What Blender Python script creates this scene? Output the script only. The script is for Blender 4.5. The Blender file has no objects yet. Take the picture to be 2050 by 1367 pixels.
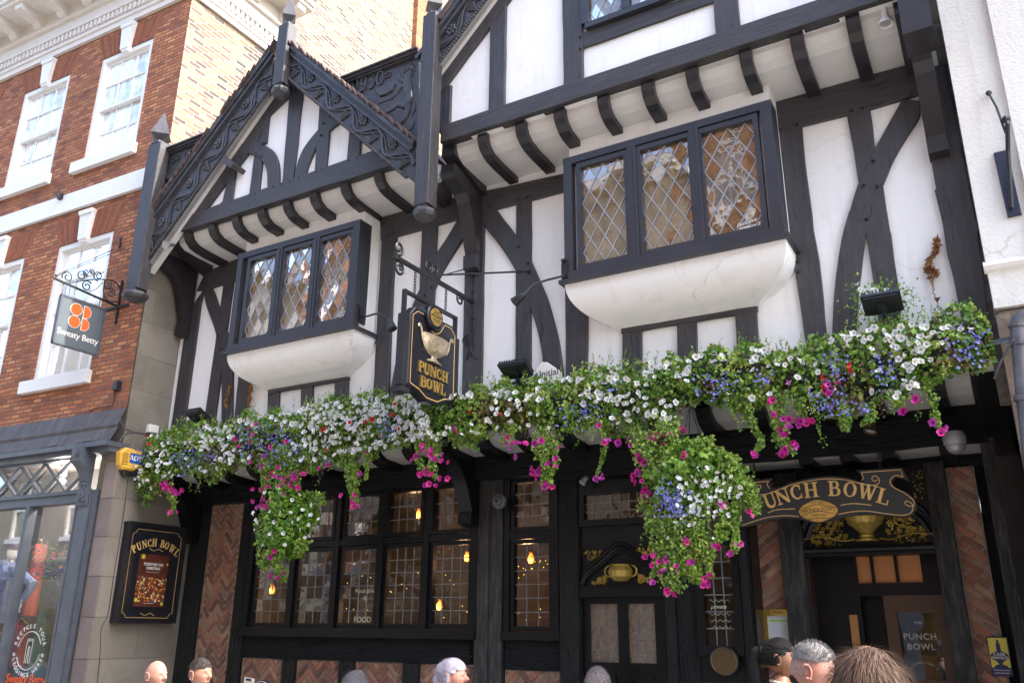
import bpy, math, random
import numpy as np
from mathutils import Vector, Matrix, noise
random.seed(7); RNG = np.random.default_rng(7)
S = bpy.context.scene
COL = S.collection
R_ = math.radians
# ------------------------------------------------------------------ camera (solved from the photograph's vanishing points)
CX, CY, F = 1025.0, 683.5, 1697.81
CAM = np.array([0.0, -7.0, 1.7])
AX = np.array([[0.86423283, -0.15465961, -0.47872959], [0.50302328, 0.28137808, 0.81718661], [0.00831825, -0.94705162, 0.32097356]])
def ray(u, v): return AX @ np.array([(u-CX)/F, (v-CY)/F, 1.0])
class Plane:
    """a vertical plane of the place: origin o, in-plane axis ax, outward normal n"""
    def __init__(s, o, ax, n):
        s.o = np.array(o, float); s.ax = np.array(ax, float); s.n = np.array(n, float)
    def loc(s, u, v, d=0.0):
        r = ray(u, v); t = ((s.o + s.n*d - CAM) @ s.n)/(r @ s.n); p = CAM + t*r - s.o
        return (float(p @ s.ax), float(p[2]))
    def W(s, a, z, d=0.0):
        return tuple(s.o + s.ax*a + s.n*d + np.array([0, 0, z]))
    def M(s, a, z, d=0.0, rot=0.0, sc=1.0):
        c, q = math.cos(rot), math.sin(rot); x = s.ax*c + np.array([0, 0, q]); y = -s.ax*q + np.array([0, 0, c])
        w = s.W(a, z, d); m = Matrix.Identity(4)
        for i in range(3): m[i][0] = x[i]*sc; m[i][1] = y[i]*sc; m[i][2] = s.n[i]; m[i][3] = w[i]
        return m
def FP(y): return Plane((0, y, 0), (1, 0, 0), (0, -1, 0))
def XP(x): return Plane((x, 0, 0), (0, 1, 0), (1, 0, 0))
YAW = R_(2.3)
LP = Plane((-9.23, -0.62, 0), (math.cos(YAW), math.sin(YAW), 0), (math.sin(YAW), -math.cos(YAW), 0))   # front of the brick building
ZR = {1: (0, 0, 2.971), 2: (260, 0, 2.972), 3: (840, 0, 2.972), 4: (1440, 0, 2.972), 5: (0, 440, 2.848), 6: (260, 380, 2.848), 7: (740, 380, 2.848), 8: (1410, 380, 2.848),
      'a': (240, 800, 2.411), 'b': (600, 800, 2.411), 'c': (1000, 800, 2.411), 'd': (1460, 800, 2.410), 'l': (0, 860, 2.696), 'p': (220, 1030, 5.694), 's': (760, 560, 5.064),
      'k': (0, 900, 2.927), 'g': (560, 80, 4.557), 'w': (1140, 220, 4.021), 'n': (1480, 920, 8.542), 't': (690, 120, 7.595), 'r': (1600, 1080, 4.763), 'q': (0, 440, 3.596), 'o': (0, 0, 3.256), 'u': (290, 270, 9.114), 'i': (1140, 960, 4.88), 'm': (1590, 930, 6.511), 'v': (1850, 900, 2.925), 'y': (1850, 560, 4.02)}
def Q(k, *pts):
    x, y, s = ZR[k]; return [(x+a/s, y+b/s) for a, b in pts]
# ------------------------------------------------------------------ scene graph helpers
def empty(name, loc, label, cat, group=None):
    o = bpy.data.objects.new(name, None); COL.objects.link(o); o.location = loc; o.empty_display_size = .2
    tag(o, label, cat, group); return o
def tag(o, label=None, cat=None, group=None, kind=None):
    if label: o['label'] = label
    if cat: o['category'] = cat
    if group: o['group'] = group
    if kind: o['kind'] = kind
    return o
def wloc(o):
    v = Vector(o.location)
    while o.parent is not None:
        o = o.parent
        v = Vector(o.location)
        break
    return v
class MB:
    def __init__(s): s.v = []; s.f = []; s.c = []; s.mi = []; s.cur = (1, 1, 1); s.m = 0
    def add(s, vs, fs):
        b = len(s.v); s.v.extend([tuple(map(float, p)) for p in vs])
        for f in fs: s.f.append(tuple(b+i for i in f)); s.c.append(s.cur); s.mi.append(s.m)
        return s
    def box(s, x0, x1, y0, y1, z0, z1):
        return s.add([(x0, y0, z0), (x1, y0, z0), (x1, y1, z0), (x0, y1, z0), (x0, y0, z1), (x1, y0, z1), (x1, y1, z1), (x0, y1, z1)], [(0, 3, 2, 1), (4, 5, 6, 7), (0, 1, 5, 4), (1, 2, 6, 5), (2, 3, 7, 6), (3, 0, 4, 7)])
    def pbox(s, P, a0, a1, z0, z1, d0, d1):
        """box on plane P between depths d0 (back) and d1 (front)"""
        return s.prism(P, [(a0, z0), (a1, z0), (a1, z1), (a0, z1)], d0, d1)
    def prism(s, P, pts, d0, d1, bev=0.0):
        A = sum(pts[i][0]*pts[(i+1) % len(pts)][1]-pts[(i+1) % len(pts)][0]*pts[i][1] for i in range(len(pts)))
        if A < 0: pts = pts[::-1]
        n = len(pts)
        if bev > 0:
            c = np.mean(pts, axis=0); inn = []
            for i in range(n):
                p0, p1, p2 = np.array(pts[i-1]), np.array(pts[i]), np.array(pts[(i+1) % n])
                e1 = p1-p0; e2 = p2-p1; e1 = e1/(np.linalg.norm(e1)+1e-9); e2 = e2/(np.linalg.norm(e2)+1e-9)
                nn = np.array([-(e1[1]+e2[1]), e1[0]+e2[0]]); L = np.linalg.norm(nn); nn = nn/(L+1e-9)
                inn.append(tuple(p1+nn*bev/max(.35, L/2)))
            vs = [P.W(a, z, d0) for a, z in pts]+[P.W(a, z, d1-bev) for a, z in pts]+[P.W(a, z, d1) for a, z in inn]
            fs = [tuple(range(2*n, 3*n)), tuple(range(n-1, -1, -1))]
            for i in range(n):
                j = (i+1) % n; fs += [(i, j, n+j, n+i), (n+i, n+j, 2*n+j, 2*n+i)]
            return s.add(vs, fs)
        vs = [P.W(a, z, d0) for a, z in pts]+[P.W(a, z, d1) for a, z in pts]
        fs = [tuple(range(n, 2*n)), tuple(range(n-1, -1, -1))]+[(i, (i+1) % n, n+(i+1) % n, n+i) for i in range(n)]
        return s.add(vs, fs)
    def tube(s, pts, r, k=8, cap=True, flat=None):
        pts = [np.array(p, float) for p in pts]; n = len(pts); rs = r if hasattr(r, '__len__') else [r]*n
        vs = []; fs = []; up = None
        for i in range(n):
            t = pts[min(i+1, n-1)]-pts[max(i-1, 0)]; t = t/(np.linalg.norm(t)+1e-12)
            if up is None:
                up = np.array([0, 0, 1.0]) if abs(t[2]) < .9 else np.array([1.0, 0, 0])
            a = np.cross(t, up); a /= np.linalg.norm(a)+1e-12; b = np.cross(a, t); up = b
            for j in range(k):
                w = 2*math.pi*j/k; o = (a*math.cos(w)+b*math.sin(w))*rs[i]
                if flat is not None: o = o - flat[0]*(o @ flat[0])*(1-flat[1])
                vs.append(pts[i]+o)
        for i in range(n-1):
            for j in range(k): fs.append((i*k+j, i*k+(j+1) % k, (i+1)*k+(j+1) % k, (i+1)*k+j))
        if cap: fs += [tuple(range(k-1, -1, -1)), tuple(range((n-1)*k, n*k))]
        return s.add(vs, fs)
    def lathe(s, prof, c, axis=(0, 0, 1), k=24):
        """prof: list of (radius, distance along axis)"""
        ax = np.array(axis, float); ax /= np.linalg.norm(ax); t = np.array([1.0, 0, 0]) if abs(ax[0]) < .9 else np.array([0, 1.0, 0])
        a = np.cross(ax, t); a /= np.linalg.norm(a); b = np.cross(ax, a); c = np.array(c, float); vs = []; fs = []
        for r, h in prof:
            for j in range(k):
                w = 2*math.pi*j/k; vs.append(c+ax*h+(a*math.cos(w)+b*math.sin(w))*r)
        m = len(prof)
        for i in range(m-1):
            for j in range(k): fs.append((i*k+j, i*k+(j+1) % k, (i+1)*k+(j+1) % k, (i+1)*k+j))
        fs += [tuple(range(k-1, -1, -1)), tuple(range((m-1)*k, m*k))]
        return s.add(vs, fs)
    def ball(s, c, r, k=8, m=6, sc=(1, 1, 1)):
        vs = []; fs = []
        for i in range(m+1):
            t = math.pi*i/m
            for j in range(k):
                w = 2*math.pi*j/k; vs.append((c[0]+r*sc[0]*math.sin(t)*math.cos(w), c[1]+r*sc[1]*math.sin(t)*math.sin(w), c[2]+r*sc[2]*math.cos(t)))
        for i in range(m):
            for j in range(k): fs.append((i*k+j, (i+1)*k+j, (i+1)*k+(j+1) % k, i*k+(j+1) % k))
        return s.add(vs, fs)
    def xprof(s, prof, x0, x1):
        """closed (y,z) profile extruded along x"""
        n = len(prof); vs = [(x0, y, z) for y, z in prof]+[(x1, y, z) for y, z in prof]
        return s.add(vs, [tuple(range(n)), tuple(range(2*n-1, n-1, -1))]+[(i, n+i, n+(i+1) % n, (i+1) % n) for i in range(n)])
    def build(s, name, mat, parent=None, smooth=False, col=False):
        me = bpy.data.meshes.new(name); me.from_pydata(s.v, [], s.f)
        mats = mat if isinstance(mat, (list, tuple)) else [mat]
        for m in mats: me.materials.append(m)
        if len(mats) > 1: me.polygons.foreach_set('material_index', s.mi)
        if col:
            ca = me.color_attributes.new('Col', 'FLOAT_COLOR', 'CORNER'); arr = []
            for f, c in zip(s.f, s.c): arr.extend([c[0], c[1], c[2], 1.0]*len(f))
            ca.data.foreach_set('color', arr)
        if smooth is True: me.polygons.foreach_set('use_smooth', [True]*len(me.polygons))
        me.update()
        import bmesh
        if len(s.f) < 60000:
            bm = bmesh.new(); bm.from_mesh(me); bmesh.ops.recalc_face_normals(bm, faces=bm.faces[:])
            if smooth == 'auto':
                for f in bm.faces: f.smooth = True
                for e in bm.edges:
                    if len(e.link_faces) != 2 or e.calc_face_angle(0) > R_(35): e.smooth = False
            bm.to_mesh(me); bm.free()
        return link(me, name, parent)
def root_loc(o):
    while o.parent is not None: o = o.parent
    return Vector(o.location)
def link(me, name, parent=None):
    o = bpy.data.objects.new(name, me); COL.objects.link(o)
    if parent is not None:
        o.parent = parent
        # world-space vertices: undo the thing's base location (a part of a part sits at its parent's origin)
        if parent.type == 'EMPTY': o.matrix_parent_inverse = Matrix.Translation(-Vector(parent.location))
    return o
# ------------------------------------------------------------------ materials
def nodes(name):
    m = bpy.data.materials.new(name); m.use_nodes = True; nt = m.node_tree
    return m, nt, nt.nodes['Principled BSDF']
def N(nt, t, **kw):
    n = nt.nodes.new(t)
    for k, v in kw.items():
        if k in n.inputs: n.inputs[k].default_value = v
        else: setattr(n, k, v)
    return n
def coords(nt, stretch=(1, 1, 1)):
    tc = N(nt, 'ShaderNodeTexCoord'); mp = N(nt, 'ShaderNodeMapping'); mp.inputs['Scale'].default_value = stretch
    nt.links.new(tc.outputs['Object'], mp.inputs['Vector']); return mp.outputs['Vector']
def mixc(nt, fac, a, b, mode='MIX'):
    m = nt.nodes.new('ShaderNodeMix'); m.data_type = 'RGBA'; m.blend_type = mode
    for k, x in ((0, fac), (6, a), (7, b)):
        if hasattr(x, 'is_output'): nt.links.new(x, m.inputs[k])
        else: m.inputs[k].default_value = x if k == 0 else (*x, 1) if len(x) == 3 else x
    return m.outputs[2]
def ramp(nt, fac, stops, const=False):
    r = nt.nodes.new('ShaderNodeValToRGB'); nt.links.new(fac, r.inputs[0]); e = r.color_ramp.elements
    if const: r.color_ramp.interpolation = 'CONSTANT'
    while len(e) < len(stops): e.new(.5)
    for i, (p, c) in enumerate(stops): e[i].position = p; e[i].color = (*c, 1) if len(c) == 3 else c
    return r.outputs[0]
def M(name, col, rough=.6, metal=0, var=.12, vs=3.0, bump=.15, bs=30, stretch=(1, 1, 1), vc=False, spec=None, detail=6, dist=.01, coat=0, rvar=0.0, trans=0, dirt=None, split=None, hair=None):
    m, nt, b = nodes(name); v = coords(nt, stretch)
    nz = N(nt, 'ShaderNodeTexNoise', Scale=vs, Detail=detail, Roughness=.6); nt.links.new(v, nz.inputs['Vector'])
    lo = tuple(max(0, c*(1-var)) for c in col); hi = tuple(min(1, c*(1+var)) for c in col)
    c = ramp(nt, nz.outputs[0], [(.3, lo), (.7, hi)])
    if vc:
        at = N(nt, 'ShaderNodeAttribute', attribute_name='Col'); c = mixc(nt, 1.0, c, at.outputs['Color'], 'MULTIPLY')
    if dirt:
        n2 = N(nt, 'ShaderNodeTexNoise', Scale=dirt[1], Detail=8, Roughness=.7); nt.links.new(v, n2.inputs['Vector'])
        f = ramp(nt, n2.outputs[0], [(dirt[2], (0, 0, 0)), (dirt[3], (1, 1, 1))]); c = mixc(nt, f, c, dirt[0])
    hs = None
    if split:
        # long checks running with the grain
        vx = coords(nt, split[0]); n4 = N(nt, 'ShaderNodeTexNoise', Scale=split[1], Detail=3, Roughness=.45); nt.links.new(vx, n4.inputs['Vector'])
        hs = ramp(nt, n4.outputs[0], [(.485, (1, 1, 1)), (.5, (0, 0, 0)), (.515, (1, 1, 1))]); n5 = N(nt, 'ShaderNodeTexNoise', Scale=1.7, Detail=3); nt.links.new(coords(nt), n5.inputs['Vector']); mk = ramp(nt, n5.outputs[0], [(.52, (1, 1, 1)), (.6, (0, 0, 0))])
        hs = mixc(nt, mk, hs, (1, 1, 1)); c = mixc(nt, 1.0, c, mixc(nt, hs, (.25, .25, .25), (1, 1, 1)), 'MULTIPLY')
    if hair:
        # hairline cracks and rain streaks in old limewash
        vo = N(nt, 'ShaderNodeTexVoronoi', Scale=hair[0]); vo.feature = 'DISTANCE_TO_EDGE'; wn = N(nt, 'ShaderNodeTexNoise', Scale=3.0, Detail=6); vv = coords(nt); nt.links.new(vv, wn.inputs['Vector']); nt.links.new(mixc(nt, .25, vv, wn.outputs['Color']), vo.inputs['Vector'])
        ck = ramp(nt, vo.outputs['Distance'], [(.0, (0, 0, 0)), (.0035, (1, 1, 1))]); n6 = N(nt, 'ShaderNodeTexNoise', Scale=.8, Detail=4); nt.links.new(vv, n6.inputs['Vector']); ck = mixc(nt, ramp(nt, n6.outputs[0], [(.5, (1, 1, 1)), (.58, (0, 0, 0))]), ck, (1, 1, 1)); c = mixc(nt, 1.0, c, mixc(nt, ck, (.75, .73, .7), (1, 1, 1)), 'MULTIPLY')
        st = N(nt, 'ShaderNodeTexNoise', Scale=1.0, Detail=6, Roughness=.6); nt.links.new(coords(nt, (9, 9, .7)), st.inputs['Vector']); c = mixc(nt, ramp(nt, st.outputs[0], [(.55, (0, 0, 0)), (.8, (hair[1],)*3)]), c, (.5, .46, .40))
    nt.links.new(c, b.inputs['Base Color']); b.inputs['Roughness'].default_value = rough; b.inputs['Metallic'].default_value = metal
    if rvar:
        rr = N(nt, 'ShaderNodeMapRange'); rr.inputs['To Min'].default_value = rough-rvar; rr.inputs['To Max'].default_value = rough+rvar; rr.inputs['From Min'].default_value = .3; rr.inputs['From Max'].default_value = .7
        nt.links.new(nz.outputs[0], rr.inputs['Value']); nt.links.new(rr.outputs[0], b.inputs['Roughness'])
    if spec is not None: b.inputs['Specular IOR Level'].default_value = spec
    if coat: b.inputs['Coat Weight'].default_value = coat
    if bump:
        n3 = N(nt, 'ShaderNodeTexNoise', Scale=bs, Detail=8, Roughness=.65); nt.links.new(v, n3.inputs['Vector'])
        bp = N(nt, 'ShaderNodeBump', Strength=bump, Distance=dist); nt.links.new(n3.outputs[0], bp.inputs['Height']); nt.links.new(bp.outputs[0], b.inputs['Normal'])
    if trans:
        out = nt.nodes['Material Output']; tr = N(nt, 'ShaderNodeBsdfTranslucent'); nt.links.new(c, tr.inputs['Color']); mx = N(nt, 'ShaderNodeMixShader'); mx.inputs[0].default_value = trans
        nt.links.new(b.outputs[0], mx.inputs[1]); nt.links.new(tr.outputs[0], mx.inputs[2]); nt.links.new(mx.outputs[0], out.inputs['Surface'])
    return m
def brick_mat(name, stops, mortar, axis='x', bw=.235, rh=.077, bump=.5, ms=.011, stain=None, rough=.85, white=None):
    m, nt, b = nodes(name); tc = N(nt, 'ShaderNodeTexCoord'); sp = N(nt, 'ShaderNodeSeparateXYZ'); cb = N(nt, 'ShaderNodeCombineXYZ'); nt.links.new(tc.outputs['Object'], sp.inputs[0])
    dn = N(nt, 'ShaderNodeTexNoise', Scale=3.0, Detail=3); nt.links.new(tc.outputs['Object'], dn.inputs['Vector'])
    ma = N(nt, 'ShaderNodeMath', operation='MULTIPLY_ADD'); ma.inputs[1].default_value = .018; nt.links.new(dn.outputs[0], ma.inputs[0]); nt.links.new(sp.outputs[2], ma.inputs[2])
    nt.links.new(sp.outputs[0 if axis == 'x' else 1], cb.inputs[0]); nt.links.new(ma.outputs[0], cb.inputs[1])
    br = N(nt, 'ShaderNodeTexBrick'); br.offset = .5; br.inputs['Scale'].default_value = 1; br.inputs['Brick Width'].default_value = bw; br.inputs['Row Height'].default_value = rh; br.inputs['Mortar Size'].default_value = ms; br.inputs['Mortar Smooth'].default_value = .25; br.inputs['Bias'].default_value = 0
    br.inputs['Color1'].default_value = (0, 0, 0, 1); br.inputs['Color2'].default_value = (1, 1, 1, 1); br.inputs['Mortar'].default_value = (.5, .5, .5, 1); nt.links.new(cb.outputs[0], br.inputs['Vector'])
    nz = N(nt, 'ShaderNodeTexNoise', Scale=26.0, Detail=6, Roughness=.7); nt.links.new(tc.outputs['Object'], nz.inputs['Vector'])
    ad = N(nt, 'ShaderNodeMath', operation='MULTIPLY_ADD'); ad.inputs[1].default_value = .35; nt.links.new(nz.outputs[0], ad.inputs[0]); nt.links.new(br.outputs['Color'], ad.inputs[2])
    sb = N(nt, 'ShaderNodeMath', operation='SUBTRACT'); sb.inputs[1].default_value = .17; nt.links.new(ad.outputs[0], sb.inputs[0])
    c = ramp(nt, sb.outputs[0], stops)
    big = N(nt, 'ShaderNodeTexNoise', Scale=.9, Detail=6, Roughness=.7); nt.links.new(tc.outputs['Object'], big.inputs['Vector'])
    if stain: c = mixc(nt, ramp(nt, big.outputs[0], [(.42, (0, 0, 0)), (.7, (.8, .8, .8))]), c, stain, 'MULTIPLY')
    if white:
        wn = N(nt, 'ShaderNodeTexNoise', Scale=2.2, Detail=9, Roughness=.8); nt.links.new(tc.outputs['Object'], wn.inputs['Vector']); c = mixc(nt, ramp(nt, wn.outputs[0], [(.64, (0, 0, 0)), (.72, (.6, .6, .6))]), c, white)
    mo = mixc(nt, big.outputs[0], tuple(x*.6 for x in mortar), tuple(min(1, x*1.3) for x in mortar))
    c = mixc(nt, br.outputs['Fac'], c, mo); nt.links.new(c, b.inputs['Base Color']); b.inputs['Roughness'].default_value = rough
    inv = N(nt, 'ShaderNodeMath', operation='MULTIPLY_ADD'); inv.inputs[1].default_value = -1.2; nt.links.new(br.outputs['Fac'], inv.inputs[0]); nt.links.new(nz.outputs[0], inv.inputs[2])
    bp = N(nt, 'ShaderNodeBump', Strength=bump, Distance=.012); nt.links.new(inv.outputs[0], bp.inputs['Height']); nt.links.new(bp.outputs[0], b.inputs['Normal'])
    return m
def glass(name, base=(.02, .02, .02), refl=.3, through=False, rough=.02, ripple=.02, rs=9, tint=(1, 1, 1)):
    m = bpy.data.materials.new(name); m.use_nodes = True; nt = m.node_tree; nt.nodes.clear(); out = N(nt, 'ShaderNodeOutputMaterial')
    g = N(nt, 'ShaderNodeBsdfGlossy', Roughness=rough); g.inputs['Color'].default_value = (*tint, 1)
    v = coords(nt); nz = N(nt, 'ShaderNodeTexNoise', Scale=rs, Detail=2); nt.links.new(v, nz.inputs['Vector']); bp = N(nt, 'ShaderNodeBump', Strength=ripple, Distance=.05); nt.links.new(nz.outputs[0], bp.inputs['Height']); nt.links.new(bp.outputs[0], g.inputs['Normal'])
    if through: d = N(nt, 'ShaderNodeBsdfTransparent')
    else:
        d = N(nt, 'ShaderNodeBsdfDiffuse'); c = ramp(nt, N(nt, 'ShaderNodeTexNoise', Scale=5.0).outputs[0], [(.35, tuple(x*.6 for x in base)), (.65, tuple(x*1.4 for x in base))]); nt.links.new(c, d.inputs[0])
    lw = N(nt, 'ShaderNodeLayerWeight', Blend=.35); mr = N(nt, 'ShaderNodeMapRange'); mr.inputs['To Min'].default_value = refl; mr.inputs['To Max'].default_value = min(1, refl+(.18 if through else .5)); nt.links.new(lw.outputs['Fresnel'], mr.inputs['Value'])
    mx = N(nt, 'ShaderNodeMixShader'); nt.links.new(mr.outputs[0], mx.inputs[0]); nt.links.new(d.outputs[0], mx.inputs[1]); nt.links.new(g.outputs[0], mx.inputs[2]); nt.links.new(mx.outputs[0], out.inputs[0])
    return m
def emit(name, col, st):
    m, nt, b = nodes(name); b.inputs['Base Color'].default_value = (*col, 1); b.inputs['Emission Color'].default_value = (*col, 1); b.inputs['Emission Strength'].default_value = st; return m
MT = {}
MT['tv'] = M('timber_paint_upright', (.042, .039, .042), .52, var=.4, vs=5, bump=.55, bs=16, stretch=(5, 5, .6), dist=.012, rvar=.12, split=((4, 4, .35), 2.6), dirt=((.09, .085, .085), 7, .58, .78))
MT['th'] = M('timber_paint_level', (.042, .039, .042), .52, var=.4, vs=5, bump=.55, bs=16, stretch=(.5, 5, 5), dist=.012, rvar=.12, split=((.35, 4, 4), 2.6), dirt=((.09, .085, .085), 7, .58, .78))
MT['jo'] = M('joist_paint', (.022, .019, .022), .35, var=.3, bump=.25, bs=10, dist=.01)
MT['gv'] = M('black_gloss_upright', (.0045, .005, .006), .34, var=.5, vs=4, spec=.28, bump=1.0, bs=6, stretch=(5, 5, .9), dist=.055, rvar=.1)
MT['gh'] = M('black_gloss_level', (.0045, .005, .006), .34, var=.5, vs=4, spec=.28, bump=1.0, bs=6, stretch=(.8, 5, 6), dist=.055, rvar=.1)
MT['gw'] = M('worn_grey_black_oak', (.028, .027, .026), .5, var=.6, vs=5, spec=.4, bump=1.0, bs=6, stretch=(5, 5, .9), dist=.05, rvar=.12, dirt=((.09, .085, .08), 5, .5, .75))
MT['gs'] = M('black_gloss_smooth', (.005, .0055, .0065), .34, spec=.25, var=.3, bump=.15, bs=25, dist=.006)
MT['frame'] = M('blue_black_frame_paint', (.030, .031, .040), .4, var=.2, bump=.2, bs=25, stretch=(1, 1, 1), dist=.005)
MT['carve'] = M('carved_oak_paint', (.046, .045, .052), .48, var=.35, vs=12, bump=.45, bs=22, dist=.008, dirt=((.11, .10, .09), 9, .55, .8))
MT['plaster'] = M('white_limewash', (.86, .85, .84), .8, var=.03, vs=1.6, bump=.35, bs=9, dist=.012, dirt=((.66, .63, .58), 2.6, .60, .85), hair=(1.3, .4))
MT['soffit_shade'] = M('shade_grey_soffit', (.36, .35, .34), .75, var=.06, bump=.15)  # aged cream-grey soffit, with the shade under the flowers put into its colour
MT['soffit'] = M('cream_soffit_plaster', (.60, .58, .56), .7, var=.06, vs=3, bump=.2, bs=6, dist=.012, dirt=((.35, .32, .28), 6, .66, .85))
MT['lead'] = M('lead_came', (.33, .33, .36), .5, .4, var=.15, bump=0)
MT['lead2'] = M('dull_lead_came', (.15, .15, .155), .6, .2, var=.2, bump=0)
MT['iron'] = M('black_wrought_iron', (.022, .023, .027), .45, .3, var=.3, bump=.3, bs=60, dist=.003)
MT['gold'] = M('gold_leaf', (.78, .52, .15), .32, .75, var=.2, vs=20, bump=.2, bs=60, dist=.003)
MT['goldp'] = M('gold_paint', (.70, .45, .16), .45, .1, var=.12, vs=14, bump=.1, bs=60, dist=.002)
MT['olivegold'] = M('old_gilt', (.42, .30, .07), .4, .5, var=.35, vs=30, bump=.5, bs=70, dist=.004)
MT['silver'] = M('bowl_silver_bronze', (.55, .45, .32), .35, .7, var=.4, vs=14, bump=.4, bs=45, dist=.004)
MT['signblack'] = M('sign_gloss_black', (.012, .013, .018), .25, var=.1, bump=.05)
MT['charcoal'] = M('entrance_board_charcoal', (.028, .028, .031), .55, var=.1, bump=.05)
MT['whitep'] = M('white_gloss_paint', (.80, .80, .78), .4, var=.03, bump=.1, bs=8, dist=.004)
MT['cream'] = M('cornice_cream_paint', (.72, .68, .62), .6, var=.05, vs=4, bump=.15, bs=12, dist=.005, dirt=((.5, .45, .38), 5, .6, .85))
MT['stone'] = M('pink_stone', (.20, .17, .155), .85, var=.25, vs=6, bump=.5, bs=20, dist=.01)
MT['shop'] = M('shopfront_slate_paint', (.075, .085, .105), .45, var=.2, vs=6, bump=.25, bs=20, dist=.006, dirt=((.15, .16, .18), 9, .62, .8))
MT['leadsheet'] = M('lead_flashing', (.085, .073, .070), .6, .2, var=.35, vs=2.5, bump=.4, bs=5, stretch=(3, 3, .6), dist=.02, dirt=((.22, .17, .14), 4, .6, .8))
MT['white_r'] = M('white_masonry_paint', (.80, .77, .72), .85, var=.04, vs=2, bump=.8, bs=38, dist=.012, dirt=((.55, .5, .44), 2.0, .56, .8), hair=(.9, .5))
MT['zinc'] = M('grey_pipe', (.12, .12, .135), .55, .3, var=.3, vs=8, bump=.4, bs=25, dist=.005)
MT['plastic_w'] = M('white_plastic', (.72, .70, .66), .4, var=.05, bump=0)
MT['plastic_k'] = M('black_plastic', (.014, .015, .018), .35, var=.1, bump=0)
MT['yellow'] = M('alarm_yellow', (.72, .40, .05), .4, var=.08, bump=0)
MT['tile'] = M('clay_tile', (.085, .055, .048), .8, var=.5, vs=14, bump=.4, bs=30, dist=.006)
MT['rust'] = M('dry_leaf', (.30, .14, .05), .8, var=.4, vs=30, bump=.2)
MT['slatesign'] = M('slate_sign_board', (.085, .105, .12), .5, var=.05, bump=.05)
MT['orange'] = M('logo_orange', (.85, .12, .02), .5, var=.03, bump=0)
MT['offwhite'] = M('lettering_white', (.8, .79, .74), .5, var=.03, bump=0)
MT['brass'] = M('polished_brass', (.75, .55, .15), .2, .9, var=.12, bump=.05)
MT['bronze'] = M('dull_bronze', (.11, .075, .04), .4, .7, var=.2, bump=.2, bs=60, dist=.003)
MT['vc'] = M('painted_colours', (1, 1, 1), .55, var=.05, vs=20, bump=.1, bs=60, vc=True, dist=.002)
MT['brickvc'] = M('herringbone_brick', (1, 1, 1), .85, var=.35, vs=22, bump=.8, bs=45, vc=True, dist=.006)
MT['mortar'] = M('lime_mortar', (.24, .20, .165), .9, var=.3, vs=12, bump=.8, bs=50, dist=.008)
MT['leaf'] = M('leaf_green', (1, 1, 1), .4, var=.25, vs=9, bump=0, vc=True, trans=.3, spec=.5)
MT['petal'] = M('petal', (1, 1, 1), .6, var=.06, vs=40, bump=0, vc=True, trans=.3)
MT['soil'] = M('dark_planter_plastic', (.012, .014, .012), .5, var=.3, bump=.2)
MT['wood'] = M('interior_wood', (.06, .026, .012), .4, var=.3, bump=.2)
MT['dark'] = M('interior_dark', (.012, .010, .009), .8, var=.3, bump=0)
MT['brick_l'] = brick_mat('orange_brick', [(0.0, (.24, .08, .04)), (.2, (.36, .115, .048)), (.55, (.46, .15, .055)), (.85, (.54, .20, .075)), (1, (.60, .27, .11))], (.15, .095, .07), bw=.17, rh=.058, ms=.010, stain=(.42, .36, .36), white=(.6, .5, .44))
MT['brick_s'] = brick_mat('yellow_side_brick', [(0, (.05, .045, .045)), (.18, (.12, .085, .07)), (.26, (.22, .10, .07)), (.5, (.26, .15, .085)), (.75, (.29, .20, .11)), (1, (.34, .25, .13))], (.29, .25, .20), 'y', bw=.2, rh=.066, bump=.9, ms=.011, stain=(.86, .74, .66))
MT['brick_o'] = brick_mat('opposite_brick', [(0, (.14, .05, .03)), (.5, (.33, .11, .045)), (1, (.48, .2, .08))], (.2, .15, .12))
MT['conc'] = brick_mat('rendered_blockwork', [(0, (.19, .167, .135)), (.5, (.22, .195, .157)), (1, (.25, .222, .18))], (.165, .145, .118), 'y', bw=.9, rh=.45, bump=.35, ms=.008, stain=(.5, .48, .46))
MT['stoneb'] = brick_mat('corner_stone', [(0, (.16, .13, .12)), (.5, (.22, .18, .165)), (1, (.27, .22, .2))], (.10, .08, .07), 'x', bw=.9, rh=.45, bump=.35, ms=.008, stain=(.6, .56, .54))
MT['pane'] = glass('quarry_glass', (.13, .075, .028), .17, ripple=.035, rs=5)
MT['gpane'] = glass('ground_floor_glass', refl=.05, through=True, ripple=.12, rs=5)
MT['spane'] = glass('sash_glass', (.62, .63, .63), .3, ripple=.03)
MT['shopglass'] = glass('shop_glass', refl=.09, through=True, ripple=.01, rs=1)
MT['paneobs'] = glass('obscured_amber_glass', (.10, .055, .02), .10, rough=.35, ripple=.5, rs=60)
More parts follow.
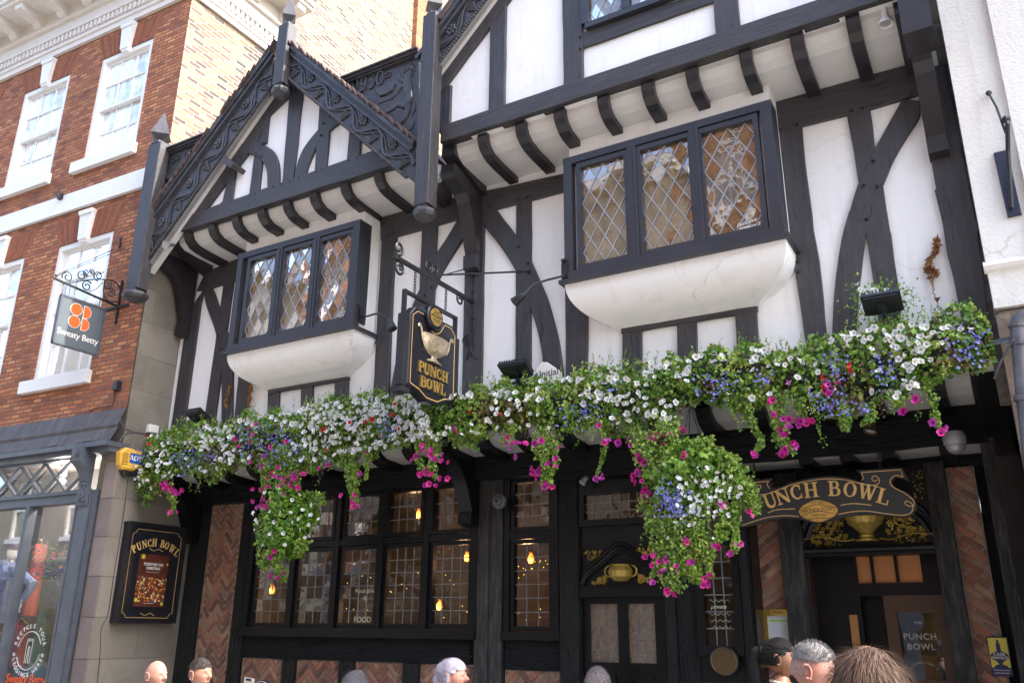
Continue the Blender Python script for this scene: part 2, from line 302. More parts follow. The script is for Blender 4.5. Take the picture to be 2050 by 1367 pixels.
# ================================================================== THE PUB
pub = empty('timber_framed_pub', (-4.6, .6, 0), 'black and white timber framed pub with two jettied gables', 'pub')
P0 = FP(0); PG = FP(-.66); PB = FP(-.82); PW = FP(.6); PE = FP(.9)
def wob(pts, step=.16, amp=.0035, seed=0):
    out = []; n = len(pts)
    for i in range(n):
        a = np.array(pts[i]); b = np.array(pts[(i+1) % n]); L = np.linalg.norm(b-a); k = max(1, int(L/step)); t = (b-a)/(L+1e-9); nn = np.array([-t[1], t[0]])
        for j in range(k):
            p = a+(b-a)*j/k
            if j: p = p+nn*amp*(noise.noise(Vector((p[0]*3+seed, p[1]*3, seed)))*2.2+random.uniform(-.4, .4))
            out.append(tuple(p))
    return out
TI = [0]
def timber(P, px, mat, name='timber', parent=None, d0=-.05, d1=.03, w=True, raw=False):
    TI[0] += 1; pts = px if raw else [P.loc(u, v, d1) for u, v in px]
    if w: pts = wob(pts, seed=TI[0])
    return MB().prism(P, pts, d0, d1+(TI[0] % 9)*.0011, bev=.005).build(name, mat, parent or pub)
def strip(c, w):
    """centre line with half widths -> polygon"""
    L = [];  Rr = []
    for i, (x, y) in enumerate(c):
        a = np.array(c[max(0, i-1)]); b = np.array(c[min(len(c)-1, i+1)]); t = (b-a)/(np.linalg.norm(b-a)+1e-9); n = np.array([-t[1], t[0]]); ww = w[i] if hasattr(w, '__len__') else w
        L.append((x+n[0]*ww, y+n[1]*ww)); Rr.append((x-n[0]*ww, y-n[1]*ww))
    return L+Rr[::-1]
def cat(P, pts, k=6):
    """Catmull-Rom through points"""
    pts = [np.array(p, float) for p in pts]; pts = [2*pts[0]-pts[1]]+pts+[2*pts[-1]-pts[-2]]; out = []
    for i in range(1, len(pts)-2):
        for j in range(k):
            t = j/k; a, b, c, d = pts[i-1:i+3]; out.append(tuple(.5*((2*b)+(-a+c)*t+(2*a-5*b+4*c-d)*t*t+(-a+3*b-3*c+d)*t**3)))
    out.append(tuple(pts[-2])); return out
tv, th = MT['tv'], MT['th']
# --- first floor wall
MB().prism(P0, [(-9.22, 3.595), (.1, 3.595), (.1, 6.6), (-9.22, 6.6)], -.2, 0).build('plaster_wall', MT['plaster'], pub)
for pts in [Q(6, (330, 690), (425, 560), (402, 650), (300, 1400), (225, 1400)),
            Q(6, (535, 520), (590, 505), (470, 1400), (412, 1400)),
            Q(6, (622, 1020), (690, 1040), (650, 1400), (585, 1400)),
            Q(6, (787, 1150), (850, 1138), (842, 1400), (780, 1400)), Q(6, (975, 1115), (1040, 1103), (1040, 1400), (975, 1400)), Q(6, (1168, 1082), (1243, 1068), (1237, 1400), (1162, 1400)),
            Q(6, (1440, 200), (1520, 200), (1520, 262), (1498, 560), (1462, 1400), (1375, 1400)),
            Q(7, (303, 160), (385, 160), (365, 640), (300, 860), (285, 560)),
            Q(7, (545, 120), (655, 120), (652, 300), (636, 1200), (523, 1200), (540, 500)),
            Q(7, (835, 40), (918, 20), (918, 500), (918, 1150), (828, 1150)),
            Q(7, (1105, -20), (1150, -20), (1225, 300), (1243, 640), (1238, 1200), (1120, 1200)),
            Q(7, (1440, 810), (1548, 793), (1552, 1150), (1440, 1150)), Q(7, (1752, 765), (1862, 750), (1866, 1150), (1758, 1150))]:
    timber(P0, pts, tv, 'stud')
timber(P0, Q(8, (175, 705), (298, 685), (318, 1000), (190, 1000)), tv, 'stud')
timber(P0, Q(4, (340, 740), (487, 700), (500, 860), (560, 1367))+Q(8, (655, 400), (710, 950), (590, 950), (510, 400), (462, 0))+Q(4, (400, 1200)), tv, 'stud')
timber(P0, Q(4, (750, 640), (890, 610), (925, 880), (975, 1110), (1015, 1367))+Q(8, (1065, 250), (1105, 540), (1135, 900), (1015, 900), (970, 560), (925, 280), (895, 60))+Q(4, (800, 900)), tv, 'stud')
timber(P0, Q(4, (1160, 430), (1345, 380), (1430, 830), (1500, 1200), (1545, 1367))+Q(8, (1560, 250), (1600, 560), (1625, 800), (1480, 800), (1450, 660), (1420, 500), (1385, 370), (1360, 200), (1312, 0))+Q(4, (1290, 1130), (1230, 790)), tv, 'corner_post', d1=.05)
def brace(k, left, right, k2=None):
    L = cat(None, Q(k, *left)); Rr = cat(None, Q(k, *right)); timber(P0, L+Rr[::-1], tv, 'brace', d1=.036)
brace(6, [(425, 560), (428, 640), (480, 790), (505, 900), (520, 1020), (520, 1400)], [(440, 545), (470, 570), (505, 670), (545, 790), (572, 900), (582, 1000), (578, 1400)])
brace(7, [(505, 160), (440, 270), (375, 370), (330, 470), (285, 560), (235, 680), (170, 870), (100, 1230)], [(552, 200), (545, 250), (470, 370), (410, 470), (365, 570), (310, 700), (240, 870), (160, 1230)])
brace(7, [(655, 125), (655, 205), (720, 290), (790, 390), (840, 480), (885, 590), (925, 700), (960, 820), (985, 965), (990, 1150)], [(720, 110), (760, 165), (800, 215), (860, 300), (910, 390), (960, 500), (1010, 620), (1050, 760), (1080, 890), (1112, 1150)])
Lp = cat(None, Q(4, (1090, 590), (1000, 750), (930, 880), (870, 1000), (820, 1110), (780, 1240))+Q(8, (820, 140), (785, 270), (760, 420), (740, 600), (722, 950)))
Rp = cat(None, Q(4, (1190, 600), (1190, 690), (1110, 820), (1040, 940), (980, 1080), (935, 1170), (905, 1290))+Q(8, (950, 100), (925, 210), (912, 300), (895, 450), (878, 600), (860, 950)))
timber(P0, Lp+Rp[::-1], tv, 'brace', d1=.04)
timber(P0, Q(6, (380, 575), (430, 470), (660, 375), (660, 500), (430, 572)), th, 'wall_plate', d1=.033)
timber(P0, Q(7, (60, 160), (470, 50), (1140, -100), (1140, 0), (640, 130), (130, 272), (65, 292)), th, 'wall_plate', d1=.034)
timber(P0, Q(4, (300, 620), (1180, 370), (1190, 560), (885, 652), (480, 752), (335, 795)), th, 'wall_plate', d1=.035)
timber(P0, Q(6, (787, 1140), (1245, 1065), (1245, 1082), (850, 1150), (787, 1172)), th, 'rail', d1=.037)
timber(P0, Q(7, (1230, 660), (1280, 700), (1240, 715)), th, 'rail')
timber(P0, [(1243, 657), (1516, 612), (1516, 622), (1243, 668)], th, 'rail', d1=.037)
# iron studs and pegs
pg = MB()
for k, P, d, pts in [(6, P0, .045, [(512, 712), (500, 830), (517, 905), (545, 790), (1495, 225), (1480, 250), (1405, 915), (1400, 870)]), (7, P0, .05, [(135, 245), (95, 262), (852, 55), (895, 42), (683, 98), (845, 322), (900, 418), (850, 466), (588, 370), (588, 490), (586, 580), (583, 730), (575, 840), (580, 925), (345, 470), (350, 555), (312, 600)]),
                     (4, P0, .055, [(460, 740), (360, 770), (785, 657), (852, 642), (1138, 565), (915, 955), (858, 1100), (940, 1108), (878, 1300)]), (8, P0, .05, [(925, 165), (530, 405), (533, 465)]),
                     (2, PG, .05, [(545, 1210), (605, 1200), (715, 1160), (748, 1150), (853, 1112), (900, 1095), (950, 1078), (1005, 1058), (1110, 1022), (1143, 1008), (1300, 955), (1350, 938), (1190, 685), (1148, 735), (1133, 803), (780, 930), (750, 912), (785, 860)]),
                     (3, PG, .05, [(985, 165), (955, 218), (955, 288), (878, 505), (958, 478), (1800, 198), (1885, 170), (1212, 80)]), (4, PG, .05, [(15, 195), (100, 165), (613, 0)])]:
    for p in Q(k, *pts):
        a, z = P.loc(p[0], p[1], d); c = P.W(a, z, d-.004); MB().ball(c, .015, 6, 4).build('iron_stud', MT['iron'], pub)
# --- gable walls
def loc(P, d, *px): return [P.loc(u, v, d) for u, v in px]
gl = loc(PG, 0, *Q(2, (180, 1425), (700, 800), (950, 380), (1100, 480), (1700, 990)))
MB().prism(PG, [gl[0], (gl[4][0], gl[0][1]), gl[4], (gl[2][0]+.05, gl[2][1]+.25)], -.15, 0).build('gable_plaster', MT['plaster'], pub)
ZB = 6.50
apx, apz = -2.15, 9.95
MB().prism(PG, [(-4.56, ZB), (.02, ZB), (.02, 7.2), (apx, apz+.25), (-4.56, 7.3)], -.15, 0).build('gable_plaster', MT['plaster'], pub)
def gt(px, m=tv, n='stud', **k): return timber(PG, px, m, n, **k)
gt(Q(2, (150, 1349), (1465, 888), (1700, 808), (1700, 940), (1555, 985), (330, 1367), (150, 1424)), th, 'tie_beam', d1=.05)
gt(Q(2, (955, 480), (1030, 520), (970, 1080), (905, 1100)), d1=.03)
gt(Q(2, (790, 700), (830, 660), (810, 850), (745, 870)))
gt(Q(2, (740, 920), (787, 950), (765, 1150), (708, 1170)))
gt(Q(2, (600, 990), (630, 1000), (603, 1210), (545, 1230)))
gt(Q(2, (1135, 560), (1200, 660), (1165, 1020), (1098, 1040)))
gt(Q(2, (1308, 740), (1376, 780), (1364, 960), (1290, 970)))
for L, Rr in [([(885, 1110), (882, 980), (850, 900), (790, 860), (720, 845), (640, 875), (560, 1000)], [(820, 1130), (815, 1020), (790, 960), (750, 928), (700, 915), (655, 932), (605, 1010)]),
              ([(975, 1075), (985, 1010), (1002, 950), (1040, 870), (1120, 770), (1215, 680)], [(1042, 1060), (1050, 1010), (1068, 960), (1110, 870), (1190, 775), (1260, 720)])]:
    gt(cat(None, Q(2, *L))+cat(None, Q(2, *Rr))[::-1], tv, 'brace', d1=.036)
gt(Q(2, (360, 1290), (600, 950), (890, 540), (960, 480), (958, 560), (830, 680), (760, 830), (620, 1020), (440, 1260)), tv, 'rafter', d1=.04)
gt(Q(2, (560, 925), (617, 975), (600, 1000), (535, 960)), th, 'purlin_end', d1=.2, w=False)
# right gable
b0 = PG.loc(876, 256, .05)[1]
gt([(-4.57, ZB), (.03, ZB), (.03, b0), (-4.57, b0)], th, 'tie_beam', d1=.06, raw=True)
zt = 9.2
def col(px0, px1, top, w=None, **k):
    a = PG.loc(*px0, .03)[0]; b = PG.loc(*px1, .03)[0]; gt([(a, b0-.02), (b, b0-.02), (b, top), (a, top)], raw=True, **k)
col(Q(3, (108, 600))[0], Q(3, (185, 600))[0], 7.2); col(Q(3, (415, 400))[0], Q(3, (508, 400))[0], 8.2); col(Q(3, (855, 400))[0], Q(3, (972, 400))[0], 8.8)
col((1431, 40), (1481, 40), 9.0); col((1800, 0), (1850, 0), 8.0)
rl = loc(PG, .03, *Q(3, (965, 195), (1760, -72), (1760, 8), (972, 285)))
gt(rl, th, 'rail', raw=True)
# gable window (lower part only is in the frame)
wx0 = PG.loc(*Q(3, (985, 100))[0], .06)[0]; wx1 = PG.loc(1431, 0, .06)[0]; wz0 = rl[0][1]+.0
gw = MB()
for a, b, c, d in [(wx0, wx1, wz0, wz0+.06), (wx0, wx1, wz0+1.0, wz0+1.07)]: gw.pbox(PG, a, b, c, d, 0, .075)
PX3 = [wx0, wx0+(wx1-wx0)/3, wx0+2*(wx1-wx0)/3, wx1]
for x in PX3: gw.pbox(PG, x-.04, x+.04, wz0+.06, wz0+1.0, 0, .078)
gwin = gw.build('window_frame', MT['frame'], pub)
def diamonds(P, a0, a1, z0, z1, d, nx, nz, parent, mat, tilt=.03, w=.0048, lead=True, name='leaded_pane', bulge=.03):
    """leaded light: each quarry is a facet with its own slight tilt; came strips over the joints"""
    dx = (a1-a0)/nx; dz = (z1-z0)/nz; g = MB(); cm = MB()
    def clip(poly):
        for ax_, lim, sg in ((0, a0, 1), (0, a1, -1), (1, z0, 1), (1, z1, -1)):
            out = []
            for i in range(len(poly)):
                p, q = poly[i], poly[(i+1) % len(poly)]; ip = (p[ax_]-lim)*sg >= -1e-9; iq = (q[ax_]-lim)*sg >= -1e-9
                if ip: out.append(p)
                if ip != iq: t = (lim-p[ax_])/(q[ax_]-p[ax_]); out.append((p[0]+t*(q[0]-p[0]), p[1]+t*(q[1]-p[1])))
            poly = out
            if not poly: return poly
        return poly
    for i in range(-1, nx*2+2):
        for j in range(-1, nz*2+2):
            if (i+j) % 2: continue
            cx, cz = a0+i*dx/2, z0+j*dz/2; poly = clip([(cx-dx/2, cz), (cx, cz-dz/2), (cx+dx/2, cz), (cx, cz+dz/2)])
            if len(poly) < 3: continue
            tx, tz = random.gauss(0, tilt), random.gauss(0, tilt)
            g.add([P.W(x, z, d+(x-cx)*tx+(z-cz)*tz) for x, z in poly], [tuple(range(len(poly)))])
    def seg(p, q):
        c = clip([p, q]) if False else None
    def line(c0, s):
        # z = c0 + s*(x-a0)
        pts = []
        for x in (a0, a1):
            z = c0+s*(x-a0)
            if z0 <= z <= z1: pts.append((x, z))
        for z in (z0, z1):
            x = a0+(z-c0)/s
            if a0 < x < a1: pts.append((x, z))
        if len(pts) >= 2 and np.hypot(pts[0][0]-pts[1][0], pts[0][1]-pts[1][1]) > .02: cm.prism(P, strip([pts[0], pts[1]], w), d-.004, d+.006+(.001 if s > 0 else 0))
    s = dz/dx
    for k in range(-nx-1, nz+nx+2):
        line(z0+(k+.5)*dz, s); line(z0+(k+.5)*dz, -s)
    o = g.build(name, mat, parent)
    if lead: cm.build('lead_came', MT['lead'], parent)
    return o
def squares(P, a0, a1, z0, z1, d, nx, nz, parent, mat, tilt=.02, w=.0045, name='leaded_pane'):
    g = MB(); cm = MB(); dx = (a1-a0)/nx; dz = (z1-z0)/nz
    for i in range(nx):
        for j in range(nz):
            x0, y0 = a0+i*dx, z0+j*dz; cx, cz = x0+dx/2, y0+dz/2; tx, tz = random.gauss(0, tilt), random.gauss(0, tilt)
            g.add([P.W(x, z, d+(x-cx)*tx+(z-cz)*tz) for x, z in ((x0, y0), (x0+dx, y0), (x0+dx, y0+dz), (x0, y0+dz))], [(0, 1, 2, 3)])
    for i in range(1, nx): cm.prism(P, strip([(a0+i*dx, z0), (a0+i*dx+random.uniform(-.002, .002), z1)], w), d-.004, d+.006)
    for j in range(1, nz): cm.prism(P, strip([(a0, z0+j*dz), (a1, z0+j*dz+random.uniform(-.002, .002))], w), d-.004, d+.007)
    o = g.build(name, mat, parent); cm.build('lead_came', MT['lead2'], parent); return o
for i in range(3): diamonds(PG, PX3[i]+.045, PX3[i+1]-.045, wz0+.065, wz0+.995, .03, 3, 4, gwin, MT['pane'])
# --- jetty coves, joists, end beams
def jetty(x0, x1, xs, zt, ybk=0.0):
    pr = [(-.60, zt+.02), (-.60, zt-.05), (-.56, zt-.12), (-.48, zt-.165), (-.3, zt-.185), (.0, zt-.20), (.0, zt+.02)]
    MB().xprof(pr, x0, x1).build('jetty_cove', MT['soffit'], pub, smooth=False)
    for x in xs:
        q = [(-.655, zt+.03), (-.668, zt-.04), (-.655, zt-.10), (-.625, zt-.155), (-.56, zt-.205), (-.47, zt-.235), (-.3, zt-.25), (.0, zt-.262), (0, zt-.1), (-.5, zt-.05)]
        w = .055+random.uniform(-.004, .004); MB().xprof([(a, b+random.uniform(-.003, .003)) for a, b in q], x-w, x+w).build('joist', MT['jo'], pub)
xr = [FP(-.66).loc(u, v)[0] for u, v in [(965, 268), (1041, 246), (1119, 222), (1206, 193), (1295, 166), (1383, 136), (1491, 104), (1594, 72), (1706, 34)]]
xl = [FP(-.66).loc(u, v)[0] for u, v in [(374, 468), (423, 452), (471, 436), (522, 420), (573, 403), (627, 386), (689, 364), (756, 343)]]
print('joists', np.round(xl, 2), np.round(xr, 2))
jetty(-4.50, -.12, xr, ZB); ZL = 6.475
jetty(-8.75, -5.0, xl, ZL)
for x0, x1 in ((-4.6, -4.44), (-8.93, -8.76), (-.2, -.02)):
    MB().xprof([(-.64, ZB+.05), (-.645, ZB-.12), (0, ZB-.34), (0, ZB+.05)], x0, x1).build('jetty_end_beam', MT['jo'], pub)
MB().xprof([(-.64, ZL+.05), (-.645, ZL-.06), (-.3, ZL-.3), (0, ZL-.32), (0, ZL+.05)], -5.0, -4.9).build('jetty_end_beam', MT['jo'], pub)
def bracket(x, w, y0, z0, y1, z1, foot=.12, name='bracket', mat=None):
    """curved jetty bracket from the beam end (y0,z0) down to the post (y1,z1)"""
    c = cat(None, [(y0, z0-.10), (y0+.05, z0-.14), (y0+.2*(y1-y0), z0-.17), (y0+.5*(y1-y0), z0-.3*(z0-z1)), (y0+.68*(y1-y0), z0-.55*(z0-z1)), (y0+.8*(y1-y0), z0-.8*(z0-z1)), (y1-.07, z1+.04)], 4)
    prof = [(y1, z0), (y0, z0)]+c+[(y1-.11, z1+.03), (y1-.11, z1-foot), (y1, z1-foot-.03)]
    MB().xprof(prof, x-w/2, x+w/2).build(name, mat or MT['jo'], pub)
bx = P0.loc(945, 478, .1)[0]
bracket(bx, .16, -.60, 6.3, -.03, 5.42)
bl = P0.loc(383, 595, .1)[0]; bracket(bl-.1, .16, -.60, 6.3, -.03, 5.45)
br_ = P0.loc(1868, 240, .1)[0]; bracket(br_, .15, -.60, 6.3, -.03, 5.48)
# --- bays
PBY = FP(-.375)
def bay(x0, x1, zs, zt, gx, label, nx, nz, bl_=None, br_=None):
    kl = P0.loc(*bl_)[0]-x0; kr = x1-P0.loc(*br_)[0]; hb = zs-P0.loc(*bl_)[1]
    body = MB().box(x0+.01, x1-.01, -.31, 0, zs+.03, 6.42).build('bay_wall', MT['plaster'], pub)
    fr = MB(); d = .03
    fr.pbox(PBY, x0-.02, x1+.02, zs-.0, zs+.075, -.06, d+.012)
    fr.pbox(PBY, x0-.015, x1+.015, zt-.075, zt, -.05, d)
    fr.pbox(PBY, x0-.012, x0+.075, zs+.075, zt-.075, -.05, d-.002); fr.pbox(PBY, x1-.085, x1+.012, zs+.075, zt-.075, -.05, d-.002)
    for i in range(2):
        c = (gx[i][1]+gx[i+1][0])/2; fr.pbox(PBY, c-.045, c+.045, zs+.075, zt-.075, -.05, d-.001); fr.pbox(PBY, c-.008, c+.008, zs+.08, zt-.08, -.05, d+.006)
    # side boards of the bay
    fr.box(x1-.012, x1+.014, -.325, -.20, zs+.07, zt); fr.box(x0-.014, x0+.012, -.325, -.20, zs+.07, zt)
    f = fr.build('bay_window_frame', MT['frame'], pub)
    for a, b in gx:
        cs = MB()
        for q in ((a-.045, b+.045, zs+.085, zs+.135), (a-.045, b+.045, zt-.135, zt-.085), (a-.045, a, zs+.135, zt-.135), (b, b+.045, zs+.135, zt-.135)): cs.pbox(PBY, *q, -.04, d-.014)
        cs.build('casement', MT['frame'], f)
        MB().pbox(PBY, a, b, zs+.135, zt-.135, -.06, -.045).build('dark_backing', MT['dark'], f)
        diamonds(PBY, a, b, zs+.135, zt-.135, -.025, nx, nz, f, MT['pane'], tilt=.010)
    sl = MB(); sl.prism(FP(0), [(x0-.06, zs-.035), (x1+.06, zs-.035), (x1+.06, zs), (x0-.06, zs)], 0, .44)
    s = sl.build('sill', MT['frame'], f)
    # swept plaster apron below the sill
    cv = cat(None, [(0, 0), (.012, -.07), (.05, -.15), (.12, -.23), (.21, -.29), (.30, -.335), (.37, -.385)], 5); ap = MB(); vs = []; n = len(cv)
    for t, h in cv:
        k = (t/.37)**1.1; h = h*hb/.42
        for x, y in ((x0-.02+k*kl, 0), (x0-.02+k*kl, -.385+t), (x1+.02-k*kr, -.385+t), (x1+.02-k*kr, 0)): vs.append((x, y, zs-.035+h))
    fs = []
    for i in range(n-1):
        for j in range(3): fs.append((i*4+j, i*4+j+1, (i+1)*4+j+1, (i+1)*4+j))
    fs.append(tuple((n-1)*4+j for j in range(4))); ap.add(vs, fs); ap.build('bay_apron', MT['plaster'], pub, smooth='auto')
    return f
def gxs(lst): return [(PBY.loc(*a, .0)[0], PBY.loc(*b, .0)[0]) for a, b in lst]
GR = gxs([(Q('w', (100, 900))[0], Q('w', (455, 800))[0]), (Q('w', (590, 750))[0], Q('w', (980, 650))[0]), (Q('w', (1090, 600))[0], Q('w', (1520, 550))[0])])
GL = gxs([(Q(6, (667, 640))[0], Q(6, (812, 600))[0]), (Q(6, (868, 580))[0], Q(6, (1025, 540))[0]), (Q(6, (1080, 540))[0], Q(6, (1250, 500))[0])])
print('GR', GR, 'GL', GL)
bayR = bay(-3.285, -1.285, 4.80, 6.10, GR, 'r', 3, 4, (1245, 664), (1512, 622))
bayL = bay(-7.80, -5.88, 4.80, 6.08, GL, 'l', 3, 4, (538, 783), (696, 757))
# --- bargeboards, finial posts, date panels
def carve(P, a, b, half, d, parent, name, flip=1):
    """running vine: stem, leaves and grape clusters along the line a-b, of half width half"""
    a = np.array(a); b = np.array(b); L = np.linalg.norm(b-a); t = (b-a)/L; n = np.array([-t[1], t[0]])*flip; g = MB(); fl = (P.n, .6); lam = .62
    def w(s, c): q = a+t*s+n*c; return P.W(q[0], q[1], d)
    ss = np.linspace(.02, L-.02, int(L/.03))
    g.tube([w(s, half*.72*math.sin(2*math.pi*s/lam)) for s in ss], .017, 6, flat=fl)
    g.tube([w(s, half*.6*math.sin(2*math.pi*s/lam+.75)) for s in ss], .011, 5, flat=fl)
    s = lam*.25; k = 0
    while s < L-.06:
        side = -1 if math.sin(2*math.pi*s/lam) > 0 else 1; c0 = side*half*.42
        if k % 2 == 0:
            for i in range(5):
                for j in range(5-i):
                    p = w(s-.045+.024*j+.012*i, c0+side*(-.055+.025*i)); g.ball(p, .0145, 6, 4)
        else:
            for q in range(7):
                an = q/7*2*math.pi; rr = .05; p = w(s+rr*math.cos(an), c0+rr*.8*math.sin(an)); g.ball(p, .021, 6, 4, (1, .7, 1))
                p2 = w(s+.025*math.cos(an+.4), c0+.025*math.sin(an+.4)); g.tube([p, p2], [.012, .008], 5)
            g.ball(w(s, c0), .02, 6, 4)
        # tendril
        g.tube([w(s+.12+.03*u*math.cos(u*4), -c0*.9+.03*u*math.sin(u*4)) for u in np.linspace(.2, 1.2, 10)], .007, 5)
        s += lam/2; k += 1
    # rope edge
    e = -half+.015 if True else 0
    s = 0
    while s < L: g.ball(w(s, -half*1.06), .021, 6, 4, (1, 1, 1)); s += .034
    return g.build(name, MT['carve'], parent)
def barge(px_out0, px_out1, px_in0, px_in1, extra=None, flip=1):
    """outer edge (0 low end,1 top end), inner edge likewise, on the plane y=-.95"""
    o0, o1, i0, i1 = [PB.loc(*p) for p in (px_out0, px_out1, px_in0, px_in1)]
    bd = MB().prism(PB, [i0, i1, o1, o0], -.07, 0, bev=.006).build('bargeboard', MT['carve'], pub)
    o0, o1, i0, i1 = map(np.array, (o0, o1, i0, i1)); L = np.linalg.norm(o1-o0); t = (o1-o0)/L; n = np.array([-t[1], t[0]])
    if n @ (i0-o0) > 0: n = -n
    mo = MB()
    for k, (c0, c1, dd) in enumerate(((-.075, -.05, .045), (-.048, -.01, .03), (-.008, .035, .06))):
        mo.prism(PB, [tuple(o0+n*c0), tuple(o1+n*c0), tuple(o1+n*c1), tuple(o0+n*c1)], -.0+.0, dd)
    mo.build('barge_moulding', MT['carve'], pub)
    m0 = (i0*.52+(o0-n*.06)*.48); m1 = (i1*.52+(o1-n*.06)*.48); half = np.linalg.norm(i1-(o1-n*.06))*.5*abs(n @ ((i1-o1)/np.linalg.norm(i1-o1)))
    carve(PB, m0, m1, half*.86, .012, bd, 'carved_vine', flip=1 if n @ np.array([-t[1], t[0]]) > 0 else -1)
    # soffit boards under the verge, and tiles on top
    so = MB().prism(FP(-.66), [tuple(i0-n*.0), tuple(i1), tuple(i1+n*.03), tuple(i0+n*.03)], 0, .155).build('verge_soffit', MT['soffit'], pub)
    tl = MB(); s = 0
    while s < L:
        p = o0+t*s+n*.03; q = p+t*.15+n*.035; r = q+n*.02; p2 = p+n*.02; y0 = 0
        tl.prism(FP(0), [tuple(p), tuple(q), tuple(r), tuple(p2)], -2.4, .89+random.uniform(-.02, .03)); s += .1
    tl.build('roof_tiles', MT['tile'], pub)
    MB().prism(FP(0), [tuple(o0+n*.0), tuple(o1), tuple(o1+n*.035), tuple(o0+n*.035)], -2.4, .80).build('roof_deck', MT['jo'], pub)
    return bd, (o0, o1, i0, i1)
barge((281, 470), (547, 108), (288, 541), (541, 178)); _, br2 = barge(Q(2, (1700, 872))[0], Q(2, (925, 262))[0], Q(2, (1700, 1095))[0], Q(2, (915, 440))[0])
# right gable bargeboard, rising out of the frame; its mirror image beyond the apex
i0 = np.array(PB.loc(870, 144)); i1 = np.array(PB.loc(975, 2)); t = (i1-i0)/np.linalg.norm(i1-i0)
def barge_w(o0, o1, i0, i1):
    f = lambda p: CX
    class _P: pass
    return o0, o1, i0, i1
nn = np.array([-t[1], t[0]]); Lr = (apx-i0[0])/t[0]; i1 = i0+t*Lr; wdt = .30
def bargeW(i0, i1, n):
    bd = MB().prism(PB, [tuple(i0), tuple(i1), tuple(i1+n*wdt), tuple(i0+n*wdt)], -.07, 0, bev=.006).build('bargeboard', MT['carve'], pub); mo = MB()
    for c0, c1, dd in ((wdt-.07, wdt-.05, .045), (wdt-.045, wdt-.01, .03), (wdt-.008, wdt+.035, .06)): mo.prism(PB, [tuple(i0+n*c0), tuple(i1+n*c0), tuple(i1+n*c1), tuple(i0+n*c1)], 0, dd)
    mo.build('barge_moulding', MT['carve'], pub); tt = (i1-i0)/np.linalg.norm(i1-i0)
    carve(PB, i0+n*wdt*.44, i1+n*wdt*.44, wdt*.36, .012, bd, 'carved_vine', flip=1 if n @ np.array([-tt[1], tt[0]]) > 0 else -1)
    MB().prism(FP(-.66), [tuple(i0), tuple(i1), tuple(i1+n*.03), tuple(i0+n*.03)], 0, .155).build('verge_soffit', MT['soffit'], pub)
    j0 = i0+(i1-i0)*.14; MB().prism(FP(0), [tuple(j0+n*(wdt+.04)), tuple(i1+n*(wdt+.04)), tuple(i1+n*(wdt+.12)), tuple(j0+n*(wdt+.12))], -2.4, .89).build('roof_tiles', MT['tile'], pub)
    h0 = i0-(i1-i0)*.09; timber(PG, [tuple(h0-n*.13), tuple(i1-n*.13), tuple(i1+n*.02), tuple(h0+n*.02)], tv, 'rafter', d1=.045, raw=True)
bargeW(i0, i1, nn); i0 = i0; m = lambda p: np.array([2*apx-p[0], p[1]]); bargeW(m(i0), m(i1), np.array([-nn[0], nn[1]]))
def post(pxL, pxR, zt, zb, fin=True, label=None, depth=.15):
    """finial post with turned pendant and spear finial; front face at y=-1.06"""
    P = FP(-.93); x0 = P.loc(*pxL)[0]; x1 = P.loc(*pxR)[0]
    cx = (x0+x1)/2; w = (x1-x0)/2; cy = -.93+depth/2
    p = MB().prism(P, [(x0, zb), (x1, zb), (x1, zt), (x0, zt)], -depth, 0, bev=.008).build('finial_post', tv, pub)
    g = MB(); k = w/.08
    g.box(cx-w*.72, cx+w*.72, cy-w*.72, cy+w*.72, zb-.03, zb); 
    g.lathe([(.0, -.17), (.04*k, -.155), (.095*k, -.11), (.108*k, -.075), (.10*k, -.04), (.075*k, -.03)], (cx, cy, zb), k=8)
    g.build('pendant', MT['carve'], p, smooth=False)
    if fin:
        g = MB(); g.box(cx-w*.62, cx+w*.62, cy-w*.62, cy+w*.62, zt, zt+.03); g.lathe([(.05*k, .03), (.045*k, .06), (.105*k, .13), (.10*k, .16), (.05*k, .33), (.008, .5)], (cx, cy, zt), k=4); g.build('finial', MT['carve'], p)
    return x0, x1, cy
z_ = lambda u, v, y=-.93: FP(y).loc(u, v)[1]
pl = post((256, 540), (281, 536), z_(303, 289), z_(262, 578))
pa = post(Q(2, (850, 450))[0], Q(2, (912, 430))[0], z_(*Q(2, (895, 150))[0]), z_(*Q(2, (870, 500))[0]))
pm = post(Q(2, (1692, 1100))[0], Q(2, (1778, 1060))[0], z_(*Q(2, (1745, 95))[0]), z_(*Q(2, (1730, 1215))[0]))
# end post of the right gable (top right corner)
ge = FP(-.93); MB().box(ge.loc(1799, 20)[0], ge.loc(1862, 20)[0], -.93, -.60, z_(1828, 60, -.95), 8.0).build('gable_end_post', MT['jo'], pub)
# date panels
PP = FP(-.75)
def panel(px, capA, capB, drop=.045):
    pts = [PP.loc(*p) for p in px]; pn = MB().prism(PP, pts, -.06, 0).build('carved_date_panel', MT['carve'], pub)
    a, b = PP.loc(*capA, .05), PP.loc(*capB, .05); g = MB()
    g.prism(PP, [a, b, (b[0], b[1]-.03), (a[0], a[1]-.03)], -.1, .06); g.prism(PP, [(a[0], a[1]-.031), (b[0], b[1]-.031), (b[0], b[1]-.055), (a[0], a[1]-.055)], -.05, .035); g.prism(PP, [(a[0], a[1]+.001), (b[0], b[1]+.001), (b[0], b[1]+.02), (a[0], a[1]+.02)], -.12, .085)
    g.build('panel_capping', MT['carve'], pn); return pn
pn1 = panel(Q(2, (120, 950), (500, 800), (500, 860), (60, 1420), (60, 1380)), Q(2, (120, 935))[0], Q(2, (520, 775))[0])
pn2 = panel(Q(2, (1215, 500), (1720, 300), (1720, 900), (1650, 850)), Q(2, (1240, 483))[0], Q(2, (1715, 295))[0])
FLP = (PP.n, .55)
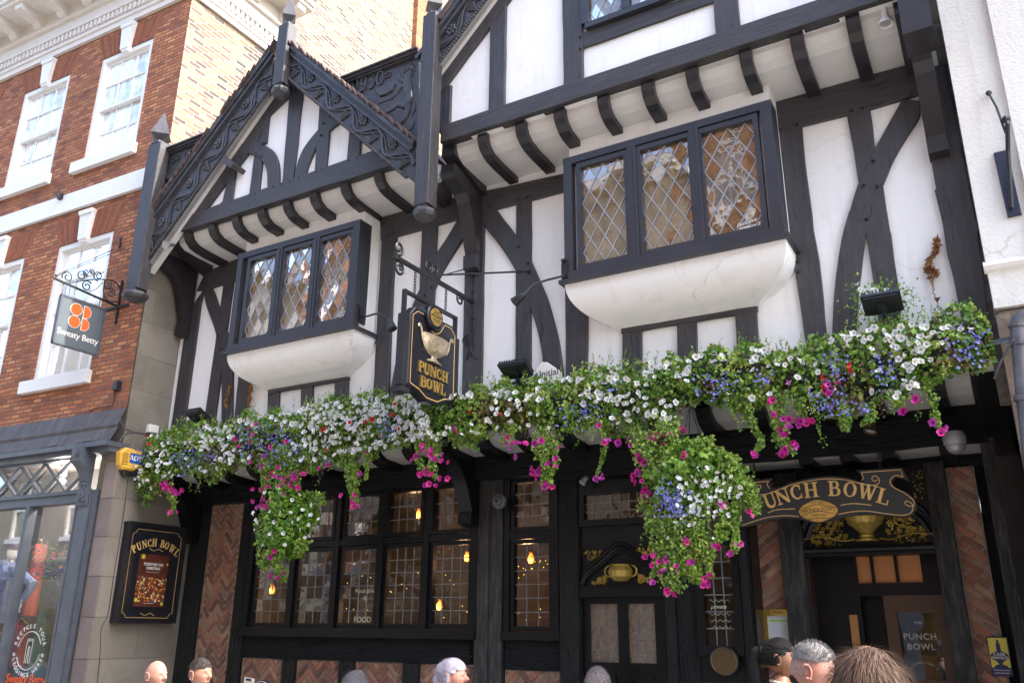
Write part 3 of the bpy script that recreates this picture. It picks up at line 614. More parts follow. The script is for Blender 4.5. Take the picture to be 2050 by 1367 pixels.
def rel(g, P, k, pts, r, d=.004, fl=None):
    c = cat(None, [P.loc(*p) for p in Q(k, *pts)], 5); rr = r if hasattr(r, '__len__') else [r]*len(pts); R2 = np.interp(np.linspace(0, len(rr)-1, len(c)), range(len(rr)), rr)
    g.tube([P.W(a, z, d) for a, z in c], list(R2), 8, flat=(P.n, .5))
def beast(P, pn, s, mane):
    g = MB(); T = lambda pts: [s(p) for p in pts]
    rel(g, P, 't', T([(985, 120), (975, 230), (950, 330), (965, 450), (985, 560), (960, 660), (920, 740)]), [.02, .05, .055, .06, .05, .06, .05])
    rel(g, P, 't', T([(930, 380), (850, 430), (780, 530), (700, 590)]), [.035, .028, .02, .022])
    rel(g, P, 't', T([(905, 330), (835, 280), (820, 200), (800, 160)]), [.03, .022, .018, .022])
    rel(g, P, 't', T([(930, 700), (820, 690), (720, 760), (620, 810)]), [.045, .028, .02, .026])
    rel(g, P, 't', T([(960, 700), (960, 800), (920, 900), (840, 970), (780, 950)]), [.045, .035, .022, .022, .014])
    rel(g, P, 't', T([(1050, 620), (1060, 760), (1020, 850), (1050, 950), (1000, 1060), (950, 1060)]), [.014, .02, .012, .012, .02, .012])
    rel(g, P, 't', T([(510, 665), (720, 590)]), .010)
    c = P.loc(*Q('t', s((985, 130)))[0]); g.ball(P.W(*c, .0), .055, 10, 8, (1, .6, 1.1))
    for i in range(26):
        an = i*.62; rr = .05+.035*(i/26); 
        if mane: g.ball(P.W(c[0]+rr*math.cos(an), c[1]-.04+rr*math.sin(an), .0), .02, 6, 4, (1, .6, 1))
    rel(g, P, 't', T([(940, 110), (965, 105)]), .008, .03); rel(g, P, 't', T([(1000, 108), (1020, 100)]), .008, .03); rel(g, P, 't', T([(975, 130), (970, 190)]), .010, .03)
    # the bowl held in the claws
    pts = [P.loc(*q) for q in Q('t', *T([(480, 450), (540, 410), (740, 340), (780, 380), (730, 480), (640, 540), (540, 570), (490, 520)]))]; g.prism(P, pts, 0, .022, bev=.01)
    return g.build('carved_beast', MT['carve'], pn)
beast(PP, pn2, lambda p: p, True)
A1 = PP.loc(*Q('u', (260, 640))[0]); B1 = PP.loc(*Q('t', (985, 130))[0])
def mir(p):
    a, z = PP.loc(*Q('t', p)[0]); w = np.array(PP.W(2*0+A1[0]-(a-B1[0])*1.0, A1[1]+(z-B1[1])*1.0, 0))-CAM; q = AX.T @ w; u = CX+F*q[0]/q[2]; v = CY+F*q[1]/q[2]; x, y, sc = ZR['t']; return ((u-x)*sc, (v-y)*sc)
beast(PP, pn1, mir, False)
# ================================================================== lettering
SER = .06
def arc(cx, cy, rx, ry, a0, a1, n=10): return [(cx+rx*math.cos(R_(a0+(a1-a0)*i/n)), cy+ry*math.sin(R_(a0+(a1-a0)*i/n))) for i in range(n+1)]
# slab-serif capitals: (advance, [(polyline, stroke width)...])
GL_ = {
 'P': (.72, [([(.2, 0), (.2, 1)], .2), ([(.02, .03), (.4, .03)], .06), ([(.02, .97), (.3, .97)], .06), ([(.25, .95)]+arc(.42, .72, .2, .225, 90, -90)+[(.25, .495)], .1), (arc(.44, .72, .17, .2, 60, -60), .17)]),
 'U': (.86, [([(.19, 1), (.19, .35)]+arc(.43, .33, .24, .28, 180, 300, 8), .17), (arc(.43, .33, .26, .29, 270, 360, 6)+[(.69, 1)], .09), ([(.02, .97), (.37, .97)], .06), ([(.55, .97), (.84, .97)], .06)]),
 'N': (.92, [([(.17, 0), (.17, 1)], .09), ([(.16, .95), (.76, .05)], .19), ([(.76, 0), (.76, 1)], .09), ([(.02, .97), (.26, .97)], .06), ([(.02, .03), (.33, .03)], .06), ([(.6, .97), (.92, .97)], .06)]),
 'C': (.78, [(arc(.44, .5, .32, .44, 50, 310, 20), .1), (arc(.40, .5, .27, .40, 125, 235, 10), .17), ([(.66, .62), (.66, .98)], .07), ([(.68, .02), (.68, .34)], .05)]),
 'H': (.95, [([(.22, 0), (.22, 1)], .19), ([(.72, 0), (.72, 1)], .19), ([(.22, .5), (.72, .5)], .08)]+[([(a, b), (a+.38, b)], .06) for a in (.03, .54) for b in (.03, .97)]),
 'B': (.8, [([(.22, 0), (.22, 1)], .19), ([(.03, .03), (.4, .03)], .06), ([(.03, .97), (.4, .97)], .06), ([(.3, .96)]+arc(.42, .745, .2, .215, 90, -90)+[(.3, .53)], .08), ([(.3, .53)]+arc(.45, .28, .24, .25, 90, -90)+[(.3, .03)], .08), (arc(.45, .745, .17, .19, 60, -60), .15), (arc(.5, .28, .19, .21, 60, -60), .17)]),
 'O': (.88, [(arc(.44, .5, .33, .45, 0, 360, 28), .08), (arc(.40, .5, .26, .40, 125, 235, 10), .17), (arc(.48, .5, .26, .40, -55, 55, 10), .17)]),
 'W': (1.2, [([(.2, 1), (.42, .02)], .18), ([(.42, .02), (.62, .95)], .08), ([(.58, 1), (.8, .02)], .18), ([(.8, .02), (1.02, .95)], .08), ([(.03, .97), (.38, .97)], .06), ([(.47, .97), (.74, .97)], .06), ([(.9, .97), (1.18, .97)], .06)]),
 'L': (.74, [([(.2, 0), (.2, 1)], .19), ([(.02, .97), (.4, .97)], .06), ([(.02, .03), (.66, .03)], .07), ([(.66, .0), (.66, .33)], .07)]),
 '1': (.5, [([(.14, .78), (.3, .97), (.3, .03)], .11), ([(.12, .03), (.48, .03)], .06)]),
 '9': (.66, [(arc(.34, .68, .2, .26, 0, 360, 20), .1), ([(.54, .68), (.5, .3), (.36, .06), (.14, .04)], .1)]),
 '3': (.62, [([(.12, .95), (.5, .95), (.28, .6)]+arc(.3, .31, .22, .27, 80, -150, 12), .1)]),
 '0': (.7, [(arc(.36, .5, .24, .44, 0, 360, 24), .11)]),
 '6': (.66, [(arc(.34, .3, .2, .26, 0, 360, 20), .1), ([(.14, .32), (.2, .7), (.36, .94), (.54, .96)], .1)]),
 '7': (.6, [([(.1, .95), (.54, .95), (.26, .03)], .11)]),
 ' ': (.55, [])}
def slab(P, text, place, h, d, mat, parent, name='lettering', th=.01, wide=1.0):
    """place(i, s) -> (a, z, rot) for the running width s; letters as raised strokes on plane P"""
    g = MB(); s = 0; tot = sum(GL_[c][0] for c in text)*h*wide
    for c in text:
        adv, st = GL_[c]; a, z, r = place((s+adv*h*wide/2)-tot/2); co, si = math.cos(r), math.sin(r)
        for k, (pl, w) in enumerate(st):
            poly = strip([((x-adv/2)*h*wide, y*h) for x, y in pl], w*h/2)
            g.prism(P, [(a+x*co-y*si, z+x*si+y*co) for x, y in poly], d-.001, d+th+k*.0004)
        s += adv*h*wide
    return g.build(name, mat, parent)
def text(P, s, a, z, size, d, mat, parent, rot=0.0, name='lettering', al='CENTER', ext=.0015, xs=1.0, shear=0.0, sp=1.0, bold=0.0):
    cu = bpy.data.curves.new('t', 'FONT'); cu.body = s; cu.size = size; cu.align_x = al; cu.align_y = 'CENTER'; cu.extrude = ext; cu.shear = shear; cu.space_character = sp; cu.offset = bold; cu.resolution_u = 3
    o = bpy.data.objects.new('t', cu); COL.objects.link(o); bpy.context.view_layer.update()
    me = bpy.data.meshes.new_from_object(o.evaluated_get(bpy.context.evaluated_depsgraph_get())); bpy.data.objects.remove(o); bpy.data.curves.remove(cu)
    me.transform(P.M(a, z, d, rot) @ Matrix.Diagonal((xs, 1, 1, 1))); me.materials.clear(); me.materials.append(mat); me.name = name
    return link(me, name, parent)
def ringtext(P, s, a, z, rad, size, d, mat, parent, a0, a1, name='lettering', flip=False, squash=1.0):
    obs = []
    for i, ch in enumerate(s):
        if ch == ' ': continue
        an = R_(a0+(a1-a0)*i/(len(s)-1)); obs.append(text(P, ch, a+rad*math.cos(an), z+rad*math.sin(an)*squash, size, d, mat, None, rot=an+(math.pi/2 if flip else -math.pi/2), name='x'))
    import bmesh
    bm = bmesh.new()
    for o in obs: bm.from_mesh(o.data)
    me = bpy.data.meshes.new(name); bm.to_mesh(me); bm.free(); me.materials.append(mat)
    for o in obs: bpy.data.objects.remove(o)
    return link(me, name, parent)
def wire(P, pts, r, d, mat, parent, name='gold_line', closed=False, sm=4, g=None):
    if closed: pts = pts+[pts[0]]
    c = cat(None, pts, sm) if sm else pts; o = g or MB(); o.tube([P.W(a, z, d) for a, z in c], r, 5, flat=(P.n, .4))
    return o if g else o.build(name, mat, parent)
# numerals of the date panels
def plc(P, k, p0, p1, d):
    a = np.array(P.loc(*Q(k, p0)[0], d)); b = np.array(P.loc(*Q(k, p1)[0], d)); r = math.atan2(*(b-a)[::-1]); m = (a+b)/2; t = (b-a)/np.linalg.norm(b-a)
    return (lambda s: (m[0]+t[0]*s, m[1]+t[1]*s, r)), np.linalg.norm(b-a)
pf, L = plc(PP, 't', (185, 520), (540, 400), .0); slab(PP, '1930', pf, .20, 0, MT['carve'], pn2, 'carved_date', .02, wide=.92)
pf, L = plc(PP, 'u', (700, 540), (940, 460), .0); slab(PP, '167', pf, .17, 0, MT['carve'], pn1, 'carved_date', .02, wide=.75)
for k, pn, c in (('t', pn2, [(590, 270), (665, 235)]), ('u', pn1, [(530, 470), (620, 420)])):
    g = MB()
    for q in c:
        a, z = PP.loc(*Q(k, q)[0]); g.tube([PP.W(a+.035*math.cos(t), z+.035*math.sin(t), .01) for t in np.linspace(0, 2*math.pi, 13)], .009, 5)
    g.build('carved_scroll', MT['carve'], pn)
# ================================================================== ground floor of the pub
gv, gh, gs = MT['gv'], MT['gh'], MT['gs']
def gbox(P, a0, a1, z0, z1, d1, mat, name, parent=None, d0=-.12, w=True):
    TI[0] += 1; pts = [(a0, z0), (a1, z0), (a1, z1), (a0, z1)]
    if w: pts = wob(pts, .2, .004, TI[0])
    return MB().prism(P, pts, d0, d1+(TI[0] % 7)*.0009, bev=.006).build(name, mat, parent or pub)
X6 = lambda u, v: PW.loc(u, v)[0]
ZT = 3.26
MB().xprof([(.0, 3.60), (.02, 3.53), (.07, 3.47), (.16, 3.43), (.46, 3.41), (.46, 3.7), (0, 3.7)], -9.2, -.12).build('jetty_cove', MT['soffit_shade'], pub)
x = -9.0
while x < -.1:
    MB().xprof([(-.02, 3.62), (-.03, 3.52), (0, 3.44), (.06, 3.39), (.16, 3.355), (.46, 3.34), (.46, 3.5), (.2, 3.52)], x-.065, x+.065).build('joist', gs, pub); x += .455
gbox(FP(.45), -9.2, -3.9, 3.17, 3.46, 0, gh, 'bressummer', d0=-.2); gbox(FP(.45), -3.9, -.09, 3.10, 3.45, .01, gh, 'bressummer', d0=-.02)

# left part at y=.6
MB().box(-9.22, -2.05, .68, .82, 0, 3.3).build('ground_wall_core', gs, pub) if False else None
gbox(PW, -9.23, X6(427, 1001), 0, ZT, .03, gv, 'post')
gbox(PW, X6(494, 998), -8.09, 0, ZT, .035, gv, 'post')
def clip_poly(poly, box):
    a0, a1, z0, z1 = box
    for ax_, lim, sg in ((0, a0, 1), (0, a1, -1), (1, z0, 1), (1, z1, -1)):
        out = []
        for i in range(len(poly)):
            p, q = poly[i], poly[(i+1) % len(poly)]; ip = (p[ax_]-lim)*sg >= 0; iq = (q[ax_]-lim)*sg >= 0
            if ip: out.append(p)
            if ip != iq: t = (lim-p[ax_])/(q[ax_]-p[ax_]); out.append((p[0]+t*(q[0]-p[0]), p[1]+t*(q[1]-p[1])))
        poly = out
        if len(poly) < 3: return None
    return poly
BC = [(.34, .14, .08), (.27, .11, .07), (.38, .18, .11), (.22, .10, .07), (.31, .15, .10), (.16, .08, .06), (.38, .22, .14), (.26, .16, .11)]
def herring(P, a0, a1, z0, z1, mode, parent=None, L=.185, W=.054, gap=.013, d=.0):
    """brick infill: 'chev' upright zig-zag columns, 'herr' herringbone, '/' or '\\' raking courses"""
    pn = MB().prism(P, [(a0, z0), (a1, z0), (a1, z1), (a0, z1)], -.08, d).build('brick_panel', MT['mortar'], parent or pub); g = MB(); box = (a0+.012, a1-.012, z0+.012, z1-.012); cx, cz = (a0+a1)/2, z0
    def put(x, z, ang, l=L, w=W):
        c, s = math.cos(ang), math.sin(ang); j = random.uniform(-.03, .03); c, s = math.cos(ang+j), math.sin(ang+j); h, k = l/2-gap/2, w/2-gap/2*random.uniform(.6, 1.3)
        p = clip_poly([(x+u*c-v*s, z+u*s+v*c) for u, v in ((-h, -k), (h, -k), (h, k), (-h, k))], box)
        if p is None: return
        A = abs(sum(p[i][0]*p[(i+1) % len(p)][1]-p[(i+1) % len(p)][0]*p[i][1] for i in range(len(p))))/2
        if A < .0004: return
        b = BC[int(random.random()*8)]; f = random.uniform(.75, 1.2); g.cur = tuple(min(1, q*f) for q in b); g.prism(P, p, d-.005, d+.006+random.uniform(0, .006), bev=.003)
    if mode in '/\\':
        ang = R_(38 if mode == '/' else -38); c, s = math.cos(ang), math.sin(ang)
        for i in range(-40, 41):
            for j in range(-8, 9):
                u = j*L+(i % 2)*L/2; v = i*W; put(cx+u*c-v*s, (z0+z1)/2+u*s+v*c, ang)
    elif mode == 'chev':
        ang = R_(48); cw = L*math.cos(ang); st = W/math.cos(ang); n = int((a1-a0)/cw)+2
        for i in range(-n, n+1):
            for j in range(-3, int((z1-z0)/st)+4):
                put(cx+(i+.5)*cw*1.0, z0+j*st, ang if i % 2 else -ang)
    else:
        ang = R_(45)
        c, s = math.cos(ang), math.sin(ang)
        for i in range(-24, 25):
            for j in range(-24, 25):
                # herringbone cell: one brick along u, one along v
                u0 = i*W+j*L; v0 = i*W-j*L
                for (uu, vv, an) in ((u0+L/2, v0+W/2, ang), (u0+W/2-0, v0+W+L/2, ang+math.pi/2)):
                    put(cx+uu*c-vv*s, (z0+z1)/2+uu*s+vv*c, an)
    g.build('brick_infill', MT['brickvc'], pn, col=True); return pn
herring(PW, X6(427, 1001)+.005, X6(494, 998)-.005, .25, 3.25, 'chev')
# main window
xm = [-8.07, X6(588, 1180), X6(667, 1180), X6(751, 1180), X6(847, 1180), -4.96]; xm = [-8.07]+[-8.07+(i+1)*(-4.93+8.07)/5 for i in range(5)]
xs5 = [PW.loc(u, 1180, .05)[0] for u in (497, 582, 668, 758, 850, 948)]
print('mullions', np.round(xs5, 2))
xs5[0] = max(xs5[0], -8.12)
f = MB(); fr = FP(.6)
f.pbox(fr, xs5[0]-.06, xs5[5]+.04, 1.60, 1.70, -.06, .085); f.pbox(fr, xs5[0]-.03, xs5[5]+.02, 3.17, 3.25, -.05, .06); f.pbox(fr, xs5[0]-.03, xs5[5]+.02, 2.58, 2.645, -.05, .055)
for i, xx in enumerate(xs5): f.pbox(fr, xx-.035, xx+.035, 1.70, 3.17, -.055, .0620 if i not in (0, 5) else .064)
main_win = f.build('main_window_frame', gs, pub)
def lights(xa, xb, z0, z1, nx, nz, par, open_=0, obj=MT['gpane']):
    c = MB(); e = .042
    Pq = fr if not open_ else Plane((xa, .6-.06, 0), (1, 0, 0), (0, -1, 0))
    for q in ((xa, xb, z0, z0+e), (xa, xb, z1-e, z1), (xa, xa+e, z0+e, z1-e), (xb-e, xb, z0+e, z1-e)):
        c.pbox(fr, *q, -.04, .03 if not open_ else .07)
    cc = c.build('casement', gs, par); squares(fr, xa+e, xb-e, z0+e, z1-e, .0, nx, nz, cc, obj, tilt=.005)
for i in range(5):
    a, b = xs5[i]+.037, xs5[i+1]-.037; lights(a, b, 1.705, 2.575, 4, 6, main_win); lights(a, b, 2.65, 3.165, 4, 3, main_win, open_=(i in (1, 3, 4)))
gbox(PW, -8.10, -4.90, 1.36, 1.60, .02, gh, 'sill_beam')
pxs = [(484.7, 567.7), (594.6, 681.7), (712, 809.5), (842, 955)]
ed = [(X6(a, 1330), X6(b, 1330)) for a, b in pxs]
for a, b in ed: herring(PW, a, b, .35, 1.36, 'herr')
for i in range(3): gbox(PW, ed[i][1], ed[i+1][0], 0, 1.36, .03, gv, 'stud')
gbox(PW, -8.1, -4.9, 0, .35, .025, gh, 'sole_plate')
xp0, xp1 = X6(955, 1200), X6(1008, 1200); gbox(PW, xp0+.0, xp0+(xp1-xp0)*.52, 0, 3.25, .05, MT['gw'], 'post'); gbox(PW, xp0+(xp1-xp0)*.52, xp1, 0, 3.25, .04, MT['gw'], 'post')
# window beside the post
wa, wb = X6(1013, 1180), X6(1122, 1180)
f = MB(); f.pbox(fr, wa-.02, wb+.02, 1.60, 1.68, -.05, .07); f.pbox(fr, wa, wa+.06, 1.68, 3.22, -.05, .045); f.pbox(fr, wb-.06, wb, 1.68, 3.22, -.05, .045); f.pbox(fr, wa, wb, 3.17, 3.25, -.05, .05); f.pbox(fr, wa+.06, wb-.06, 2.56, 2.63, -.05, .043)
nw = f.build('narrow_window_frame', gs, pub); lights(wa+.065, wb-.065, 1.685, 2.555, 3, 6, nw); lights(wa+.065, wb-.065, 2.635, 3.165, 4, 4, nw)
gbox(PW, wa, wb, 1.33, 1.60, .02, gh, 'carved_board'); herring(PW, wa, wb, .35, 1.33, 'herr'); gbox(PW, wa, wb, 0, .35, .02, gh, 'sole_plate')
xq0, xq1 = wb+.01, X6(1163, 1200); gbox(PW, xq0, xq1, 0, 3.25, .045, gv, 'post')
# first door
da, db = xq1+.01, X6(1332, 1200); z9 = lambda v, u=1240: PW.loc(u, v)[1]
zt0, zt1 = z9(1038), z9(987); zp0, zp1 = z9(1094), z9(1048); zc0, zc1 = z9(1172), z9(1100)
door = MB(); door.pbox(fr, da, db, zp0, zp1, -.05, .0).build('door_head_panel', gs, pub)
f = MB(); f.pbox(fr, da, db, zt1, 3.25, -.05, .03); f.pbox(fr, da, db, zt0-.06, zt0, -.05, .05); f.pbox(fr, da, da+.05, zt0, zt1, -.05, .03); f.pbox(fr, db-.05, db, zt0, zt1, -.05, .03)
tw = f.build('transom_window_frame', gs, pub); squares(fr, da+.05, db-.05, zt0, zt1, -.01, 8, 3, tw, MT['gpane'])
# ogee-headed carved and gilded overdoor
cp = MB().pbox(fr, da, db, zc0-.02, zc1+.03, -.05, -.01).build('carved_overdoor', gs, pub); mx = (da+db)/2; hw = (db-da)/2
g = MB(); og = cat(None, [(-hw, zc0+.02), (-hw*.85, zc0+.12), (-hw*.5, zc0+.22), (-hw*.15, zc0+.33), (0, zc1+.02)], 6); 
for off, rr in ((0, .022), (.04, .014), (-.035, .012)):
    for sg in (-1, 1): g.tube([fr.W(mx+sg*p[0], p[1]+off, .015) for p in og], rr, 6)
g.pbox(fr, da, db, zc0-.10, zc0-.02, -.05, .06); g.pbox(fr, da, db, zc0-.02, zc0+.0, -.05, .045); g.build('ogee_moulding', gs, cp)
g = MB(); cz = zc0+.10; g.lathe([(.0, 0), (.06, 0), (.105, .04), (.12, .09), (.10, .12), (.085, .135), (.095, .15), (.0, .155)], (mx, .575, cz-.06), k=16)
for sg in (-1, 1): g.tube([(mx+sg*(.11+.05*math.sin(t)), .575, cz+.03+.05*math.cos(t)) for t in np.linspace(0, math.pi, 9)], .008, 5)
def foliate(g, P, region, n, d, r=(.006, .012)):
    k = 0
    while k < n:
        x, z = region();
        if x is None: continue
        w = P.W(x, z, d); g.ball(w, random.uniform(*r), 5, 4); k += 1
        if k % 3 == 0:
            t0 = random.uniform(0, 6); g.tube([P.W(x+.018*math.cos(t0+t), z+.018*math.sin(t0+t), d) for t in np.linspace(0, 3.5, 6)], .004, 4)
def reg1():
    x = random.uniform(-hw*.75, hw*.75); z = random.uniform(0, .16)
    if z > .17*(1-abs(x)/hw/.8) or abs(x) < .17: return None, None
    return mx+x, zc0+.02+z
foliate(g, fr, reg1, 90, -.004)
def reg2():
    sg = random.choice((-1, 1)); x = random.uniform(.25*hw, hw*.95); z = random.uniform(.0, .12)
    if z > .13*(x/hw): return None, None
    return mx+sg*x, zc1-z+.01
foliate(g, fr, reg2, 70, -.004, (.004, .008)); g.build('gilt_carving', MT['olivegold'], cp)
dz1 = zc0-.10
f = MB(); gx2 = [(X6(1180, 1280), X6(1236, 1280)), (X6(1257, 1280), X6(1311, 1280))]; zg1 = z9(1208, 1215); zg0 = z9(1325, 1215)
f.pbox(fr, da, gx2[0][0], 0, dz1, -.08, -.02); f.pbox(fr, gx2[0][1], gx2[1][0], 0, dz1, -.08, -.02); f.pbox(fr, gx2[1][1], db, 0, dz1, -.08, -.02)
for a, b in gx2: f.pbox(fr, a, b, zg1, dz1, -.08, -.02); f.pbox(fr, a, b, 0, zg0, -.08, -.02); f.pbox(fr, a+.03, b-.03, .3, zg0-.1, -.03, -.005)
fd = f.build('front_door', gs, pub)
for a, b in gx2: squares(fr, a, b, zg0, zg1, -.04, 3, 5, fd, MT['paneobs'])
MB().ball((gx2[0][1]+.03, .6-.0, .98), .035, 10, 8).build('door_knob', MT['brass'], fd)
gbox(PW, db, db+.1, 0, 3.25, .02, gv, 'door_post')
# narrow window and panel right of the first door
na, nb = X6(1402, 1190), X6(1478, 1190); gbox(PW, db+.1, na-.03, 0, 3.25, .0, gv, 'post'); gbox(PW, nb+.03, X6(1504, 1190), 0, 3.25, .03, gv, 'post')
f = MB(); f.pbox(fr, na-.03, na+.04, 1.55, 3.2, -.05, .04); f.pbox(fr, nb-.04, nb+.03, 1.55, 3.2, -.05, .04); f.pbox(fr, na+.04, nb-.04, 2.42, 2.5, -.05, .038); f.pbox(fr, na+.04, nb-.04, 3.1, 3.2, -.05, .038); f.pbox(fr, na-.03, nb+.03, 1.5, 1.58, -.05, .05)
n2 = f.build('narrow_window_frame', gs, pub); squares(fr, na+.04, nb-.04, 1.58, 2.42, -.0, 3, 6, n2, MT['gpane']); squares(fr, na+.04, nb-.04, 2.5, 3.1, -.0, 3, 4, n2, MT['gpane'])
gbox(PW, na-.03, nb+.03, 1.28, 1.5, .0, gs, 'panel'); herring(PW, na-.03, nb+.03, .3, 1.28, 'herr')
# entrance bay, recessed to y=.9
xe0 = X6(1504, 1190)
MB().pbox(PE, xe0-.4, 0.1, 3.0, 3.35, -.1, .0).build('entrance_head', gs, pub)
MB().box(xe0-.02, xe0+.02, .62, .95, 0, 3.2).build('reveal', gs, pub)
XE = lambda u, v, d=0: PE.loc(u, v, d)[0]
MB().box(xe0, -.1, .47, .92, 3.104, 3.122).build('entrance_soffit', MT['soffit_shade'], pub)
for px in (1480, 1618, 1700, 1782, 1900):
    xx = FP(.6).loc(px, 915)[0]; MB().box(xx-.055, xx+.055, .464, .92, 3.05, 3.105).build('joist', gs, pub)
pb0, pb1 = XE(1503, 1100), XE(1567, 1100); herring(PE, xe0, pb1, .25, 3.05, '/')
w0, w1 = pb1, XE(1612, 1100); gbox(PE, w0, w1, 0, 3.05, .08, MT['gw'], 'post')
w2, w3 = XE(1874, 1100), XE(1925, 1150); gbox(PE, w2, w3, 0, 3.05, .08, MT['gw'], 'post')
pr0, pr1 = w3, XE(1985, 1150); herring(PE, pr0, pr1, .25, 3.02, '\\')
gbox(FP(.47), FP(.47).loc(1964, 900)[0], FP(.47).loc(1995, 900)[0], 0, 3.14, 0, MT['gw'], 'corner_post', d0=-.14)
gbox(PE, pr1, .1, 0, 3.3, -.02, gv, 'post')
# arched carved tympanum over the entrance
ex0, ex1 = w1, w2; em = (ex0+ex1)/2; eh = (ex1-ex0)/2; zl = PE.loc(1750, 1103)[1]; ztm = PE.loc(1750, 1030)[1]+.02
zr = zl+.055; R0 = eh*.93
def archz(x): return zr+.03+.335*math.sqrt(max(0, 1-(x/eh/.97)**2))
tp = MB().pbox(PE, ex0, ex1, zl, 3.05, -.08, -.02).build('entrance_tympanum', gs, pub)
g = MB(); g.pbox(PE, ex0-.02, ex1+.02, zl-.035, zl+.05, -.05, .06); g.tube([PE.W(em-eh, zl+.02, .06), PE.W(em+eh, zl+.02, .06)], .03, 8)
for o_, rr in ((.0, .03), (.05, .018), (.085, .02)): g.tube([PE.W(em+x*(1+o_*.6), archz(x)+o_, .0) for x in np.linspace(-eh*.96, eh*.96, 24)], rr, 6)
g.build('arch_moulding', gs, tp)
g = MB(); uz = zr+.05
g.lathe([(0, 0), (.09, 0), (.1, .015), (.06, .03), (.065, .05), (.05, .065), (.085, .10), (.14, .15), (.165, .2), (.15, .235), (.12, .25), (.135, .275), (0, .28)], (em, PE.W(0, 0, -.02)[1], uz-.02), k=18)
for sg in (-1, 1):
    sp = [(em+sg*(.30+(.13-.007*i)*math.cos(i*.33)), uz+.13+(.11-.006*i)*math.sin(i*.33)) for i in range(16)]; g.tube([PE.W(a, z, 0) for a, z in sp], .008, 5)
    g.tube([PE.W(em+sg*x, z, 0) for x, z in cat(None, [(.1, uz+.0), (.2, uz-.01), (.35, uz+.03), (.5, uz+.02), (.62*eh/.6, uz+.0)], 4)], .007, 5)
    for i in range(6):
        for j in range(5): g.ball(PE.W(em+sg*(.52+.018*i)*eh/.62*1.05, uz+.09+.018*j, -.01), .0065, 5, 4)
def reg3():
    x = random.uniform(-eh*.9, eh*.9); z = random.uniform(uz-.04, uz+.3)
    if z > archz(x)-.04 or abs(x) < .17: return None, None
    return em+x, z
foliate(g, PE, reg3, 260, -.015, (.005, .012))
for q in range(40): g.ball(PE.W(ex1-.02-random.uniform(0, .09), archz(eh*.7)+random.uniform(.1, .35), -.01), random.uniform(.004, .009), 5, 4)
g.build('gilt_carving', MT['olivegold'], tp)
# lobby behind: side door frame, glazed inner lights, etched glass door
lob = MB(); PI_ = FP(1.75)
lob.box(ex0-.05, ex0, .98, 2.6, 0, 3.0); lob.box(ex1, ex1+.05, .98, 2.6, 0, 3.0); lob.box(ex0, ex1, .98, 2.6, 2.9, 3.0)
lob.build('lobby_wall', MT['wood'], pub)
f = MB(); ia, ib = XE(1722, 1290), XE(1866, 1290); PJ = FP(1.15)
f.pbox(PJ, em-eh, em-.15, 0, 2.36, -.06, 0); f.pbox(FP(1.3), em-.2, ex1, 0, 2.4, -.06, 0)  # rear sheet is a dark filler added to close the bright opening
ja, jb = PJ.loc(1700, 1150)[0], PJ.loc(1846, 1150)[0]; jz0, jz1 = PJ.loc(1780, 1166)[1], PJ.loc(1780, 1112)[1]
f.pbox(PJ, em-.15, ex1, 2.0, jz0, -.06, -.001); f.pbox(PJ, jb, ex1, jz0, jz1+.2, -.06, -.002); f.pbox(PJ, ja-.3, ja, jz0, jz1+.3, -.06, -.003)
for i in (1, 2): xx = ja+(jb-ja)*i/3; f.pbox(PJ, xx-.012, xx+.012, jz0, jz1+.1, -.05, .005)
f.pbox(PJ, ja, jb, jz1, jz1+.018, -.05, .006)
idr = f.build('inner_door_frame', gs, pub)
MB().pbox(PJ, ja, jb, jz0, jz1+.2, -.05, -.04).build('amber_light', emit('amber_glow', (.40, .16, .05), .011), idr)
dd = MB(); a0, a1 = PJ.loc(1800, 1270)[0], PJ.loc(1882, 1270)[0]; c0, c1 = PJ.loc(1830, 1360)[1], PJ.loc(1830, 1226)[1]
dd.pbox(PJ, a0-.09, a0, 0, 2.0, -.05, 0); dd.pbox(PJ, a1, a1+.08, 0, 2.0, -.05, 0); dd.pbox(PJ, a0, a1, c1, 2.0, -.05, 0); dd.pbox(PJ, a0, a1, 0, c0, -.05, 0)
ed_ = dd.build('glazed_door', MT['wood'], pub); MB().pbox(PJ, a0, a1, c0, c1, -.03, -.02).build('door_glass', glass('etched_glass', (.01, .01, .01), .15, ripple=.1, rs=2), ed_)
et = M('etched_lettering', (.35, .35, .33), .7, bump=0)
for s, z, sz in (('THE', c1-.08, .03), ('PUNCH', c1-.19, .068), ('BOWL', c1-.27, .068)): text(PJ, s, (a0+a1)/2, z, sz, -.018, et, ed_, sp=1.15, bold=.0008)
ringtext(PJ, "NICHOLSON'S", (a0+a1)/2, c1-.52, .13, .026, -.018, et, ed_, 140, 40)
MB().pbox(PJ, PJ.loc(1708, 1300)[0], PJ.loc(1724, 1300)[0], 1.05, PJ.loc(1712, 1230)[1], -.01, .004).build('brass_strip', emit('painted_warm_reflection', (.30, .14, .04), .015), idr)  # warm reflection on the strip painted in as a weak glow
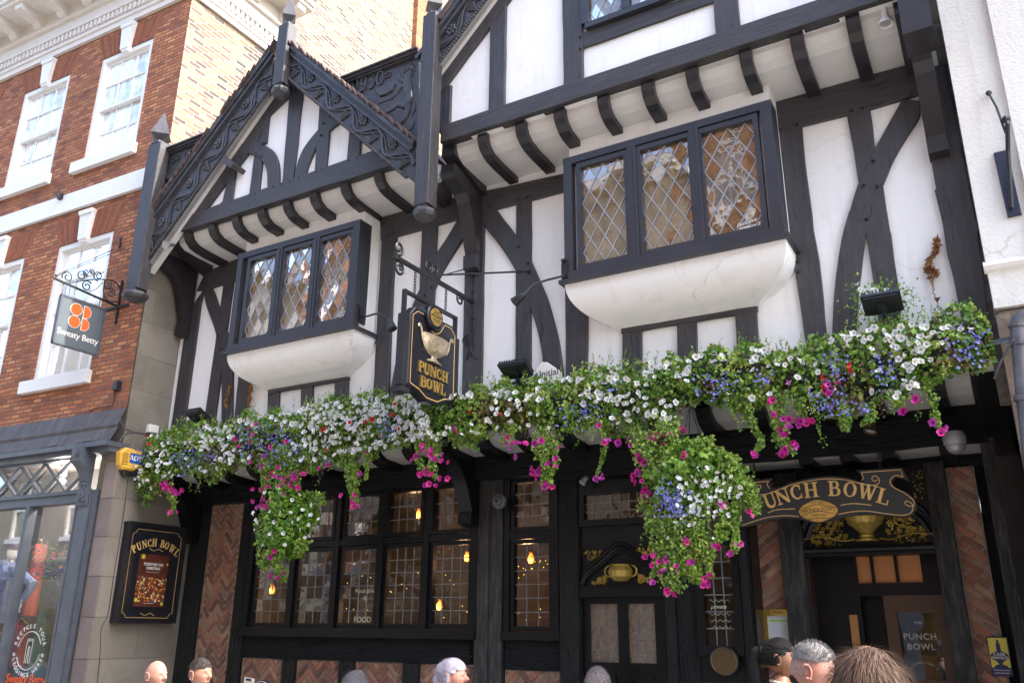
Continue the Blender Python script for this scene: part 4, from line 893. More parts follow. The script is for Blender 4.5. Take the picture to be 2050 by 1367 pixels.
# room behind the ground floor windows
rm = MB(); rm.box(-9.2, -2.05, 3.0, 3.1, 0, 3.6); rm.box(-9.2, -2.05, .75, 3.0, 3.4, 3.5); rm.box(-9.25, -9.2, .75, 3.0, 0, 3.5); rm.box(-2.05, -2.0, 1.0, 3.0, 0, 3.5); rm.box(-9.2, -2.05, .75, 3.0, .0, .05)
rm.build('bar_room', M('bar_room_walls', (.10, .07, .048), .8, var=.3, vs=2, bump=0), pub)
MB().box(-9.2, .1, 3.1, 3.2, 3.5, 6.4).build('back_wall', MT['dark'], pub)
lamps = [((545, 1180), 1.6), ((880, 1212), 1.4), ((935, 1115), 2.2), ((838, 1030), 2.0), ((1063, 1118), 1.8)]
lm = emit('lantern_glow', (1, .30, .04), .32); tg = emit('fairy_glow', (1, .6, .1), .7)
for (u, v), y in lamps:
    a, z = FP(y).loc(u, v); o = MB(); o.lathe([(.0, -.055), (.022, -.05), (.038, -.015), (.034, .025), (.016, .05), (0, .055)], (a, y, z), k=10)
    ob = o.build('lantern_globe', lm); t = empty('pendant_lamp', (a, y, z), 'x', 'lamp', 'lit lamps behind the ground floor glass'); ob.parent = t; ob.matrix_parent_inverse = Matrix.Translation(-Vector(t.location))
    MB().tube([(a, y, z+.06), (a, y, 3.4)], .004, 5).build('cord', MT['plastic_k'], t); MB().lathe([(.02, .06), (.035, .065), (.01, .10)], (a, y, z), k=10).build('cap', MT['brass'], t)
    pl_ = bpy.data.lights.new('lantern', 'POINT'); pl_.energy = 1.6; pl_.color = (1, .6, .32); pl_.shadow_soft_size = .06; po_ = bpy.data.objects.new('lantern_light', pl_); COL.objects.link(po_); po_.location = (a, y-.09, z-.05)
    t['label'] = {545: 'amber globe lamp glowing behind the leftmost light of the main window', 880: 'lowest amber lamp glowing behind the right light of the main window', 935: 'amber lamp high in the right light of the main window', 838: 'small lamp behind an upper light of the main window', 1063: 'amber lamp glowing inside the narrow window beside the camera post'}[u]
g = MB()
for i in range(90):
    x = random.choice([random.uniform(-8, -5), random.uniform(-5.2, -4.2)]); y = random.uniform(1.2, 1.9); z = 2.25+.12*math.sin(x*5)+random.gauss(0, .05)
    if random.random() < .3: z = random.uniform(1.8, 1.95)
    g.ball((x, y, z), .0045, 5, 3)
tag(g.build('fairy_lights', tg), 'string of tiny yellow fairy lights inside the ground floor windows', 'fairy lights')
g = MB()
for i in range(5): x = -7.9+i*.6; g.box(x, x+.35, 2.4, 2.7, 1.2+.2*(i % 2), 2.2)
tag(g.build('curtain', M('magenta_curtain', (.16, .01, .06), .8, bump=0)), 'dark magenta curtains inside the main window', 'curtain') if False else None
# window writing
tw_ = M('window_lettering', (.45, .5, .38), .6, bump=0)
wa3 = (PW.loc(728, 1240, .01)[0]); zf = PW.loc(728, 1240, .01)[1]
text(PW, 'FOOD', wa3-.02, zf, .085, .008, tw_, main_win, name='window_lettering'); text(PW, 'Punch Bowl', wa3, zf+.30, .06, .008, tw_, main_win, name='window_lettering', ext=.0006); text(PW, '*', wa3, zf+.2, .12, .008, tw_, main_win, name='window_lettering')
text(PW, 'private', (na+nb)/2-.01, 1.90, .05, .008, tw_, n2, name='window_lettering', shear=.2, ext=.0006)
g = MB()
for i in (0, 2, 3, 4): g.tube([PW.W((na+nb)/2-.09+.015*k, 1.95-.055*i+.012*math.sin(k*1.9+i), .008) for k in range(13)], .002, 4)
g.build('window_handwriting', tw_, n2)
hw_ = M('handwriting_white', (.75, .75, .72), .6, bump=0)
for i, s_ in enumerate(('Exclusive', 'Offers &', 'Discos')):
    a, z = PBY.loc(*Q('w', (1420+35*i, 905+32*i))[0], .0); text(PBY, s_, a, z, .048, -.008, hw_, bayR, rot=.14, shear=.5, name='window_lettering', ext=.0003)
# bracket under the first floor jetty
xb = PW.loc(945, 1000, .1)[0]
MB().xprof([(.55, 3.5), (.0, 3.5), (-.01, 3.36)]+cat(None, [(.05, 3.33), (.16, 3.27), (.27, 3.15), (.35, 3.0), (.42, 2.84)], 4)+[(.40, 2.83), (.40, 2.72), (.55, 2.70)], FP(.4).loc(918, 1000)[0], FP(.4).loc(944, 1000)[0]).build('bracket', gs, pub)
MB().xprof([(.55, 3.5), (.0, 3.5), (-.01, 3.36)]+cat(None, [(.05, 3.33), (.16, 3.27), (.27, 3.15), (.35, 3.0), (.42, 2.84)], 4)+[(.40, 2.72), (.55, 2.70)], -9.21, -9.03).build('bracket', gs, pub)
# ================================================================== brick building on the left
bb = empty('brick_building', (-11, -.6, 0), 'tall orange brick building with white sash windows and a grey shopfront, left of the pub', 'building')
def LL(k, x, y, d=0): return LP.loc(*(Q(k, (x, y))[0] if k else (x, y)), d)
ZC = LL('o', 930, 120)[1]
zc0 = (ZC+LL('o', 0, 545)[1])/2
# windows of the two upper floors, from the corners seen in the photograph
TLb, TRb, BRb = LL('o', 672, 390), LL('o', 1008, 240), LL('o', 880, 935); BLb = LL('o', 535, 1060)
TLa, TRa = LL('o', 175, 605), LL('o', 462, 488); BLa = LL('o', 5, 1240); BRa = LL('o', 320, 1160)
TLc, TRc = LL('q', 430, 195), LL('q', 825, 75); BLc = LL('q', 228, 1165); BRc = LL('q', 640, 1090)
TRd = LL('q', 185, 285); BRd = LL('q', 5, 1050)
print('B', TLb, TRb, BLb, BRb); print('A', TLa, TRa, BLa, BRa); print('C', TLc, TRc, BLc, BRc)
xb0 = (TLb[0]+BLb[0])/2; xb1 = (TRb[0]+BRb[0])/2; xa0 = (TLa[0]+BLa[0])/2; xa1 = (TRa[0]+BRa[0])/2; xc0 = (TLc[0]+BLc[0])/2; xc1 = (TRc[0]+BRc[0])/2; xd1 = (TRd[0]+BRd[0])/2
u1 = (TLb[1]+TRb[1]+TLa[1]+TRa[1])/4; u0 = (BLb[1]+BRb[1]+BLa[1]+BRa[1])/4; l1 = (TLc[1]+TRc[1])/2; l0 = (BLc[1]+BRc[1])/2
band1, band0 = LL('o', 935, 1115)[1], LL('o', 905, 1240)[1]
W_ = xb1-xb0; pitch = xb1-xa1
wins = [(xb0, xb1, u0, u1), (xa0, xa1, u0, u1), (xa0-pitch, xa1-pitch, u0, u1), (xc0, xc1, l0, l1), (xd1-(xc1-xc0), xd1, l0, l1), (xd1-(xc1-xc0)-pitch, xd1-pitch, l0, l1)]
ZS = LL('q', 880, 1367)[1]; ZS = LL(5, 690, 1085)[1]
xL = -7.5; top = zc0+1.25
# front wall built round its openings
g = MB(); xsL = sorted(set([xL, 0]+[v for w_ in wins for v in w_[:2]])); 
def wallgrid(P, x0, x1, z0, z1, holes, d0, d1, g):
    xs = sorted(set([x0, x1]+[min(x1, max(x0, h)) for w_ in holes for h in w_[:2]])); zs = sorted(set([z0, z1]+[min(z1, max(z0, h)) for w_ in holes for h in w_[2:4]]))
    for i in range(len(xs)-1):
        for j in range(len(zs)-1):
            cx, cz = (xs[i]+xs[i+1])/2, (zs[j]+zs[j+1])/2
            if any(h[0] < cx < h[1] and h[2] < cz < h[3] for h in holes) or xs[i+1]-xs[i] < 1e-4 or zs[j+1]-zs[j] < 1e-4: continue
            b = len(g.v); g.add([P.W(a, z, d1) for a, z in ((xs[i], zs[j]), (xs[i+1], zs[j]), (xs[i+1], zs[j+1]), (xs[i], zs[j+1]))], [(0, 1, 2, 3)])
    for h in holes:
        a, b, c, d = h[:4]
        for q in (((a, c), (a, d)), ((b, d), (b, c)), ((a, d), (b, d)), ((b, c), (a, c))): g.add([P.W(*q[0], d1), P.W(*q[1], d1), P.W(*q[1], d0), P.W(*q[0], d0)], [(0, 1, 2, 3)])
wallgrid(LP, xL, 0, ZS, top, wins, -.22, 0, g); wl = g.build('front_wall', MT['brick_l'], bb)
WP = MT['whitep']
for k, (a, b, c, d) in enumerate(wins):
    f = MB(); e = .075
    for q in ((a, a+e, c, d), (b-e, b, c, d), (a+e, b-e, d-e, d), (a+e, b-e, c, c+.05)): f.pbox(LP, *q, -.16, -.012)
    fo = f.build('sash_window_frame', WP, bb); mid = (c+d)/2-.02; ia, ib = a+e, b-e
    for (z0, z1, dd) in ((mid, d-e, -.06), (c+.05, mid+.05, -.105)):
        s_ = MB(); t = .045
        for q in ((ia, ia+t, z0, z1), (ib-t, ib, z0, z1), (ia+t, ib-t, z1-t, z1), (ia+t, ib-t, z0, z0+t)): s_.pbox(LP, *q, dd-.04, dd)
        for i in (1, 2): xx = ia+(ib-ia)*i/3; s_.pbox(LP, xx-.011, xx+.011, z0+t, z1-t, dd-.03, dd-.006)
        zz = (z0+z1)/2; s_.pbox(LP, ia+t, ib-t, zz-.011, zz+.011, dd-.028, dd-.004); so = s_.build('sash', WP, fo)
        gp = MB(); nn_ = [(ia+t+(ib-ia-2*t)*i/3, ia+t+(ib-ia-2*t)*(i+1)/3, z0+t+(z1-z0-2*t)*j/2, z0+t+(z1-z0-2*t)*(j+1)/2) for i in range(3) for j in range(2)]
        for q in nn_:
            tx, tz = random.gauss(0, .008), random.gauss(0, .008); cx, cz = (q[0]+q[1])/2, (q[2]+q[3])/2
            gp.add([LP.W(x, z, dd-.022+(x-cx)*tx+(z-cz)*tz) for x, z in ((q[0], q[2]), (q[1], q[2]), (q[1], q[3]), (q[0], q[3]))], [(0, 1, 2, 3)])
        gp.build('sash_pane', MT['spane'], fo)
    MB().pbox(LP, a-.17, b+.05 if k in (0, 1, 2) else b+.06, c-.17, c, -.1, .075).build('window_sill', WP, bb)
    # flat arch of rubbed brick with a stepped keystone
    m = (a+b)/2; g = MB(); ht = min(.42, top-d); n = 26
    for i in range(n):
        t0 = (i-n/2)/(n/2); t1 = (i+1-n/2)/(n/2); h = (b-a)/2
        if abs((t0+t1)/2) < .16: continue
        g.cur = random.choice([(.31, .105, .05), (.36, .125, .058), (.26, .085, .045), (.33, .12, .055)]); x0_, x1_ = m+t0*h, m+t1*h; X0, X1 = m+t0*h*1.35, m+t1*h*1.35
        g.prism(LP, [(x0_+.003, d+.002), (x1_-.003, d+.002), (X1-.003, d+ht), (X0+.003, d+ht)], -.01, .004)
    g.build('brick_arch', MT['brickvc'], bb, col=True)
    g = MB(); g.prism(LP, [(m-.085, d-.03), (m+.085, d-.03), (m+.13, d+ht*.93), (m-.13, d+ht*.93)], -.05, .07); g.prism(LP, [(m-.13, d+ht*.85), (m+.13, d+ht*.85), (m+.145, d+ht*1.0), (m-.145, d+ht*1.0)], -.05, .09); g.prism(LP, [(m-.06, d-.07), (m+.06, d-.07), (m+.085, d-.03), (m-.085, d-.03)], -.04, .055)
    g.build('keystone', WP, bb)
MB().pbox(LP, xL, 0.004, band0, band1, -.05, .05).build('string_course', WP, bb)
# cornice with dentils and modillions, returned a little round the corner
CR = 1.2; cpr = [(0, 0), (.05, .0), (.06, .07), (.09, .10), (.09, .13)]
def cor(z0, z1, dd, mat=MT['cream'], name='cornice', ret=CR):
    g = MB(); g.pbox(LP, xL, dd, z0, z1, -.05, dd); c, r = LP, ret
    g.box(-9.25, -9.23+dd, -.63, ret, z0, z1); return g
g = MB()
for z0, z1, dd in ((0, .10, .05), (.10, .16, .075), (.16, .29, .06), (.29, .34, .12), (.34, .52, .10), (.52, .58, .16), (.80, .86, .60), (.86, .97, .64), (.97, 1.04, .70), (1.04, 1.12, .76)):
    q = cor(zc0+z0, zc0+z1, dd); g.add(q.v, q.f)
q = cor(zc0+.58, zc0+.80, .14); g.add(q.v, q.f)
co = g.build('cornice', MT['cream'], bb)
g = MB(); x = -.03
while x > xL: g.pbox(LP, x-.055, x, zc0+.175, zc0+.285, .055, .105); x -= .10
y = -.5
while y < CR: g.box(-9.18, -9.125, y, y+.055, zc0+.175, zc0+.285); y += .10
g.build('dentils', MT['cream'], co)
x = .35
while x > xL:
    g = MB(); g.prism(Plane(LP.W(x, 0), tuple(LP.n), tuple(LP.ax)), [(.1, zc0+.58), (.2, zc0+.58), (.26, zc0+.64), (.50, zc0+.67), (.56, zc0+.70), (.56, zc0+.80), (.1, zc0+.80)], -.17, 0); g.build('modillion', MT['cream'], co); x -= .62
for y in (-.35, .27, .9):
    g = MB(); g.prism(Plane((-9.23, y, 0), (1, 0, 0), (0, 1, 0)), [(.1, zc0+.58), (.2, zc0+.58), (.26, zc0+.64), (.50, zc0+.67), (.56, zc0+.70), (.56, zc0+.80), (.1, zc0+.80)], 0, .17); g.build('modillion', MT['cream'], co)
MB().pbox(LP, xL, .3, zc0+1.12, zc0+1.9, -.5, .35).build('parapet_gutter', MT['leadsheet'], bb) if False else None
# side wall: sunlit brick above, rendered blockwork beside the pub
MB().box(-9.6, -9.228, -.615, 12, 6.6, 16).build('side_wall', MT['brick_s'], bb)
MB().box(-9.6, -9.226, -.60, 1.2, 0, 6.6).build('rendered_side_wall', MT['conc'], bb)
MB().box(-9.235, -9.12, 4.55, 5.0, 6, 16).build('brick_pier', MT['brick_l'], bb)
MB().box(-16.6, -9.6, .3, 12, 0, zc0+1.2).build('rear_mass', MT['dark'], bb)
cr = MB(); c = [(-9.222, -.31, 4.0-.05)]
pts = [XP(-9.225).loc(*p) for p in Q('l', (690, 260), (600, 900), (545, 1100), (530, 1367))]
cr.tube([(-9.224, a+.01*math.sin(i), z) for i, (a, z) in enumerate(cat(None, pts, 6))], .004, 4); cr.build('wall_crack', MT['dark'], bb)
# corner stone beside the shopfront
MB().pbox(LP, LL('k', 440, 1200)[0]-.0, .003, 0, ZS-.45, -.3, .004).build('corner_stonework', MT['stoneb'], bb)
# shopfront: lead flashing, cornice, lattice lights, big panes, pilaster with console
zs1 = LL('k', 620, 10)[1]; print('shop cornice', zs1); 
g = MB(); n = 60
for i in range(n):
    x0 = xL+(0.02-xL)*i/n; x1 = xL+(0.02-xL)*(i+1)/n; h0 = .012*noise.noise(Vector((x0*3, 0, 0))); 
    g.add([LP.W(x0, ZS+.02, .02), LP.W(x1, ZS+.02, .02), LP.W(x1, ZS-.20+h0, .10), LP.W(x0, ZS-.20+h0, .10), LP.W(x1, ZS-.24, .09), LP.W(x0, ZS-.24, .09), LP.W(x1, ZS-.40+h0*2, .17), LP.W(x0, ZS-.40+h0*2, .17), LP.W(x1, ZS-.42, .02), LP.W(x0, ZS-.42, .02)], [(0, 1, 2, 3), (3, 2, 4, 5), (5, 4, 6, 7), (7, 6, 8, 9)])
g.build('lead_flashing', MT['leadsheet'], bb)
ZA = ZS-.42
SH = MT['shop']
xp1 = LL('k', 590, 150)[0]; xp0 = LL('k', 470, 350)[0]; xp_in = LL('k', 400, 1000)[0]
zl1, zl0 = LL('k', 300, 80, -.05)[1], LL('k', 300, 255, -.05)[1]; zr0 = LL('k', 300, 325, -.05)[1]
g = MB(); g.pbox(LP, xL, .02, ZA-.06, ZA, -.1, .22); g.pbox(LP, xL, .0, ZA-.12, ZA-.06, -.1, .15); g.pbox(LP, xL, xp0, zl1, ZA-.12, -.1, .02); g.pbox(LP, xL, xp0, zr0, zl0, -.12, .0); g.pbox(LP, xL, xp0, zl0-.05, zl0-.02, -.05, .03)
xm_ = LL('k', 165, 350)[0]; MW = xp0-xm_
for i in range(4): xx = xm_-i*1.25; g.pbox(LP, xx-.035, xx+.035, .6, zr0, -.1, .01)
g.pbox(LP, xL, xp0, 0, .6, -.1, .0)
sf = g.build('shopfront_frame', SH, bb)
lat = MB(); dx = LL('k', 272, 170)[0]-LL('k', 130, 170)[0]; P5 = LP
x = xL
hz = zl1-zl0
while x < xp0-.02:
    for s_ in (1, -1):
        for k_ in (0,):
            a, b = (x, zl0), (x+dx, zl1)
            if s_ < 0: a, b = (x, zl1), (x+dx, zl0)
            if b[0] > xp0: t = (xp0-a[0])/(b[0]-a[0]); b = (xp0, a[1]+(b[1]-a[1])*t)
            lat.prism(P5, strip([a, b], .012), -.07, -.035+.002*s_)
    x += dx/1.0
lat.build('lattice_bars', SH, sf)
MB().pbox(LP, xL, xp0, .6, zl1, -.085, -.08).build('shop_glass', MT['shopglass'], sf)
g = MB(); g.pbox(LP, xp0, xp1, 0, ZA-.55, -.1, .05); g.pbox(LP, xp0+.03, xp1-.04, 0, ZA-.6, -.1, .065); g.pbox(LP, xp0-.01, xp0+.02, 0, ZA-.5, -.1, .07)
pil = g.build('pilaster', SH, bb)
g = MB(); xc_, wc = (xp0+xp1)/2-.02, .085
cp_ = [(.05, ZA-.72), (.09, ZA-.74), (.10, ZA-.66), (.10, ZA-.45), (.14, ZA-.34), (.26, ZA-.22), (.27, ZA-.06), (.05, ZA-.06)]
g.prism(Plane(LP.W(xc_, 0), tuple(LP.n), tuple(LP.ax)), cp_, -wc, wc)
for i in range(60): 
    g.ball(LP.W(xc_+random.uniform(-.07, .07), random.uniform(ZA-.70, ZA-.40), .105), random.uniform(.008, .016), 5, 4)
g.lathe([(.0, .0), (.045, 0), (.045, .01), (.02, .02), (0, .025)], LP.W(xc_, ZA-.14, .27), tuple(LP.n), k=10)
g.build('console_bracket', SH, pil)
# shop interior
g = MB(); g.pbox(LP, xL, xp1, .55, .6, -1.6, -.1); g.pbox(LP, xL, xp1, .0, ZA, -1.65, -1.6); g.pbox(LP, xp1-.02, xp1, 0, ZA, -1.6, -.1); g.pbox(LP, xL, xp1, ZA-.02, ZA, -1.6, -.1)
g.build('shop_interior', M('shop_interior_wall', (.13, .10, .085), .8, bump=0), bb)
lr = M('recycle_lettering', (.8, .8, .8), .6, bump=0); cxs, czs = LL('k', 165, 1175, -.07); rr = abs(LL('k', 165, 1175)[0]-LL('k', 98, 1175)[0])
ringtext(LP, '# RECYCLE YOUR #', cxs, czs, rr*1.28, .07, -.075, lr, sf, 190, -10, name='window_lettering'); ringtext(LP, 'LEGGINGS HERE', cxs, czs, rr*1.28, .07, -.075, lr, sf, 202, 338, name='window_lettering', flip=True)
g = MB(); 
for a0_, a1_ in ((20, 170), (200, 350)): g.tube([LP.W(cxs+rr*math.cos(R_(a)), czs+rr*math.sin(R_(a)), -.075) for a in np.linspace(a0_, a1_, 24)], .004, 4)
for sg in (-1, 1):
    g.tube([LP.W(cxs+a, czs+b, -.075) for a, b in ((sg*.045, .13), (sg*.055, .05), (sg*.045, -.14), (sg*.018, -.14), (sg*.004, .05))], .003, 4)
g.tube([LP.W(cxs-.045, czs+.13, -.075), LP.W(cxs+.045, czs+.13, -.075)], .003, 4); g.tube([LP.W(cxs-.047, czs+.11, -.075), LP.W(cxs+.047, czs+.11, -.075)], .003, 4)
g.build('leggings_emblem', lr, sf)
a, z = LL('k', 145, 1340, -.07); text(LP, 'Sweaty Betty', a+.0, z-.01, .15, -.075, MT['orange'], sf, name='window_lettering', shear=.1, sp=.95)
# ---- things in the shop window
def garment(g, cx, cz, w, h, d, P=LP, waist=.8, t=.09):
    n = 10; prof = [(w*(.42 if i < 2 else 1)*(1-(1-waist)*math.sin(math.pi*i/n)) if i else w*.3, cz+h/2-h*i/n) for i in range(n+1)]
    vs = []
    for hw_2, z in prof:
        for k in range(12): an = 2*math.pi*k/12; vs.append(P.W(cx+hw_2/2*math.cos(an)*(1+.05*math.sin(3*an)), z, d+t*math.sin(an)))
    fs = [(i*12+k, i*12+(k+1) % 12, (i+1)*12+(k+1) % 12, (i+1)*12+k) for i in range(n) for k in range(12)]; g.add(vs, fs)
LPd = lambda k, x, y, d: LP.loc(*Q(k, (x, y))[0], d)
mq = empty('mannequin', LP.W(LPd('k', 60, 700, -.45)[0], .6, -.45), 'white headed mannequin in a dark cap and pale blue top inside the shop window', 'mannequin')
hx, hz_ = LPd('k', 78, 600, -.45); sx_, sz_ = LPd('k', 60, 700, -.45); mw = M('mannequin_white', (.62, .6, .6), .4, bump=0)
g = MB(); c = LP.W(hx, hz_, -.45); g.ball(c, .085, 14, 10, (.85, .95, 1.25)); g.tube([LP.W(hx-.02, hz_-.08, -.45), LP.W(hx-.03, hz_-.2, -.45)], .045, 10)
el = LPd('k', 190, 790, -.35); hd = LPd('k', 118, 900, -.3); g.tube([LP.W(hd[0]+.03, hd[1]+.06, -.31), LP.W(*hd, -.3)], [.03, .024], 8)
for i in range(4): g.tube([LP.W(hd[0]-.018+.012*i, hd[1], -.3), LP.W(hd[0]-.022+.013*i, hd[1]-.06, -.295), LP.W(hd[0]-.02+.012*i, hd[1]-.10-.008*(i % 2), -.30)], [.009, .008, .006], 6)
g.tube([LP.W(hd[0]+.028, hd[1]+.01, -.3), LP.W(hd[0]+.038, hd[1]-.05, -.29)], [.009, .007], 6); g.build('body', mw, mq)
g = MB(); g.lathe([(.10, 0), (.098, .05), (.06, .09), (0, .10)], LP.W(hx, hz_+.04, -.45), k=16); g.prism(Plane((0, 0, hz_+.04), (1, 0, 0), (0, 0, 1)), [(0, 0)]*3, 0, 0) if False else None
g.pbox(LP, hx-.16, hx+.02, hz_+.035, hz_+.05, -.5, -.38); g.build('cap', M('cap_purple', (.03, .02, .05), .7, bump=0), mq)
g = MB(); garment(g, sx_-.06, sz_-.28, .44, .8, -.45, waist=.85, t=.12); g.tube([LP.W(sx_+.12, sz_+.02, -.42), LP.W(*el, -.36), LP.W(hd[0]+.03, hd[1]+.05, -.31)], [.075, .06, .045], 10); g.build('top', M('pale_blue_top', (.12, .16, .30), .7, bump=.2), mq)
g = MB(); garment(g, sx_-.08, sz_-1.1, .34, .95, -.45, waist=1, t=.1); g.build('leggings', M('plum_leggings', (.05, .02, .06), .7, bump=0), mq)
for nm, k_, x, y, w, h, colr, lab, d in (('dress', 'k', 205, 760, .22, .95, (.32, .03, .018), 'long red dress hanging behind the mannequin in the shop window', -.9), ('vest_top', 'k', 240, 1130, .26, .85, (.01, .09, .08), 'dark green vest top on a hanger in the shop window', -.6), ('jacket', 'k', 345, 760, .3, .7, (.012, .02, .06), 'dark navy jacket hanging at the right of the shop window', -.6), ('jumper', 'k', 100, 1130, .4, .6, (.22, .01, .02), 'dark red jumper low in the shop window behind the lettering', -.9)):
    a, z = LPd(k_, x, y, d); t = empty(nm, LP.W(a, .6, d), lab, nm.replace('_', ' ')); g = MB(); garment(g, a, z, w, h, d, waist=.8); g.build('cloth', M(nm+'_fabric', colr, .8, bump=.2), t)
    g = MB(); g.tube([LP.W(a-w*.4, z+h/2-.06, d), LP.W(a, z+h/2+.02, d), LP.W(a+w*.4, z+h/2-.06, d)], .008, 6); g.tube([LP.W(a, z+h/2+.02, d), LP.W(a, z+h/2+.08, d), LP.W(a+.02, z+h/2+.1, d)], .004, 5); g.build('hanger', MT['brass'], t)
g = MB(); fl_ = MB()
for i in range(900):
    a, z = LPd('k', random.gauss(300, 90), random.gauss(640, 55)+random.random()**2*60, -.25); p = np.array(LP.W(a, z, -.25+random.uniform(-.1, .1))); q = RNG.normal(size=(3, 3))*.014; g.cur = random.choice([(.06, .12, .03), (.04, .08, .03), (.10, .14, .04)]) if i % 5 else random.choice([(.45, .03, .12), (.5, .06, .3), (.6, .15, .02)]); g.add([p+q[0], p+q[1], p+q[2]], [(0, 1, 2)])
tag(g.build('flower_garland', MT['petal'], col=True), 'garland of leaves and small pink flowers inside the shop window', 'garland', kind='stuff')
for k_, (x_, d_) in enumerate(((-.75, -.5), (-1.9, -.6))):
    p_ = LP.W(x_, ZA-.16, d_); t = empty('shop_ceiling_lamp', p_, ['bright round ceiling lamp behind the lattice lights nearest the pilaster', 'bright round ceiling lamp behind the lattice lights at the frame edge'][k_], 'lamp'); MB().lathe([(.05, .0), (.055, .03), (.03, .14), (0, .14)], p_, k=14).build('housing', MT['plastic_w'], t); MB().lathe([(.0, -.004), (.042, -.004), (.042, .0), (0, .0)], p_, k=14).build('bulb', emit('shop_lamp_glow', (1, .93, .8), 6), t)
    pl_ = bpy.data.lights.new('shop_lamp', 'POINT'); pl_.energy = 22; pl_.color = (1, .92, .82); pl_.shadow_soft_size = .05; po_ = bpy.data.objects.new('shop_lamp_light', pl_); COL.objects.link(po_); po_.location = (p_[0], p_[1], p_[2]-.08)
sl_ = MB(); sl_.pbox(LP, xL+.2, xp0-.1, ZA-.14, ZA-.12, -.9, -.5)
# ================================================================== white building on the right
wb_ = empty('white_building', (1.6, -.3, 0), 'white painted stone building at the right edge, over a bare brown stone ground floor', 'building')
PR = FP(-.3); XR = .115; zmold = (PR.loc(2010, 530)[1]); zbase = PR.loc(*Q('y', (600, 225))[0])[1]; xst = PR.loc(2005, 150)[0]
g = MB(); g.box(XR, 3.5, -.3, 3, zbase, 11); g.build('white_wall', MT['white_r'], wb_)
MB().box(xst, 3.5, -.345, -.3, zmold+.05, 11).build('raised_pilaster', MT['white_r'], wb_)
MB().xprof([(-.29, zmold-.045), (-.33, zmold-.03), (-.345, zmold), (-.33, zmold+.03), (-.30, zmold+.045), (-.29, zmold+.045)], XR-.02, xst+.0).build('string_moulding', MT['white_r'], wb_)
MB().xprof([(-.29, zmold-.045), (-.37, zmold-.03), (-.385, zmold), (-.37, zmold+.03), (-.29, zmold+.045)], xst, 3.5).build('string_moulding', MT['white_r'], wb_)
MT['stonew'] = M('weathered_brown_stone', (.25, .20, .155), .9, var=.45, vs=3.5, bump=1.0, bs=14, dist=.02, dirt=((.05, .04, .035), 2.4, .5, .75))
g = MB(); g.box(XR+.02, .55, -.26, 3, 0, zbase-.02); g.box(XR-.0, XR+.09, -.30, -.05, 0, zbase-.05); g.build('stone_pier', MT['stonew'], wb_)
MB().box(XR-.07, XR, -.02, .12, 3.3, 8.5).build('weathered_edge_board', M('grey_weathered_board', (.16, .145, .13), .85, var=.4, bump=.8, dirt=((.04, .035, .03), 5, .5, .7)), wb_)
MB().box(.55, 3.5, -.2, 3, 0, zbase-.02).build('ground_floor_wall', MT['stonew'], wb_)
g = MB(); g.box(-.03, .12, .30, .5, 0, 2.9); g.box(-.05, .11, .25, .31, 0, 2.95); tag(g.build('doorway_casing', gs), 'black boxed casing in the narrow gap between pub and white building', 'casing')
MB().box(-.09, XR+.02, 1.0, 3, 0, 9).build('dark_gap_filler', MT['dark'], wb_)  # dark filler added to close the gap where sky showed through
# iron bracket fixed to the white wall
ib = empty('iron_bracket', PR.W(*PR.loc(2015, 370)), 'disused black iron bracket plate and rod on the white wall', 'bracket')
p = lambda x, y, d=.03: PR.W(*PR.loc(*Q(4, (x, y))[0], d), d)
a0 = np.array(PR.loc(*Q(4, (1672, 910))[0])); a1 = np.array(PR.loc(*Q(4, (1758, 1290))[0])); MB().prism(PR, strip([tuple(a0), tuple(a1)], .045), -.0, .03, bev=.006).build('back_plate', M('blue_black_plate', (.015, .02, .05), .5, bump=.5), ib)
g = MB(); g.tube([p(1602, 555, .05), p(1650, 640, .16), p(1703, 790, .2)], .009, 6); g.ball(p(1603, 556, .03), .022, 8, 6); g.tube([p(1703, 700, .2), p(1715, 740, .21), p(1718, 900, .12), p(1740, 1240, .05)], .017, 7); g.ball(p(1705, 712, .2), .03, 8, 6); g.build('rod', MT['iron'], ib)
g = MB()
for k_ in range(3): g.tube([p(1720+8*math.sin(t*5+k_*2)+k_*6, 960+t*180, .05+.02*math.sin(t*7+k_)) for t in np.linspace(0, 1, 14)], .003, 4)
g.build('loose_wire', MT['plastic_k'], ib)
# drain pipe with its cable bundle
dp = empty('drain_pipe', (.5, -.45, 0), 'grey cast iron drainpipe on the brown stone at the right edge', 'drainpipe')
q = lambda x, y, d=.14: FP(-.26).W(*FP(-.26).loc(*Q('y', (x, y))[0], d), d)
g = MB(); g.tube([q(860, 300), q(800, 290), q(765, 320), q(755, 370), q(765, 520), q(800, 900), q(835, 1200), q(900, 1800)], .05, 12); g.build('pipe', MT['zinc'], dp, smooth='auto')
g = MB()
for a, b in (((755, 360), (757, 385)), ((768, 500), (772, 530)), ((800, 930), (806, 975))): g.tube([q(*a), q(*b)], .062, 12)
g.build('collar', MT['zinc'], dp)
g = MB()
for k_ in range(9):
    o = k_*.007; g.tube([q(500+random.uniform(-5, 5), 535, .0), q(560, 490+k_*4, .06+o), q(640, 470+k_*5, .1+o), q(720, 455+k_*5, .16)], .005, 4)
g.tube([q(720, 480, .2), q(650, 600, .12), q(600, 700, .1), q(565, 795, .05)], .008, 5); g.build('cable_bundle', MT['zinc'], dp)
